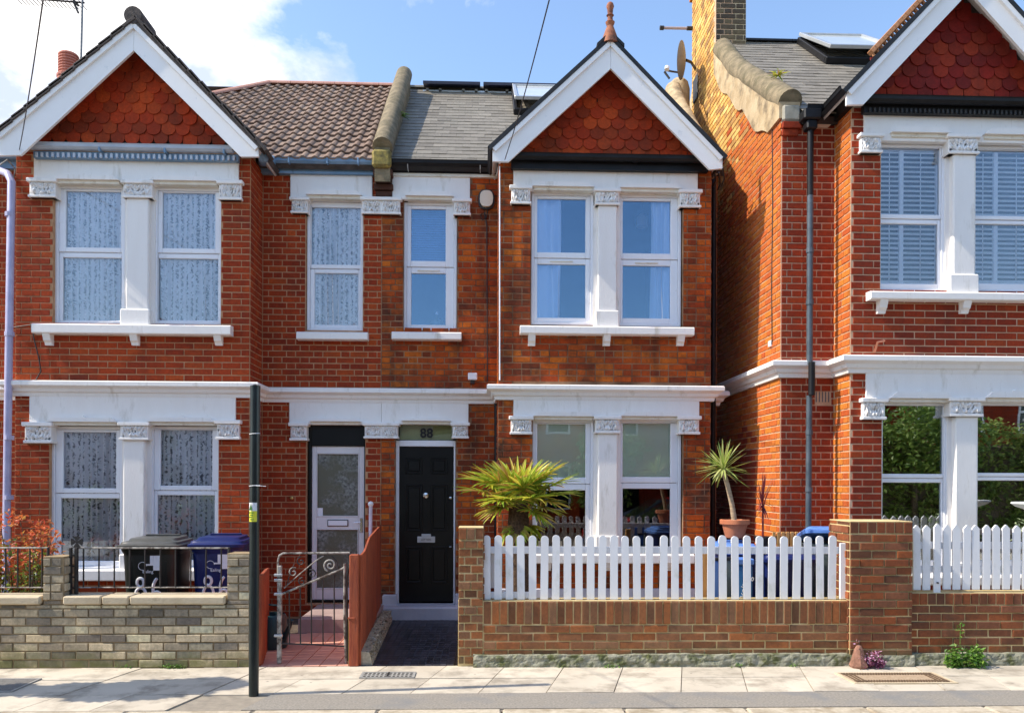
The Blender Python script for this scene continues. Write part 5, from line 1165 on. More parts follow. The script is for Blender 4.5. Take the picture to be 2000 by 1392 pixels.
t = thing('aerial_boom', 'short horizontal aerial boom sticking out of the yellow chimney wall', 'aerial', (XS, 12.2, 8.6))
a, b = P(1290, 55, 12.4), P(1349, 56, 12.4); MB().tube([a, b], .022, 8).build('boom', surf('pale_boom', (.38, .33, .36), (.45, .4, .42), 9, .5, 0), t); MB().tube([a+Vector((-.01, 0, 0)), a+Vector((.05, 0, 0))], .034, 8).build('boom_cap', IRON, t); MB().tube([b+Vector((-.06, 0, 0)), b+Vector((.03, 0, 0))], .032, 8).build('boom_clamp', IRON, t)
# shutters and blinds behind the windows of 90
def shutter(r, label):
    a = RC(*r, YRB); t = thing('window_shutter', label, 'shutter', ((a[0]+a[1])/2, YRB+.26, a[2])); yy = YRB+.115; xm = a[0]+(a[1]-a[0])*.41
    st = .022
    for (p, q) in ((a[0], xm), (xm, a[1])):
        L_ = MB().box(p, p+st, yy, yy+.03, a[2], a[3]).box(q-st, q, yy, yy+.03, a[2], a[3]).box(p+st, q-st, yy, yy+.03, a[2], a[2]+.03).box(p+st, q-st, yy, yy+.03, a[3]-.03, a[3]).build('shutter_panel', SHUT, t)
        mb = MB(); z = a[2]+.05
        while z < a[3]-.04:
            M = Matrix.Translation(((p+q)/2, yy+.015, z)) @ Matrix.Rotation(R(38), 4, 'X'); hw = (q-p)/2-st; mb.box(-hw, hw, -.024, .024, -.004, .004, 0, M); z += .052
        mb.build('louvres', SHUT, L_, kind='stuff'); MB().tube([((p+q)/2, yy-.012, a[2]+.06), ((p+q)/2, yy-.012, a[3]-.06)], .005, 5).build('tilt_rod', SHUT, L_)
    return t
shutter((1721, 280, 1844, 553), 'white louvred shutters filling the upstairs window next to the downpipe of the right hand house')
shutter((1904, 284, 2036, 553), 'white louvred shutters in the upstairs window at the right edge of the picture')
slatblind((1724, 788, 1851, 925), YRB, 'dark slatted blind in the ground floor window above the brick pier', DARKBL, .05, 30)
slatblind((1908, 788, 2038, 925), YRB, "dark slatted blind in the ground floor window above the pointed picket fence", DARKBL, .05, 30)
MB().box(XS-.03, XBL, YRM-.04, YRM, -.1, .12, .01).build('plinth', STONEL, house90)

# ---------------- roof objects of the left side
t = thing('chimney_pot', 'ribbed red chimney pot showing behind the left gable', 'chimney pot', (P(134, 145, 12).x, 12, P(134, 145, 12).z-.1))
pc = P(134, 150, 12); prf = []
for k in range(8): prf += [(.125, .04*k), (.14, .04*k+.012), (.14, .04*k+.028)]
MB().lathe([(.16, -.35), (.15, -.05), (.16, -.03), (.16, -.0)]+prf+[(.12, .33), (.10, .33), (.1, .2)], pc, 18).build('pot', surf('salmon_pot', (.42, .13, .09), (.52, .19, .13), 9, .8, .2), t)
st_ = MB().box(pc.x-.2, pc.x+.35, 11.8, 12.3, 6.0, pc.z-.32, .01).build('chimney_stack', B86, house86)
t = thing('television_aerial', 'thin television aerial on a tall mast behind the left gable', 'aerial', (P(158, 108, 12).x, 12, P(158, 108, 12).z))
MB().tube([P(158, 130, 12), P(161, 0, 12), P(161, -30, 12)], .016, 8).build('mast', surf('weathered_mast', (.16, .17, .18), (.22, .23, .24), 9, .5, 0), t)
m = MB().tube([P(18, -6, 12), P(165, 6, 12)], .013, 6)
for k in range(17): a = P(30+k*8, -5+k*.7, 12); m.tube([a+Vector((0, -.18, 0)), a+Vector((0, .18, 0))], .006, 5)
for yy in (-14, 12, 26): m.tube([P(143, 3, 12), P(150+(yy > 0)*3, yy, 12)], .016, 6)
m.build('boom', IRON, t)
for lab, a, b, r in (('overhead phone wire rising left from the blue guttered gable', P(38, 292, YB-.3), P(90, -40, 4.5), .006), ('overhead phone wire rising from the middle gable', P(986, 312, YB-.35), P(1078, -20, 5.0), .006)):
    tag(MB().tube([a.lerp(b, k/12)+Vector((0, 0, -.05*math.sin(math.pi*k/12))) for k in range(13)], r*.8, 6).build('phone_wire', IRON, None), lab, 'wire')

# ================================================================== FRONT GARDENS
# ground of the gardens
structure('garden_path', MB().box(XPW-2.3, P(745, 1200, 9).x-.5, 7.33, 8.95, -.019, -.004), PINKT)
x2 = P(686, 1300, YFW).x; x1 = P(520, 1300, YFW).x
gp_ = bpy.data.objects['garden_path']
for i in range(5):
    for j in range(7):
        xa = x1+(x2+.02-x1)*i/5; xb = x1+(x2+.02-x1)*(i+1)/5; ya_ = 7.33+.232*j
        MB().box(xa+.003, xb-.003, ya_+.003, ya_+.229, -.01, .006+random.uniform(-.001, .001), .002).build('quarry_tile', PINKT, gp_)
tag(MB().box(x1-.1, P(745, 1200, 9.4).x-.03, 8.96, YM+.15, -.05, .16, .01).build('entrance_step', surf('pinkish_step', (.30, .22, .20), (.38, .28, .25), 5, .8, .2), None), 'pinkish grey step in front of the white glazed door', 'step')
bp_ = structure('black_path', MB().box(P(752, 1190, 9.8).x, P(893, 1200, 9.8).x+.05, 7.33, 9.8, -.05, -.004), MOSW)
xa0, xb0 = P(712, 1297, 7.33).x, P(895, 1297, 7.33).x
xa0, xb0 = P(752, 1190, 9.8).x, P(893, 1200, 9.8).x+.05
mb = MB(); nx, ny = 14, 24
rr_m = random.Random(3)
for i in range(nx):
    for j in range(ny):
        mb.box(xa0+(xb0-xa0)*i/nx+.004, xa0+(xb0-xa0)*(i+1)/nx-.004, 7.33+2.46*j/ny+.004, 7.33+2.46*(j+1)/ny-.004, -.01, .003, 0)
mb.build('mosaic_tiles', MOSA, bp_, kind='stuff')
structure('garden_paving', MB().box(X88L-.1, 7.4, 7.6, 9.55, -.05, -.002), CONC)
structure('garden_bed', MB().box(-7, X86R, 7.6, 9.55, -.05, -.002), SOIL)
# kerb beside the dark path
q0, q1 = P(716, 1297, 7.4), P(752, 1195, 9.5)
kb = MB(); kb.add([(q0.x-.09, 7.36, 0), (q0.x+.06, 7.36, 0), (q1.x+.06, 9.75, 0), (q1.x-.06, 9.75, 0), (q0.x-.07, 7.36, .13), (q0.x+.03, 7.36, .12), (q1.x+.04, 9.75, .12), (q1.x-.05, 9.75, .13)], [(0, 1, 5, 4), (1, 2, 6, 5), (2, 3, 7, 6), (3, 0, 4, 7), (4, 5, 6, 7)])
path_kerb = tag(kb.build('path_edging', PEBB, None), 'low pebbled kerb between the red fence and the dark tiled path', 'kerb')
rp_ = random.Random(4); mb = MB()
for i in range(420):
    f = rp_.random(); x = q0.x+(q1.x-q0.x)*f+rp_.uniform(-.08, .05); y = 7.37+2.38*f; z = .125; 
    if rp_.random() < .5: z = rp_.uniform(.01, .12); x = q0.x+(q1.x-q0.x)*f+.055-.02*z/.12
    s_ = rp_.uniform(.006, .014); mb.box(x-s_, x+s_, y-s_, y+s_, z-s_, z+s_*.7, s_*.5)
mb.build('pebbles', PEBB, path_kerb, kind='stuff')

def front_wall(label, name='garden_wall', loc=(0, YFW, 0)): return thing(name, label, 'wall', loc)
# ---- left grey wall
gw = front_wall("low wall of grey stock bricks with a sandstone coping before the lace curtained house", loc=(P(240, 1300, YFW).x, YFW, 0))
lw = []; W0 = Wall((0, YFW, 0), 0); gx0, gx1 = -5.5, P(487, 1250, YFW).x; tw_ = YFW+.215
pl1 = (P(84, 1150, YFW).x, P(125, 1150, YFW).x); pl2 = (P(443, 1150, YFW).x, gx1)
zc, zp1, zp2 = P(280, 1180, YFW).z, P(105, 1087, YFW).z, P(465, 1081, YFW).z
core = MB().box(gx0, gx1-.005, YFW+.003, tw_-.003, -.1, zc, 0).build('wall_core', MGW, gw)
lay(W0, [(gx0, gx1, 0, zc)], [], core, BGW, lw, ln=.222, course=.0762)
for (a, b), zt in ((pl1, zp1), (pl2, zp2)):
    pc_ = MB().box(a+.004, b-.004, YFW+.003, tw_-.003, zc+.001, zt-.006).build('pillar_core', MGW, gw)
    lay(W0, [(a, b, zc, zt)], [], pc_, BGW, lw, ln=(b-a) if zt == zp1 else .222, course=.0762, bond='g')
    Wr = Wall((b, 0, 0), R(90)); lay(Wr, [(YFW+.004, tw_, zc, zt)], [], pc_, BGW, lw, ln=.215, course=.0762)
    MB().box(a, b, YFW, tw_, zt-.006, zt+.002, .002).build('pillar_top', MGW, gw)
Wr = Wall((gx1, 0, 0), R(90)); lay(Wr, [(YFW+.004, tw_, 0, zc)], [], core, BGW, lw, ln=.215, course=.0762)
finish_bricks(lw, gw, 300, jit=.007)
zct = P(280, 1163, YFW).z
for (a, b) in ((gx0, pl1[0]-.01), (pl1[1]+.005, P(200, 1170, YFW).x), (P(200, 1170, YFW).x+.008, P(232, 1170, YFW).x+.1), (P(232, 1170, YFW).x+.108, pl2[0]-.008)):
    if b-a > .1: MB().box(a, b, YFW-.035, tw_+.02, zc+.003, zct+random.uniform(-.003, .003), .012).build('coping_stone', COPE, gw)
# ---- iron railings on it
def railing(x0, x1, label, zt, zl, n, post=True):
    t = thing('iron_railing', label, 'railing', ((x0+x1)/2, YFW+.12, zct)); y = YFW+.12
    MB().tube([(x0, y, zt), (x1, y, zt)], .009, 6).build('top_rail', IRONW, t); MB().tube([(x0, y, zl), (x1, y, zl)], .007, 6).build('lower_rail', IRONW, t)
    for i in range(n): xx = x0+(x1-x0)*(i+.5)/n; MB().tube([(xx, y, zl), (xx, y, zt)], .007, 6).build('bar', IRON, t)
    for xx in (x0, x1): MB().tube([(xx, y, zct-.01), (xx, y, zt+.005)], .013, 6).build('rail_post', IRON, t)
    return t
rz, rl = P(280, 1070, YFW+.1).z, P(280, 1147, YFW+.1).z
railing(P(146, 1100, YFW+.1).x, pl2[0]-.02, "thin black iron railing on the grey wall in front of the bins", rz, rl, 10)
railing(gx0, pl1[0]-.02, "thin black iron railing on the grey wall in front of the red leaved shrub", rz, rl, 14)
t = thing('iron_post', 'black iron ladder post fixed beside the left brick pillar with a flared cross on top', 'post', (P(138, 1120, YFW).x, YFW+.1, zct))
a = P(133, 1120, YFW+.08); m = MB()
for dx in (0, .055): m.box(a.x+dx, a.x+dx+.02, YFW+.09, YFW+.12, zct-.01, rz+.005, .003)
for k in range(4): m.box(a.x+.02, a.x+.055, YFW+.095, YFW+.115, zct+.05+k*.1, zct+.065+k*.1)
m.build('post_frame', IRON, t)
cxp = P(150, 1058, YFW+.1); m = MB()
for k in range(4):
    M = Matrix.Translation((cxp.x, YFW+.1, cxp.z)) @ Matrix.Rotation(R(90*k+0), 4, 'Y'); m.prism([(0, 0), (.032, .048), (.012, .052), (-.012, .052), (-.032, .048)], 'y', -.006, .006, M)
m.tube([(cxp.x, YFW+.1, rz), (cxp.x, YFW+.1, cxp.z-.03)], .006, 6); m.build('cross_finial', IRON, t)

# ---- middle brown wall with pillar and pier
bw = front_wall("brown brick garden wall with a mossy cement foot below the rounded picket fence", loc=(P(1300, 1300, YFW).x, YFW, 0))
pa = (P(895, 1150, YFW).x, P(944, 1150, YFW).x); pier = (P(1656, 1150, YFW).x, P(1778, 1150, YFW).x)
zs, zs2 = P(1300, 1172, YFW).z, P(1300, 1219, YFW).z; zpa, zpr = P(920, 1030, YFW).z, P(1715, 1018, YFW).z; zpl = P(1300, 1272, YFW).z
mw = []
core = MB().box(pa[0], pier[0]-.003, YFW+.003, tw_, -.1, zs-.003).build('wall_core', MFW, bw)
lay(W0, [(pa[1], pier[0], 0.0, zs2)], [], core, BFW, mw, zoff=zs2-.0755*8, ln=.227)
lay_soldiers(W0, pa[1], pier[0]-.002, zs2, zs, core, BFW, mw)
pc_ = MB().box(pa[0]+.004, pa[1]-.004, YFW-.002, tw_+.03, -.1, zpa-.004).build('pillar_core', MFW, bw)
WP = Wall((0, YFW-.005, 0), 0)
lay(WP, [(pa[0], pa[1], 0, zpa-.115)], [], pc_, BFW, mw, bond='s', ln=(pa[1]-pa[0])*1.0/2 if 0 else .118, zoff=zpa-.115-.0755*20)
lay_soldiers(WP, pa[0], pa[1], zpa-.112, zpa, pc_, BFW, mw)
Wl = Wall((pa[1], 0, 0), R(90)); lay(Wl, [(YFW, tw_+.03, zs, zpa)], [], pc_, BFW, mw, zoff=zpa-.0755*20)
MB().box(pa[0], pa[1], YFW-.01, tw_+.035, zpa-.006, zpa+.004, .003).build('pillar_top', MFW, bw)
finish_bricks(mw, bw, 300, jit=.007)
pr2 = thing('brick_pier', 'thick square brown brick pier between the two white picket fences', 'pier', ((pier[0]+pier[1])/2, YFW, 0))
pb_ = []; pc_ = MB().box(pier[0]+.004, pier[1]-.004, YFW-.03, YFW+.40, -.1, zpr-.004).build('pier_core', MFW, pr2)
WQ = Wall((0, YFW-.036, 0), 0); lay(WQ, [(pier[0], pier[1], .0, zpr-.115)], [], pc_, BPR, pb_, zoff=zpr-.115-.0762*20, course=.0762, ln=.232)
lay_soldiers(WQ, pier[0], pier[1], zpr-.112, zpr, pc_, BPR, pb_, w_=.082)
Wl = Wall((pier[0], 0, 0), R(-90)); lay(Wl, [(-(YFW+.40), -(YFW-.03), 0, zpr)], [], pc_, BPR, pb_, zoff=zpr-.115-.0762*20, course=.0762)
MB().box(pier[0], pier[1], YFW-.035, YFW+.405, zpr-.006, zpr+.004, .003).build('pier_top', MFW, pr2)
finish_bricks(pb_, pr2, 300, jit=.007)
rw = front_wall('low brown brick wall at the right edge under the pointed picket fence', loc=(P(1900, 1300, YFW).x, YFW, 0))
rwb = []; zr, zr2 = P(1880, 1157, YFW).z, P(1880, 1181, YFW).z
core = MB().box(pier[1]+.002, 7.2, YFW+.003, tw_, -.1, zr-.003).build('wall_core', MFW, rw)
lay(W0, [(pier[1]+.003, 7.0, 0, zr2)], [], core, BPR, rwb, zoff=zr2-.0755*8); lay_soldiers(W0, pier[1]+.003, 7.0, zr2, zr, core, BPR, rwb, w_=.082)
finish_bricks(rwb, rw, 300, jit=.007)
# cement plinth, lumpy
def plinth(par, x0, x1, zt, seed, yo=.05):
    nx = int((x1-x0)*45); nz = 6; mb = MB(); vs_ = []
    for j in range(nz+2):
        for i in range(nx+1):
            x = x0+(x1-x0)*i/nx; v = min(j/nz, 1); top = zt*(1+.10*mnoise.noise(Vector((x*3, 0, seed)))+.05*mnoise.noise(Vector((x*17, 0, seed))))
            y = YFW-yo*(1-.25*v*v)+.014*mnoise.noise(Vector((x*14, v*3, seed)))+.006*mnoise.noise(Vector((x*50, v*9, seed)))
            if j == nz+1: y = YFW+.02; 
            vs_.append((x, y, top*v-.01*(j == 0)+(.008 if j == nz+1 else 0)))
    n = nx+1
    mb.add(vs_, [(j*n+i, j*n+i+1, (j+1)*n+i+1, (j+1)*n+i) for j in range(nz+1) for i in range(nx)])
    return mb.build('cement_plinth', RENDER, par, smooth=False)
plinth(bw, pa[0]+.14, pier[0], zpl-.02, 1); plinth(pr2, pier[0]-.01, pier[1]+.01, zpl-.03, 5, .075); plinth(rw, pier[1], 7.0, zpl-.02, 9)

# ---- picket fences
def picket_mesh(name, w_, h_, top, th=.02):
    if top == 'round': pts = [(-w_/2, 0), (w_/2, 0), (w_/2, h_-w_/2)]+[(w_/2*math.cos(math.pi*k/10), h_-w_/2+w_/2*math.sin(math.pi*k/10)) for k in range(1, 10)]+[(-w_/2, h_-w_/2)]
    else: pts = [(-w_/2, 0), (w_/2, 0), (w_/2, h_-.035), (.004, h_), (-.004, h_), (-w_/2, h_-.035)]
    return MB().prism(pts, 'y', 0, th).mesh(name, FENCEP)
pf1 = thing('picket_fence', 'white picket fence with rounded tops standing on the brown wall in front of the palm', 'fence', (P(1300, 1170, YFW+.08).x, YFW+.08, zs))
yf = YFW+.05; zt1 = P(1300, 1044, yf).z; pm = picket_mesh('picket', 14.6/213, zt1-zs-.012, 'round')
cxs = [951, 973, 995.5, 1018, 1040.5, 1063, 1085.6, 1108.7, 1131.5, 1154, 1176, 1199.7, 1221.7, 1244.8, 1267.9, 1296, 1319, 1342, 1366, 1389, 1412.6, 1436.6, 1460, 1484, 1508, 1531.5, 1556, 1579, 1602.5, 1625.6]
for i, c in enumerate(cxs): inst('picket', pm, pf1, (P(c, 1110, yf).x, yf+random.uniform(0, .002), zs+.004), (random.uniform(-.008, .008), random.uniform(-.013, .013), 0), (random.uniform(.97, 1.03), 1, random.uniform(.985, 1.008)))
xa, xb = P(945, 1100, yf).x, P(1655, 1100, yf).x
for ya, yb2 in ((1067, 1081),): a, b = P(1300, yb2, yf+.03).z, P(1300, ya, yf+.03).z; MB().box(xa, xb, yf+.023, yf+.053, a, b, .004).build('rail', FENCEP, pf1)
z_ = P(1300, 1160, yf).z; MB().box(xa, P(985, 1100, yf).x+.25, yf+.023, yf+.053, zs+.01, zs+.07, .004).build('rail', FENCEP, pf1)
MB().box(P(1640, 1100, yf).x, xb-.004, yf-.01, yf+.02, zs+.004, P(1650, 1060, yf).z, .004).build('end_board', FENCEP, pf1)
MB().box(P(958, 1100, yf).x, P(967, 1100, yf).x, yf+.06, yf+.12, zs+.10, P(960, 1080, yf).z, .004).build('fence_post', FENCEP, pf1)
pf2 = thing('picket_fence', 'white picket fence with pointed tops on the low wall right of the pier', 'fence', (P(1900, 1150, YFW+.08).x, YFW+.08, zr))
zt2 = P(1880, 1025, yf).z; zb2 = P(1880, 1151, yf).z; pm2 = picket_mesh('picket', 15/213, zt2-zb2, 'point')
cx2 = [1791.5, 1810, 1850, 1869, 1888, 1907, 1927, 1946.6, 1966, 1985.6, 2005, 2024, 2044, 2064, 2084, 2104]
for c in cx2: inst('picket', pm2, pf2, (P(c, 1100, yf).x, yf, zb2+random.uniform(-.004, .004)), (random.uniform(-.008, .008), random.uniform(-.014, .014), 0))
inst('picket', picket_mesh('picket', 13/213, zt2-zb2+.045, 'point'), pf2, (P(1829.5, 1100, yf).x, yf-.012, zb2-.03)).__setitem__('label', 'longer picket with a bolt')
for ya, yb2 in ((1058, 1072), (1105, 1118)): MB().box(P(1782, 1100, yf).x, 7, yf+.021, yf+.05, P(1880, yb2, yf).z, P(1880, ya, yf).z, .004).build('rail', FENCEP, pf2)
MB().tube([(P(1829, 1137, yf).x, yf-.03, P(1829, 1137, yf).z), (P(1829, 1137, yf).x, yf, P(1829, 1137, yf).z)], .008, 8).build('bolt', IRON, pf2)

# ---- red boarded fence between the two paths
rf = thing('boarded_fence', 'rust red boarded fence with a curved top between the two front paths', 'fence', (P(700, 1300, YFW).x, 8.5, 0))
fa, fb = P(705, 1297, 7.34), P(744, 1185, 9.9)
nB = 22
def fz(f): # curved top: low in front, sweeping up, level at the wall
    z0, z1 = P(700, 1082, 7.4).z, P(742, 1038, 9.8).z+.08
    if f < .10: return z0
    if f < .42: s_ = (f-.10)/.32; return z0+(z1-z0)*.72*(s_*s_*(3-2*s_))
    return z0+(z1-z0)*(.72+.28*(f-.42)/.58)
for i in range(nB):
    f0, f1 = i/nB, (i+1)/nB; g = .002
    p0, p1 = fa.lerp(fb, f0), fa.lerp(fb, f1); mb = MB(); e = .018
    vs_ = [(p0.x-e, p0.y+g, 0), (p0.x, p0.y+g, 0), (p1.x, p1.y-g, 0), (p1.x-e, p1.y-g, 0), (p0.x-e, p0.y+g, fz(f0)), (p0.x, p0.y+g, fz(f0)), (p1.x, p1.y-g, fz(f1)), (p1.x-e, p1.y-g, fz(f1))]
    MB().add(vs_, [(0, 1, 5, 4), (1, 2, 6, 5), (2, 3, 7, 6), (3, 0, 4, 7), (4, 5, 6, 7)]).build('fence_board', REDW, rf)
a = P(684, 1290, 7.34).x; b = fa.x-.02
zf = P(700, 1082, 7.34).z; zl_ = P(690, 1208, 7.34).z
MB().box(b-.085, b, 7.31, 7.39, 0, zf, .008).build('fence_post', ORW if 0 else REDW, rf)
MB().box(a-.015, b-.086, 7.32, 7.38, 0, zl_, .008).build('short_post', surf('ochre_brown_post', (.17, .11, .03), (.25, .15, .05), 6, .8, .3), rf)
MB().box(a-.02, b-.03, 7.305, 7.385, zl_+.001, zl_+.02, .006).build('post_cap', REDW, rf)
rf2 = thing('boarded_fence', 'short rust red fence panel right behind the black street pole', 'fence', (P(510, 1290, 7.6).x, 7.7, 0))
p0, p1 = P(506, 1300, 7.36), P(519, 1270, 8.3)
for i in range(8):
    f0, f1 = i/8, (i+1)/8; q0_, q1_ = p0.lerp(p1, f0), p0.lerp(p1, f1)
    z0 = P(515, 1120, 7.5).z-.02*i*(.2); 
    MB().box(q0_.x-.01, q0_.x+.012, q0_.y+.002, q1_.y-.002, 0, z0, .003).build('fence_board', REDW, rf2)
# ---- iron gate
gt = thing('garden_gate', 'ornate wrought iron gate with scrolls across the pink tiled path', 'gate', (P(612, 1290, YFW+.1).x, YFW+.1, 0))
gy = YFW+.12; g = lambda x, y: P(x, y, gy)
MB().box(g(546, 1200).x-.02, g(546, 1200).x+.02, gy-.02, gy+.02, 0.01, g(546, 1104).z, .006).build('gate_post', IRONW, gt)
MB().tube([g(543, 1140), g(543, 1095), g(546, 1084), g(553, 1080), g(570, 1080), g(683, 1079)], .010, 8).build('top_rail', IRONW, gt, smooth=True)
MB().tube([g(549, 1160), g(612, 1134), g(673, 1108)], .010, 8).build('sloping_rail', IRONW, gt)
MB().tube([g(673, 1100), g(673, 1210), g(676, 1296)], .012, 8).build('gate_stile', IRONW, gt)
MB().tube([g(684, 1095), g(677, 1130), g(679, 1290)], .010, 8).build('hanging_stile', IRON, gt)
MB().tube([g(549, 1256), g(612, 1258), g(680, 1262)], .007, 8).build('bottom_rail', IRON, gt)
for i, x in enumerate((565, 586.5, 608, 630.5, 652.5)):
    zt_ = 1160-(x-549)*.42; MB().tube([g(x, zt_), g(x+.5, 1258)], .0065, 6).build('gate_bar', IRON, gt)
def scroll(x, y, r, turns, st, dirn, thick=.006, name='scroll'):
    pts = []; n = int(26*turns)
    for k in range(n+1):
        f = k/n; rr__ = r*(1-f*.85); t_ = st+dirn*f*turns*2*math.pi; pts.append(g(x+rr__*math.cos(t_), y-rr__*math.sin(t_)))
    return MB().tube(pts, thick, 6).build(name, IRON if r < 10 else IRONW, gt, smooth=True)
scroll(645, 1103, 13, 1.6, R(250), -1, .009); scroll(588, 1096, 9, 1.2, R(90), 1); scroll(573, 1117, 10, 1.2, R(60), 1); scroll(590, 1135, 8, 1.2, R(80), 1); scroll(609, 1120, 9, 1.2, R(120), -1)
MB().tube([g(555, 1148), g(580, 1125), g(605, 1104), g(620, 1092), g(632, 1085)], .006, 6).build('scroll_stem', IRONW, gt, smooth=True)
MB().tube([g(560, 1145), g(566, 1120), g(575, 1100)], .005, 6).build('scroll_stem', IRON, gt, smooth=True)
MB().tube([g(652, 1128), g(661, 1110), g(658, 1095), g(648, 1085)], .005, 6).build('scroll_stem', IRON, gt, smooth=True)
m = MB()
for yy in (1122, 1132, 1159, 1240): m.box(g(546, yy).x-.045, g(546, yy).x+.03, gy-.03, gy+.0, g(546, yy).z-.012, g(546, yy).z+.012, .004)
m.build('gate_latch', ALU, gt)
# rail with ball near the doors
t = thing('ball_topped_rail', 'white painted post with a ball top beside the white glazed door', 'handrail', (P(724, 1040, 9.8).x, 9.8, 0))
a = P(723, 1045, 9.8); b = P(724, 987, 9.8); MB().tube([(a.x, 9.8, .1), (b.x, 9.8, b.z)], .022, 10).build('post', surf('mauve_white_paint', (.62, .56, .64), (.7, .64, .72), 9, .4, 0), t); MB().lathe([(.001, -.035), (.025, -.025), (.036, 0), (.025, .025), (.001, .035)], (b.x, 9.8, b.z+.02), 14).build('ball', PAINTW, t, smooth=True)
t = thing('watering_can', 'dark teal watering can tucked between the pole and the gate', 'watering can', (P(533, 1190, 8.2).x, 8.2, 0))
a = P(531, 1225, 8.2); MB().lathe([(.15, 0), (.16, .02), (.15, .30), (.13, .34), (.12, .34), (.12, .3)], (a.x, 8.2, 0), 16).build('can_body', surf('teal_plastic', (.01, .05, .06), (.015, .07, .08), 9, .4, 0), t, smooth=True); MB().tube([(a.x+.1, 8.2, .3), (a.x+.1, 8.2, .42), (a.x-.1, 8.2, .44), (a.x-.13, 8.2, .3)], .012, 6).build('handle', surf('teal_handle', (.01, .04, .05), rough=.4, bump=0), t); MB().tube([(a.x+.13, 8.15, .08), (a.x+.24, 8.05, .3)], [.03, .018], 8).build('spout', surf('teal_spout', (.01, .045, .055), rough=.4, bump=0), t)

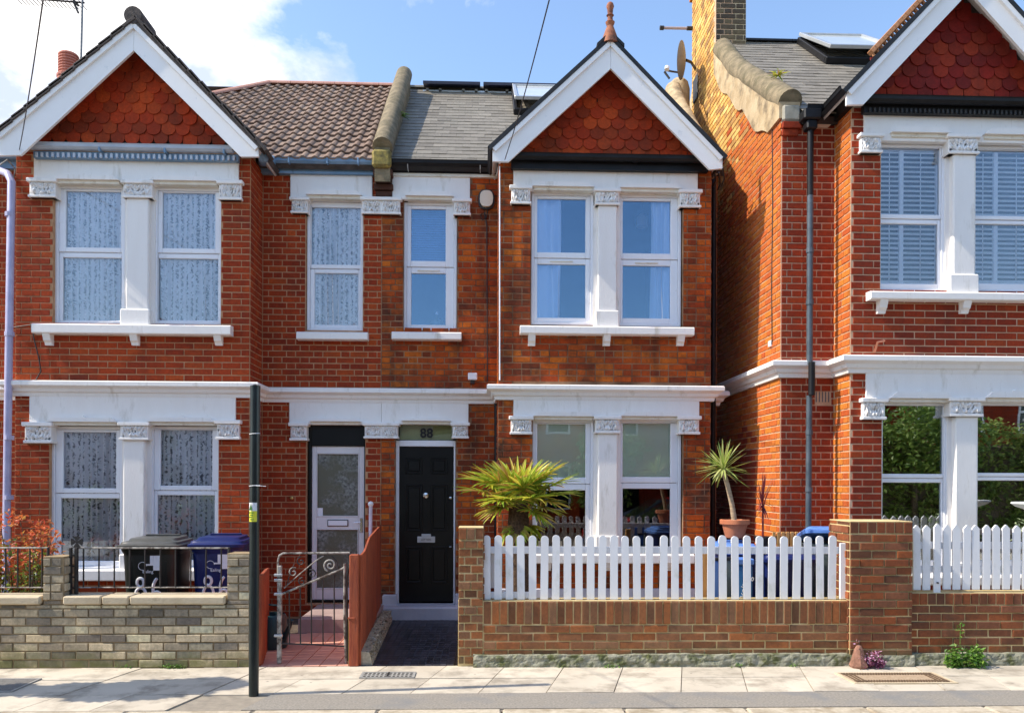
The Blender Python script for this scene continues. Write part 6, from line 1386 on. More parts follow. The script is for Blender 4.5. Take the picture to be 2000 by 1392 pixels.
# ================================================================== WHEELED BINS
def bin_(label, x, y, rotz, W_=.58, D_=.72, H_=1.07, body=BINK, lid=BINKL, z=0, nums=None, logo=True, lid_open=0, group='wheeled bins'):
    t = thing('wheeled_bin', label, 'bin', (x, y, z), group)
    M0 = Matrix.Translation((x, y, z)) @ Matrix.Rotation(rotz, 4, 'Z')
    def loft(levels):
        mb = MB(); n = 20
        for (hw, hd, zz, yo) in levels:
            for k in range(n):
                t_ = 2*math.pi*(k+.5)/n; c_, s_ = math.cos(t_), math.sin(t_); e = 5
                mb.v.append(tuple(M0 @ Vector((hw*abs(c_)**(2/e)*math.copysign(1, c_), yo+hd*abs(s_)**(2/e)*math.copysign(1, s_), zz))))
        for i in range(len(levels)-1):
            for k in range(n): a = i*n+k; b = i*n+(k+1) % n; mb.f.append((a, b, b+n, a+n))
        mb.f.append(tuple(range(n))[::-1]); mb.f.append(tuple((len(levels)-1)*n+k for k in range(n))); return mb
    w2, d2 = W_/2, D_/2
    bd = loft([(w2*.80, d2*.70, .06, 0), (w2*.82, d2*.74, .14, 0), (w2*.90, d2*.86, .70, -.02), (w2*.93, d2*.90, H_-.14, -.025), (w2*.93, d2*.90, H_-.13, -.025), (w2*.99, d2*.97, H_-.09, -.025), (w2, d2*.98, H_-.06, -.025)]).build('bin_body', body, t, smooth=True)
    # lid with two steps and hinge
    Ml = M0 @ Matrix.Translation((0, d2, H_-.055)) @ Matrix.Rotation(R(-lid_open), 4, 'X') @ Matrix.Translation((0, -d2, 0))
    sv = M0; M0 = Ml
    def loftl(levels):
        return loft(levels)
    M0 = Ml
    mb = MB(); n = 20
    for (hw, hd, zz, yo) in [(w2*1.04, d2*1.02, -.012, -.03), (w2*1.06, d2*1.03, .018, -.03), (w2*.97, d2*.95, .028, -.03), (w2*.95, d2*.92, .050, -.02), (w2*.80, d2*.80, .058, .0), (w2*.76, d2*.74, .082, .02)]:
        for k in range(n):
            t_ = 2*math.pi*(k+.5)/n; c_, s_ = math.cos(t_), math.sin(t_); e = 8
            mb.v.append(tuple(Ml @ Vector((hw*abs(c_)**(2/e)*math.copysign(1, c_), yo+hd*abs(s_)**(2/e)*math.copysign(1, s_), zz))))
    for i in range(5):
        for k in range(n): a = i*n+k; b = i*n+(k+1) % n; mb.f.append((a, b, b+n, a+n))
    mb.f.append(tuple(range(n))[::-1]); mb.f.append(tuple(5*n+k for k in range(n)))
    M0 = sv
    ld = mb.build('bin_lid', lid, t, smooth=True)
    MB().box(-w2*.6, w2*.6, -.012, .012, 0, .02, .005, Ml @ Matrix.Translation((0, d2*.4, .085))).build('lid_grip', lid, ld)
    for q in (-.55, 0, .55):
        MB().add([M0 @ Vector((w2*q*1.0+dx, -d2*.72-f*d2*.19-.012, .10+f*(H_-.30))) for dx, f in ((-.012, 0), (.012, 0), (.014, 1), (-.014, 1))]+[M0 @ Vector((w2*q+dx, -d2*.66-f*d2*.19+.02, .10+f*(H_-.30))) for dx, f in ((-.012, 0), (.012, 0), (.014, 1), (-.014, 1))], [(0, 1, 2, 3), (0, 3, 7, 4), (1, 5, 6, 2), (3, 2, 6, 7), (0, 4, 5, 1)]).build('moulded_rib', body, bd)
    MB().tube([M0 @ Vector((-w2*.7, d2+.03, H_-.06)), M0 @ Vector((w2*.7, d2+.03, H_-.06))], .016, 8).build('rear_handle', body, t)
    for s_ in (-1, 1):
        MB().lathe([(.001, -.025), (.10, -.025), (.10, .025), (.001, .025)], (0, 0, 0), 16, M0 @ Matrix.Translation((s_*w2*.8, d2*.72, .10)) @ Matrix.Rotation(R(90), 4, 'Y')).build('wheel', TYRE, t)
    fy = lambda zz: -(d2*(.70+.20*min(1, (zz-.06)/(H_-.2))))-.03*min(1, zz)-.004
    if logo:
        zz = .80; y_ = fy(zz)-.004; m = MB()
        sl_ = -.105
        m.box(.05, .115, y_-.003, y_+.02, zz+.005, zz+.13, 0, M0).box(.018, .048, y_-.003, y_+.02, zz+.03, zz+.13, 0, M0).box(-.02, .02, y_-.003, y_+.02, zz+.03, zz+.045, 0, M0).box(.05, .115, y_-.005, y_+.02, zz-.02, zz+.03, 0, M0)
        cc = [M0 @ Vector((-.055+.04*math.cos(a_), y_-.002, zz+.025+.04*math.sin(a_))) for a_ in [math.pi*2*k/18 for k in range(15)]]; m.tube(cc, .003, 5)
        lg = m.build('council_logo', PAINTW, bd)
        me = textmesh('Ealing', .046, .001); me.materials.clear(); me.materials.append(PAINTW)
        o_ = bpy.data.objects.new('logo_lettering', me); p_ = M0 @ Vector((0, y_-.008, zz-.045)); link(o_, bd, p_); o_.rotation_euler = (R(90-4), 0, rotz)
    if nums:
        el = lambda cx, cz, a_, b_, t0=0, t1=360: [(cx+a_*math.cos(R(t0+(t1-t0)*k/16)), cz+b_*math.sin(R(t0+(t1-t0)*k/16))) for k in range(17)]
        strokes = {'8': [el(0, .195, .034, .045, -80, 285), el(0, .07, .050, .072, 95, 460)], '6': [el(.055, .12, .085, .135, 120, 190)+[(-.035, .04)], el(.005, .05, .042, .052, 60, 420)]}
        m = MB()
        for i, ch in enumerate(nums):
            for stx in strokes[ch]: m.tube([M0 @ Vector((-.08+i*.15+a_, fy(.46+b_)-.003, .46+b_)) for a_, b_ in stx], .0155, 6)
        m.build('painted_house_number', PAINTW, bd, smooth=True)
    return t
def at(px, py, Y): p = P(px, py, Y); return p.x
bin_('black wheeled bin with 86 painted on it behind the grey wall', at(303, 1080, 8.45), 8.55, R(5), nums='86', W_=.60)
bin_('dark blue wheeled bin with painted house number behind the right end of the grey wall', at(430, 1080, 8.6), 8.7, R(6), body=BINB, lid=BINB, nums='86', W_=.56)
bin_('blue wheeled bin carrying the terracotta pot behind the rounded pickets', at(1436, 1080, 8.05), 8.1, R(-4), W_=.46, D_=.55, H_=1.05, body=BINB, lid=BINBL, logo=False)
bin_('navy blue wheeled bin standing directly left of the timber store behind the rounded pickets', at(1528, 1080, 7.98), 8.0, R(2), W_=.56, D_=.56, H_=.98, body=BINB, lid=BINB, logo=False)
bin_('blue wheeled bin with its lid propped up beside the brick pier', at(1612, 1030, 8.28), 8.30, R(-8), W_=.52, D_=.5, H_=1.12, body=BINGR, lid=BINBL, logo=False, lid_open=14)
t = thing('recycling_box', 'sky blue recycling box with white lettering behind the pickets below the potted yucca', 'box', (at(1452, 1130, 7.62), 7.68, 0)); xx = at(1451, 1130, 7.6)
MB().box(xx-.09, xx+.10, 7.60, 7.78, 0, .90, .02).build('box_body', BINBC, t); MB().box(xx-.10, xx+.11, 7.59, 7.79, .9, .96, .01).build('box_lid', BINBL, t); text('recycling', .10, (xx+.03, 7.597, .62), PAINTW, t, rot=(R(90), R(-70), 0))
t = thing('folded_board', 'grey green board leaning behind the pickets left of the sky blue box', 'board', (at(1420, 1130, 7.7), 7.72, 0)); xx = at(1423, 1130, 7.7); MB().box(xx-.045, xx+.06, 7.66, 7.70, 0, .94, .01).build('board_face', BINGR, t); MB().box(xx-.05, xx+.065, 7.655, 7.705, .9401, .97, .005).build('board_edge', IRON, t)
t = thing('blue_board', 'bright blue panel standing behind the pickets next to the orange timber post', 'board', (at(1401, 1130, 7.7), 7.75, 0)); xx = at(1400, 1130, 7.7); MB().box(xx-.03, xx+.04, 7.70, 7.75, 0, .93, .01).build('board_face', BINBL, t); MB().box(xx-.035, xx+.045, 7.695, 7.755, .9301, .96, .005).build('board_edge', IRON, t)
# timber store
t = thing('timber_bin_store', 'orange timber slatted bin store behind the right end of the rounded picket fence', 'bin store', (at(1580, 1150, 8.3), 8.3, 0))
for (px, Y) in ((1374, 7.62), (1377, 8.9), (1641, 7.68), (1640, 8.62)): xx = at(px, 1120, Y); MB().box(xx-.035, xx+.035, Y-.03, Y+.03, 0, P(px, 1078 if px < 1400 else 1043, Y).z, .006).build('store_post', ORW, t)
za = P(1580, 1038, 8.62).z
for i in range(16): xx = at(1512, 1050, 8.6)+(at(1645, 1050, 8.6)-at(1512, 1050, 8.6))*i/15; MB().box(xx-.018, xx+.018, 8.60, 8.62, .1, za, .003).build('store_slat', ORW, t)
for zz in (za-.13, .5): MB().box(at(1508, 1050, 8.6), at(1650, 1050, 8.6), 8.622, 8.65, zz, zz+.09, .004).build('store_rail', ORW, t)

# ================================================================== STREET POLE
pb0 = PZ(495.5, 1355, 0); pt0 = P(498, 755, pb0.y)
t = thing('street_post', 'black green street post at the kerb with a yellow and white sticker', 'post', (pb0.x, pb0.y, 0))
r_ = 9.4/245
MB().tube([(pb0.x, pb0.y, -.05), (pb0.x+.003, pb0.y, pt0.z)], r_, 24).build('post_tube', POLE, t, smooth=True)
MB().lathe([(r_*1.03, -.02), (r_*1.05, .006), (.001, .02)], (pb0.x+.003, pb0.y, pt0.z), 24).build('post_cap', POLE, t, smooth=True)
for k, yy in enumerate((847, 948)):
    z = P(496, yy, pb0.y).z; pts = [(pb0.x+(r_+.002)*math.cos(a_), pb0.y+(r_+.002)*math.sin(a_), z+.004*math.cos(a_)) for a_ in [2*math.pi*i/20 for i in range(21)]]
    m = MB().tube(pts, .0028, 5)
    if k: m.tube([(pb0.x+.02, pb0.y-r_-.002, z), (pb0.x+.06, pb0.y-r_-.01, z-.002), (pb0.x+.10, pb0.y-r_-.0, z-.004)], .0025, 5)
    m.build('cable_tie', PAINTW, t)
def wrap(za, zb, mat, name, a0=-150, a1=-45, off=.0012):
    m = MB(); n = 12; vs_ = []
    for i in range(n+1):
        a_ = R(a0+(a1-a0)*i/n); 
        for z in (za, zb): vs_.append((pb0.x+(r_+off)*math.cos(a_), pb0.y+(r_+off)*math.sin(a_), z))
    m.add(vs_, [(2*i, 2*i+2, 2*i+3, 2*i+1) for i in range(n)]); return m.build(name, mat, t)
zA, zB, zC = P(496, 1018, pb0.y).z, P(496, 997, pb0.y).z, P(496, 981, pb0.y).z
wrap(zA, zB, YELL, 'yellow_sticker'); wrap(zB, zC, PAINTW, 'white_sticker')
m = MB(); yq = pb0.y-r_-.003
m.prism([(pb0.x-.030, zB+.005), (pb0.x-.004, zB+.005), (pb0.x-.017, zC-.006)], 'y', yq, yq+.002)
for k in range(4): m.box(pb0.x-.028+(k % 2)*.005, pb0.x+.004-(k % 3)*.006, yq, yq+.002, zB-.018-k*.018, zB-.010-k*.018)
m.build('sticker_print', GREENM, t)

# ================================================================== PLANTS
def blade(mb, base, d, up, L_, w_, droop=.3, seg=5, fold=.25, tipw=.05):
    """narrow folded leaf"""
    d = d.normalized(); s_ = d.cross(up); s_ = s_.normalized() if s_.length > 1e-4 else Vector((1, 0, 0)); n_ = s_.cross(d).normalized(); b = len(mb.v); p = Vector(base); dd = d.copy()
    for i in range(seg+1):
        f = i/seg; ww_ = w_*(math.sin(min(1, f*2.2+.25)*math.pi/2))*(1-f**3*(1-tipw)) if f < 1 else w_*tipw
        if i: dd = (dd+Vector((0, 0, -droop/seg))).normalized(); p = p+dd*(L_/seg)
        nn_ = s_.cross(dd).normalized()
        mb.v += [tuple(p-s_*ww_/2+nn_*fold*ww_/2), tuple(p), tuple(p+s_*ww_/2+nn_*fold*ww_/2)]
    for i in range(seg):
        a = b+i*3; mb.f += [(a, a+1, a+4, a+3), (a+1, a+2, a+5, a+4)]
# fan palm
pc0 = P(1013, 985, 8.45)
palm = thing('fan_palm', 'fan palm with bright yellow green fronds behind the rounded pickets', 'palm tree', (pc0.x, 8.45, 0))
tp = [(pc0.x+.02, 8.45, 0), (pc0.x+.02, 8.45, .35), (pc0.x+.01, 8.45, .75), (pc0.x, 8.45, 1.05), (pc0.x, 8.45, pc0.z), (pc0.x, 8.45, pc0.z+.12)]
MB().tube(tp, [.12, .13, .125, .13, .10, .05], 16).build('trunk', PALMT, palm, smooth=True)
pr_r = random.Random(21); mb = MB()
for k in range(260):
    z = pr_r.uniform(.1, pc0.z+.05); a_ = pr_r.uniform(0, 2*math.pi); o_ = Vector((pc0.x+.1*math.cos(a_), 8.45+.1*math.sin(a_), z)); blade(mb, o_, Vector((math.cos(a_)*.7, math.sin(a_)*.7, .9)), Vector((0, 0, 1)), pr_r.uniform(.05, .14), .012, .5, 2)
mb.build('trunk_fibres', PALMT, palm, kind='stuff')
def frond(origin, az, el, plen, R_, seed, nseg=22, spread=165, drp=.25):
    r_ = random.Random(seed); d = Vector((math.cos(az)*math.cos(el), math.sin(az)*math.cos(el), math.sin(el))); mid = origin+d*plen*.5; hub = origin+d*plen+Vector((0, 0, -.05*plen))
    up = Vector((0, 0, 1)); s_ = d.cross(up).normalized(); n_ = s_.cross(d).normalized(); mb = MB(); mb.tube([origin, mid+Vector((0, 0, .01)), hub], [.009, .007, .005], 5)
    for i in range(nseg):
        a_ = R(-spread+2*spread*i/(nseg-1))*.78; dd = d*math.cos(a_)+s_*math.sin(a_)+n_*(.18*abs(math.sin(a_))+r_.uniform(-.05, .05))
        blade(mb, hub, dd, n_, R_*(.72+.28*math.cos(a_*.6))*r_.uniform(.9, 1.05), .038, drp*r_.uniform(.4, 1.7), 5, .5, .12)
    mb.build('frond', LPALM, palm)
hub0 = Vector((pc0.x, 8.45, pc0.z+.02)); spec = [(170, 20, .34, .34), (200, 34, .28, .34), (186, 8, .38, .30), (230, 48, .22, .32), (262, 55, .16, .32), (285, 30, .22, .34), (318, 48, .24, .34), (345, 35, .30, .34), (5, 22, .34, .36), (352, 8, .36, .32), (30, 45, .22, .32), (60, 60, .2, .33), (100, 62, .2, .33), (130, 45, .24, .33), (150, 28, .3, .33), (250, 14, .24, .30), (300, 8, .26, .3), (215, -4, .26, .26), (335, -10, .28, .28), (205, -30, .2, .26), (325, -35, .2, .26), (80, 30, .22, .3), (160, -15, .22, .26), (20, -15, .24, .28)]
for i, (az, el, pl_, rr__) in enumerate(spec): frond(hub0+Vector((0, 0, pr_r.uniform(-.05, .06))), R(az+pr_r.uniform(-6, 6)), R(el+6), pl_*1.02, rr__*1.12, i, drp=.35)
for i, (az, el, pl_, rr__) in enumerate(((190, -62, .22, .24), (350, -60, .24, .24), (265, -66, .2, .22), (30, -50, .24, .24))): frond(hub0+Vector((0, 0, -.06)), R(az), R(el), pl_, rr__, 50+i, 16, 120, .5)
# yucca in pot
yb0 = P(1435, 1030, 8.1)
pot = thing('plant_pot', 'terracotta pot standing on a blue bin lid', 'pot', (yb0.x, 8.1, 1.07))
zt_ = P(1435, 1014, 8.1).z; H_ = zt_-1.13; 
MB().lathe([(.09, 0), (.095, .01), (.128, H_-.05), (.145, H_-.05), (.15, H_-.045), (.15, H_-.005), (.145, H_), (.128, H_), (.12, H_-.04), (.001, H_-.04)], (yb0.x, 8.1, 1.13), 24).build('pot_body', TERRA, pot, smooth=True)
MB().lathe([(.12, 0), (.001, .012)], (yb0.x, 8.1, 1.13+H_-.035), 16).build('compost', SOIL, pot)
yu = thing('yucca_plant', 'yucca with a bare pale stem and a spiky yellow green head', 'plant', (yb0.x, 8.1, zt_-.04))
yc = P(1412, 916, 8.1); st0 = Vector((yb0.x, 8.1, zt_-.05))
MB().tube([st0, st0.lerp(yc, .35)+Vector((.015, 0, 0)), st0.lerp(yc, .7)+Vector((.012, 0, 0)), yc], [.030, .026, .023, .024], 12).build('stem', YTR, yu, smooth=True)
ry = random.Random(5)
for i in range(74):
    az = ry.uniform(0, 2*math.pi); el = R(ry.choice([75, 60, 45, 30, 15, 0, -15, -30, 20, 40])+ry.uniform(-8, 8)); d = Vector((math.cos(az)*math.cos(el), math.sin(az)*math.cos(el), math.sin(el)))
    mb = MB(); blade(mb, yc+Vector((0, 0, ry.uniform(-.03, .04))), d, Vector((0, 0, 1)), ry.uniform(.24, .35), .024, .22, 4, .4, .05); mb.build('leaf', LYUC, yu)
# red cordyline
cb0 = P(1490, 1040, 8.0)
cp = thing('plant_pot', 'small dark pot holding the red leaved cordyline on the navy bin', 'pot', (cb0.x, 8.0, 1.03)); MB().lathe([(.06, 0), (.085, .1), (.09, .1), (.09, .12), (.075, .12), (.001, .10)], (cb0.x, 8.0, 1.03), 16).build('pot_body', IRON, cp)
cd = thing('cordyline_plant', 'thin red leaved cordyline right of the potted yucca', 'plant', (cb0.x, 8.0, 1.13)); cc = P(1490, 985, 8.0)
MB().tube([(cb0.x, 8.0, 1.12), cc], .010, 8).build('stem', LRED, cd)
for i in range(34):
    az = ry.uniform(0, 2*math.pi); hi_ = ry.random() < .4; el = R(ry.uniform(68, 86) if hi_ else ry.uniform(-50, 30)); d = Vector((math.cos(az)*math.cos(el), math.sin(az)*math.cos(el), math.sin(el)))
    mb = MB(); blade(mb, cc+Vector((0, 0, ry.uniform(-.07, .05))), d, Vector((0, 0, 1)), ry.uniform(.2, .34) if hi_ else ry.uniform(.12, .19), .014, .3, 4, .4, .05); mb.build('leaf', LRED, cd)
def leafcloud(mb, c, rad, n, size, r_, flat=1):
    for i in range(n):
        v = Vector((r_.gauss(0, 1), r_.gauss(0, 1), r_.gauss(0, 1))); v.normalize(); v = Vector((v.x*rad[0], v.y*rad[1], v.z*rad[2]))*r_.uniform(.35, 1)**.6; p = Vector(c)+v
        d = Vector((r_.uniform(-1, 1), r_.uniform(-1, 1), r_.uniform(-.7, .7))).normalized(); s_ = d.cross(Vector((r_.uniform(-1, 1), r_.uniform(-1, 1), 1))).normalized(); L_ = size*r_.uniform(.6, 1.3); w_ = L_*.28
        b = len(mb.v); n_ = s_.cross(d)*L_*.1
        mb.v += [tuple(p), tuple(p+d*L_*.45+s_*w_+n_), tuple(p+d*L_), tuple(p+d*L_*.45-s_*w_+n_)]; mb.f.append((b, b+1, b+2, b+3))
# photinia like shrub left
sb = P(45, 1140, 8.0); shr = thing('garden_shrub', 'leggy shrub with orange red young leaves at the left edge behind the railing', 'shrub', (sb.x, 8.0, 0)); r2 = random.Random(6)
mbS, mbR, mbG = MB(), MB(), MB()
for i in range(40):
    x = sb.x+r2.uniform(-.75, .30); y = 8.0+r2.uniform(-.3, .3); zt_ = r2.uniform(.9, 1.40)*(1-.22*abs(x-sb.x+.1)); tip = Vector((x+r2.uniform(-.12, .12), y, zt_))
    mbS.tube([(sb.x+(x-sb.x)*.6, y, 0), (x, y, zt_*.6), tip], [.009, .006, .003], 5)
    for k in range(9): leafcloud(mbG, Vector((x, y, .15+zt_*.78*k/9)), (.10, .1, .07), 12, .05, r2)
    leafcloud(mbR, tip+Vector((0, 0, -.02)), (.11, .11, .09), 30, .05, r2)
    leafcloud(mbR, Vector((x, y, zt_*.78)), (.10, .1, .07), 14, .05, r2)
mbS.build('stems', BARK, shr); mbR.build('young_leaves', LSH, shr, kind='stuff'); mbG.build('older_leaves', LSHG, shr, kind='stuff')
# weeds at the wall foot
wd = PZ(1880, 1302, 0); we = thing('climbing_weed', 'leafy green weed climbing the foot of the right hand wall', 'weed', (wd.x, YFW-.06, 0)); mb, ms = MB(), MB()
for i in range(16):
    x = wd.x+r2.uniform(-.17, .15); h_ = r2.uniform(.08, .30)*(1-abs(x-wd.x)*1.5); ms.tube([(x, YFW-.10, 0), (x+r2.uniform(-.03, .03), YFW-.08, h_)], .003, 4); leafcloud(mb, (x, YFW-.12, h_*.55), (.06, .06, h_*.55+.02), 34, .045, r2)
ms.tube([(wd.x, YFW-.06, .2), (wd.x+.01, YFW-.05, .40)], .003, 4); leafcloud(mb, (wd.x+.01, YFW-.06, .35), (.03, .03, .09), 22, .03, r2)
ms.build('stems', LGR, we); mb.build('foliage', LGR, we, kind='stuff')
wf = PZ(1680, 1298, 0); fw = thing('flowering_weed', 'dark plum flowering weed beside a leaning stone at the foot of the pier', 'weed', (wf.x, YFW-.12, 0)); mb, m2, ms = MB(), MB(), MB()
for i in range(10): x = wf.x+r2.uniform(-.06, .14); h_ = r2.uniform(.06, .2); ms.tube([(x, YFW-.12, 0), (x+.01, YFW-.13, h_)], .003, 4); leafcloud(mb, (x, YFW-.13, h_*.5), (.05, .05, h_*.5), 26, .03, r2); leafcloud(m2, (x, YFW-.15, h_*.8), (.05, .04, .04), 9, .022, r2)
leafcloud(m2, (wf.x-.1, YFW-.14, .22), (.04, .03, .04), 8, .022, r2)
ms.build('stems', LRED, fw); mb.build('foliage', PLUM, fw, kind='stuff'); m2.build('flowers', surf('pale_pink_petal', (.55, .28, .42), (.6, .35, .5), 9, .6, 0), fw, kind='stuff')
tag(MB().lathe([(.07, -.01), (.085, .02), (.066, .07), (.05, .13), (.042, .16), (.022, .20), (.001, .205)], (wf.x-.06, YFW-.10, 0), 7).build('leaning_stone', surf('reddish_clay', (.16, .08, .05), (.34, .17, .12), 14, .95, 1.0, 30), None), 'conical reddish stone propped against the wall at the foot of the pier', 'stone')
mb = MB()
for k in range(46): c = PZ(r2.choice([245, 330, 345, 350, 1000, 1100, 1190, 1450, 1550])+r2.uniform(-14, 14), 1304, 0); leafcloud(mb, (c.x, YFW-.02-(.05 if c.x > 0 else 0), .012), (.04, .015, .02), 5, .022, r2)
tag(mb.build('wall_foot_moss', LGR, None), 'tiny green sprouts along the joint between the walls and the pavement', None, kind='stuff')
# tuft on parapets
for (px, py, Y, lab, nm) in ((783, 222, 10.9, 'small green fern growing from the stone parapet between the left and middle roofs', 'fern_tuft'), (1520, 143, 9.25, 'yellow green fern growing on the rendered parapet of the right hand house', 'fern_tuft')):
    c = P(px, py, Y); tt = thing(nm, lab, 'fern', c); mb = MB()
    for i in range(20): az = r2.uniform(0, 6.28); d = Vector((math.cos(az), math.sin(az), r2.uniform(.1, .9))); blade(mb, c-Vector((0, 0, .03)), d, Vector((0, 0, 1)), r2.uniform(.07, .16), .02, .5, 3)
    leafcloud(mb, c, (.08, .06, .04), 30, .03, r2); mb.build('fern_leaves', LGR if px < 1000 else LPALM, tt)
# bird bath and shrub right edge
bb = P(1992, 985, 7.9); t = thing('bird_bath', 'white bird bath rim at the right edge above the pointed pickets', 'bird bath', (bb.x+.2, 7.9, 0)); MB().lathe([(.08, 0), (.05, .1), (.04, bb.z-.08), (.2, bb.z-.02), (.24, bb.z+.01), (.235, bb.z+.025), (.19, bb.z+.01), (.001, bb.z-.02)], (bb.x+.19, 7.9, 0), 24).build('basin', PAINTW, t, smooth=True)
sp = P(1998, 1012, 7.7); t = thing('silver_shrub', 'pale silver green shrub at the right edge behind the pointed pickets', 'shrub', (sp.x, 7.75, 0)); mb = MB(); ms = MB()
for i in range(9): x = sp.x+r2.uniform(-.02, .4); ms.tube([(sp.x+.2, 7.75, 0), (x, 7.75, 1.2)], .006, 5); leafcloud(mb, (x, 7.75, 1.22), (.1, .1, .13), 50, .045, r2)
ms.build('stems', BARK, t); mb.build('foliage', LSP, t, kind='stuff')

# ================================================================== CARS
def car(label, x, y, col, L_=4.0, W_=1.72, H_=1.45, grp='cars parked on the near side of the road'):
    t = thing('parked_car', label, 'car', (x+L_/2, y, -.09), grp); z0 = -.09
    lower = [(0, .35), (.02, .55), (.12, .70), (.55, .84), (1.05, .93), (3.6, .95), (3.9, .85), (L_, .60), (L_-.02, .30), (.05, .22)]
    roof = [(1.05, .93), (1.75, 1.38), (2.1, H_), (3.0, H_-.02), (3.55, 1.25), (3.75, .95)]
    def lens(pts, ins): # loft across the width with shoulder inset
        mb = MB(); n = len(pts); cx = sum(p[0] for p in pts)/n; cz = sum(p[1] for p in pts)/n
        sec = []
        for (f, k) in ((-1, .80), (-.985, .90), (-.93, .97), (-.7, 1.0), (0, 1.01), (.7, 1.0), (.93, .97), (.985, .90), (1, .80)):
            for p in pts:
                taper = 1-ins*max(0, (p[1]-.9))/.6
                sec.append((x+cx+(p[0]-cx)*(k*.06+.94 if k < 1 else k), y+f*W_/2*taper*(1-.10*(abs(p[0]-L_/2)/(L_/2))**3), z0+cz+(p[1]-cz)*k))
        mb.v = sec; m_ = 9
        for i in range(m_-1):
            for j in range(n): a = i*n+j; b = i*n+(j+1) % n; mb.f.append((a, b, b+n, a+n))
        mb.f.append(tuple(range(n))[::-1]); mb.f.append(tuple((m_-1)*n+j for j in range(n))); return mb
    bd = lens(lower, 0).build('car_body', col, t, smooth=True); lens(roof, .28).build('cabin_glass', CGLASS, t, smooth=True)
    lens([(1.95, H_-.035), (2.1, H_+.004), (3.0, H_-.014), (3.2, H_-.05)], .28).build('car_roof', col, t, smooth=True)
    for (dx) in (.75, L_-.75):
        for s_ in (-1, 1):
            w_ = MB().lathe([(.001, -.1), (.2, -.1), (.30, -.09), (.315, -.05), (.315, .05), (.30, .09), (.2, .1), (.001, .1)], (0, 0, 0), 24, Matrix.Translation((x+dx, y+s_*(W_/2-.12), z0+.315)) @ Matrix.Rotation(R(90), 4, 'X')).build('wheel', TYRE, t, smooth=True)
            MB().lathe([(.001, -.108), (.18, -.106), (.2, -.1), (.2, .1), (.18, .106), (.001, .108)], (0, 0, 0), 18, Matrix.Translation((x+dx, y+s_*(W_/2-.12), z0+.315)) @ Matrix.Rotation(R(90), 4, 'X')).build('wheel_rim', ALU, w_)
    for s_ in (-1, 1): MB().box(x+.06, x+.30, y+s_*.62-.12, y+s_*.62+.12, z0+.55, z0+.70, .03).build('headlight', ALU, t)
    return t
car('blue parked car whose front corner just shows at the bottom right', 2.17, 2.42, CARB)
car('red parked car mirrored in the right ground floor window of the middle house', 2.6, -1.0, CARR)

# ================================================================== OPPOSITE SIDE (mirrored in the windows)
for i in range(6):
    x0 = -19.6+i*6.6; lab = ['pale rendered gabled house across the street furthest left, seen only mirrored in glass', 'pale gabled house across the street mirrored in the left half of the lace curtained windows', 'pale gabled house across the street mirrored in the white glazed door', 'gabled red brick house across the street mirrored in the middle house windows', 'gabled red brick house across the street mirrored above the dark blinds on the right', 'gabled red brick house across the street furthest right, seen only mirrored in glass'][i]
    t = thing('mirrored_house', lab, 'house', (x0+3.2, -9, 0), 'houses across the street'); f = MB().box(x0, x0+6.4, -14, -9, 0, 5.6).box(x0+.3, x0+3.2, -9, -8.4, 0, 5.5).build('wall', LAVR if i < 3 else B86, t)  # unseen left houses invented pale, to keep red out of the mirrored lace
    MB().prism([(-9+.2, 5.6), (-11.5, 7.6), (-14.2, 5.6)], 'x', x0, x0+6.4).build('roof', SLATE, t)
    MB().prism([(x0+.1, 5.5), (x0+1.75, 7.4), (x0+3.4, 5.5)], 'y', -11.5, -8.3).build('gable_roof', TILE, t)
    for (xa, xb, za, zb, yy) in ((x0+.7, x0+1.6, 3.4, 5.0, -8.4), (x0+1.9, x0+2.8, 3.4, 5.0, -8.4), (x0+.7, x0+1.6, .8, 2.4, -8.4), (x0+1.9, x0+2.8, .8, 2.4, -8.4), (x0+4.4, x0+5.3, 3.4, 4.9, -9)):
        fr_ = MB().box(xa, xb, yy, yy+.03, za, zb, .01).build('window', UPVC, t); MB().box(xa+.08, xb-.08, yy+.031, yy+.034, za+.08, (za+zb)/2-.04).box(xa+.08, xb-.08, yy+.031, yy+.034, (za+zb)/2+.04, zb-.08).build('pane', CGLASS, fr_)
    MB().box(x0+4.3, x0+5.3, -9, -8.97, 0, 2.1).build('door', BLACKP, t)
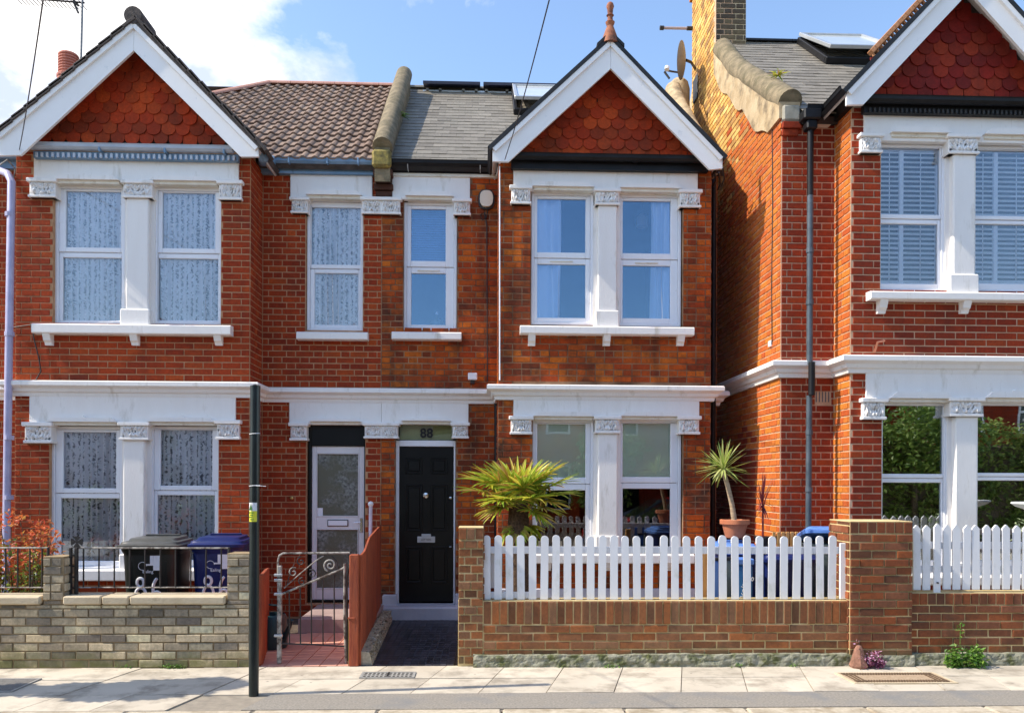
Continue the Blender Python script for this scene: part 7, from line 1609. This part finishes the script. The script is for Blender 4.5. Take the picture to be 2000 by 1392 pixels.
def tree(name, label, x, y, h_, rad, n, mat, seed, size=.16, clear=.35):
    t = thing(name, label, 'tree', (x, y, 0)); r_ = random.Random(seed); m = MB()
    m.tube([(x, y, 0), (x+.03, y, h_*.35), (x-.02, y, h_*.7)], [.12*h_/4, .09*h_/4, .04], 8); mb = MB()
    for i in range(22):
        a_ = r_.uniform(0, 6.28); z = h_*r_.uniform(clear, .92); q_ = rad*r_.uniform(.3, .8); tip = Vector((x+q_*math.cos(a_), y+q_*math.sin(a_), z)); m.tube([(x, y, z*.8), tip], [.02, .008], 5); leafcloud(mb, tip, (rad*.42, rad*.42, rad*.35), n//22, size, r_)
    m.build('trunk', BARK, t); mb.build('crown', mat, t, kind='stuff'); return t
tree('street_tree', 'bushy green tree across the street mirrored in the far right ground floor windows', 8.2, -4.2, 3.6, 1.9, 5200, LDK, 1)
tree('street_tree', 'second bushy tree across the street mirrored right of the first one', 11.8, -4.6, 4.0, 2.0, 5200, LDK, 2)
tree('street_tree', 'green tree across the street mirrored in the middle house blinds', 3.6, -5.4, 3.3, 1.4, 3600, LDK, 3)
def hedge(label, x0, x1, y, h_, n, seed, sz=.13):
    t = thing('garden_hedge', label, 'hedge', ((x0+x1)/2, y, 0)); r_ = random.Random(seed); MB().box(x0, x1, y-.25, y+.2, 0, h_*.85, .1).build('branches', BARK, t); mb = MB()
    for i in range(n//40): leafcloud(mb, (r_.uniform(x0, x1), y+r_.uniform(.15, .4), r_.uniform(.1, h_)), (.3, .25, .3), 40, sz, r_)
    mb.build('foliage', LHG, t, kind='stuff')
LHG = leafmat('hedge_leaf', [(.18, .28, .05), (.30, .40, .08), (.44, .50, .14), (.10, .18, .03)])
hedge('clipped hedge across the street, mirrored in the lace curtained ground floor glass', -19, 1.5, -4.9, 1.4, 9000, 1)
hedge('tall overgrown hedge across the street mirrored in the far right ground floor windows', 6.2, 17, -4.9, 3.3, 18000, 2, .15)
# young street tree out of frame on the left; its shadow lies along the pavement
tree('young_tree', 'young street tree left of the picture that throws the shadow along the pavement', -5.35, 6.28, 3.5, .30, 9000, LDK, 8, .13, .50)
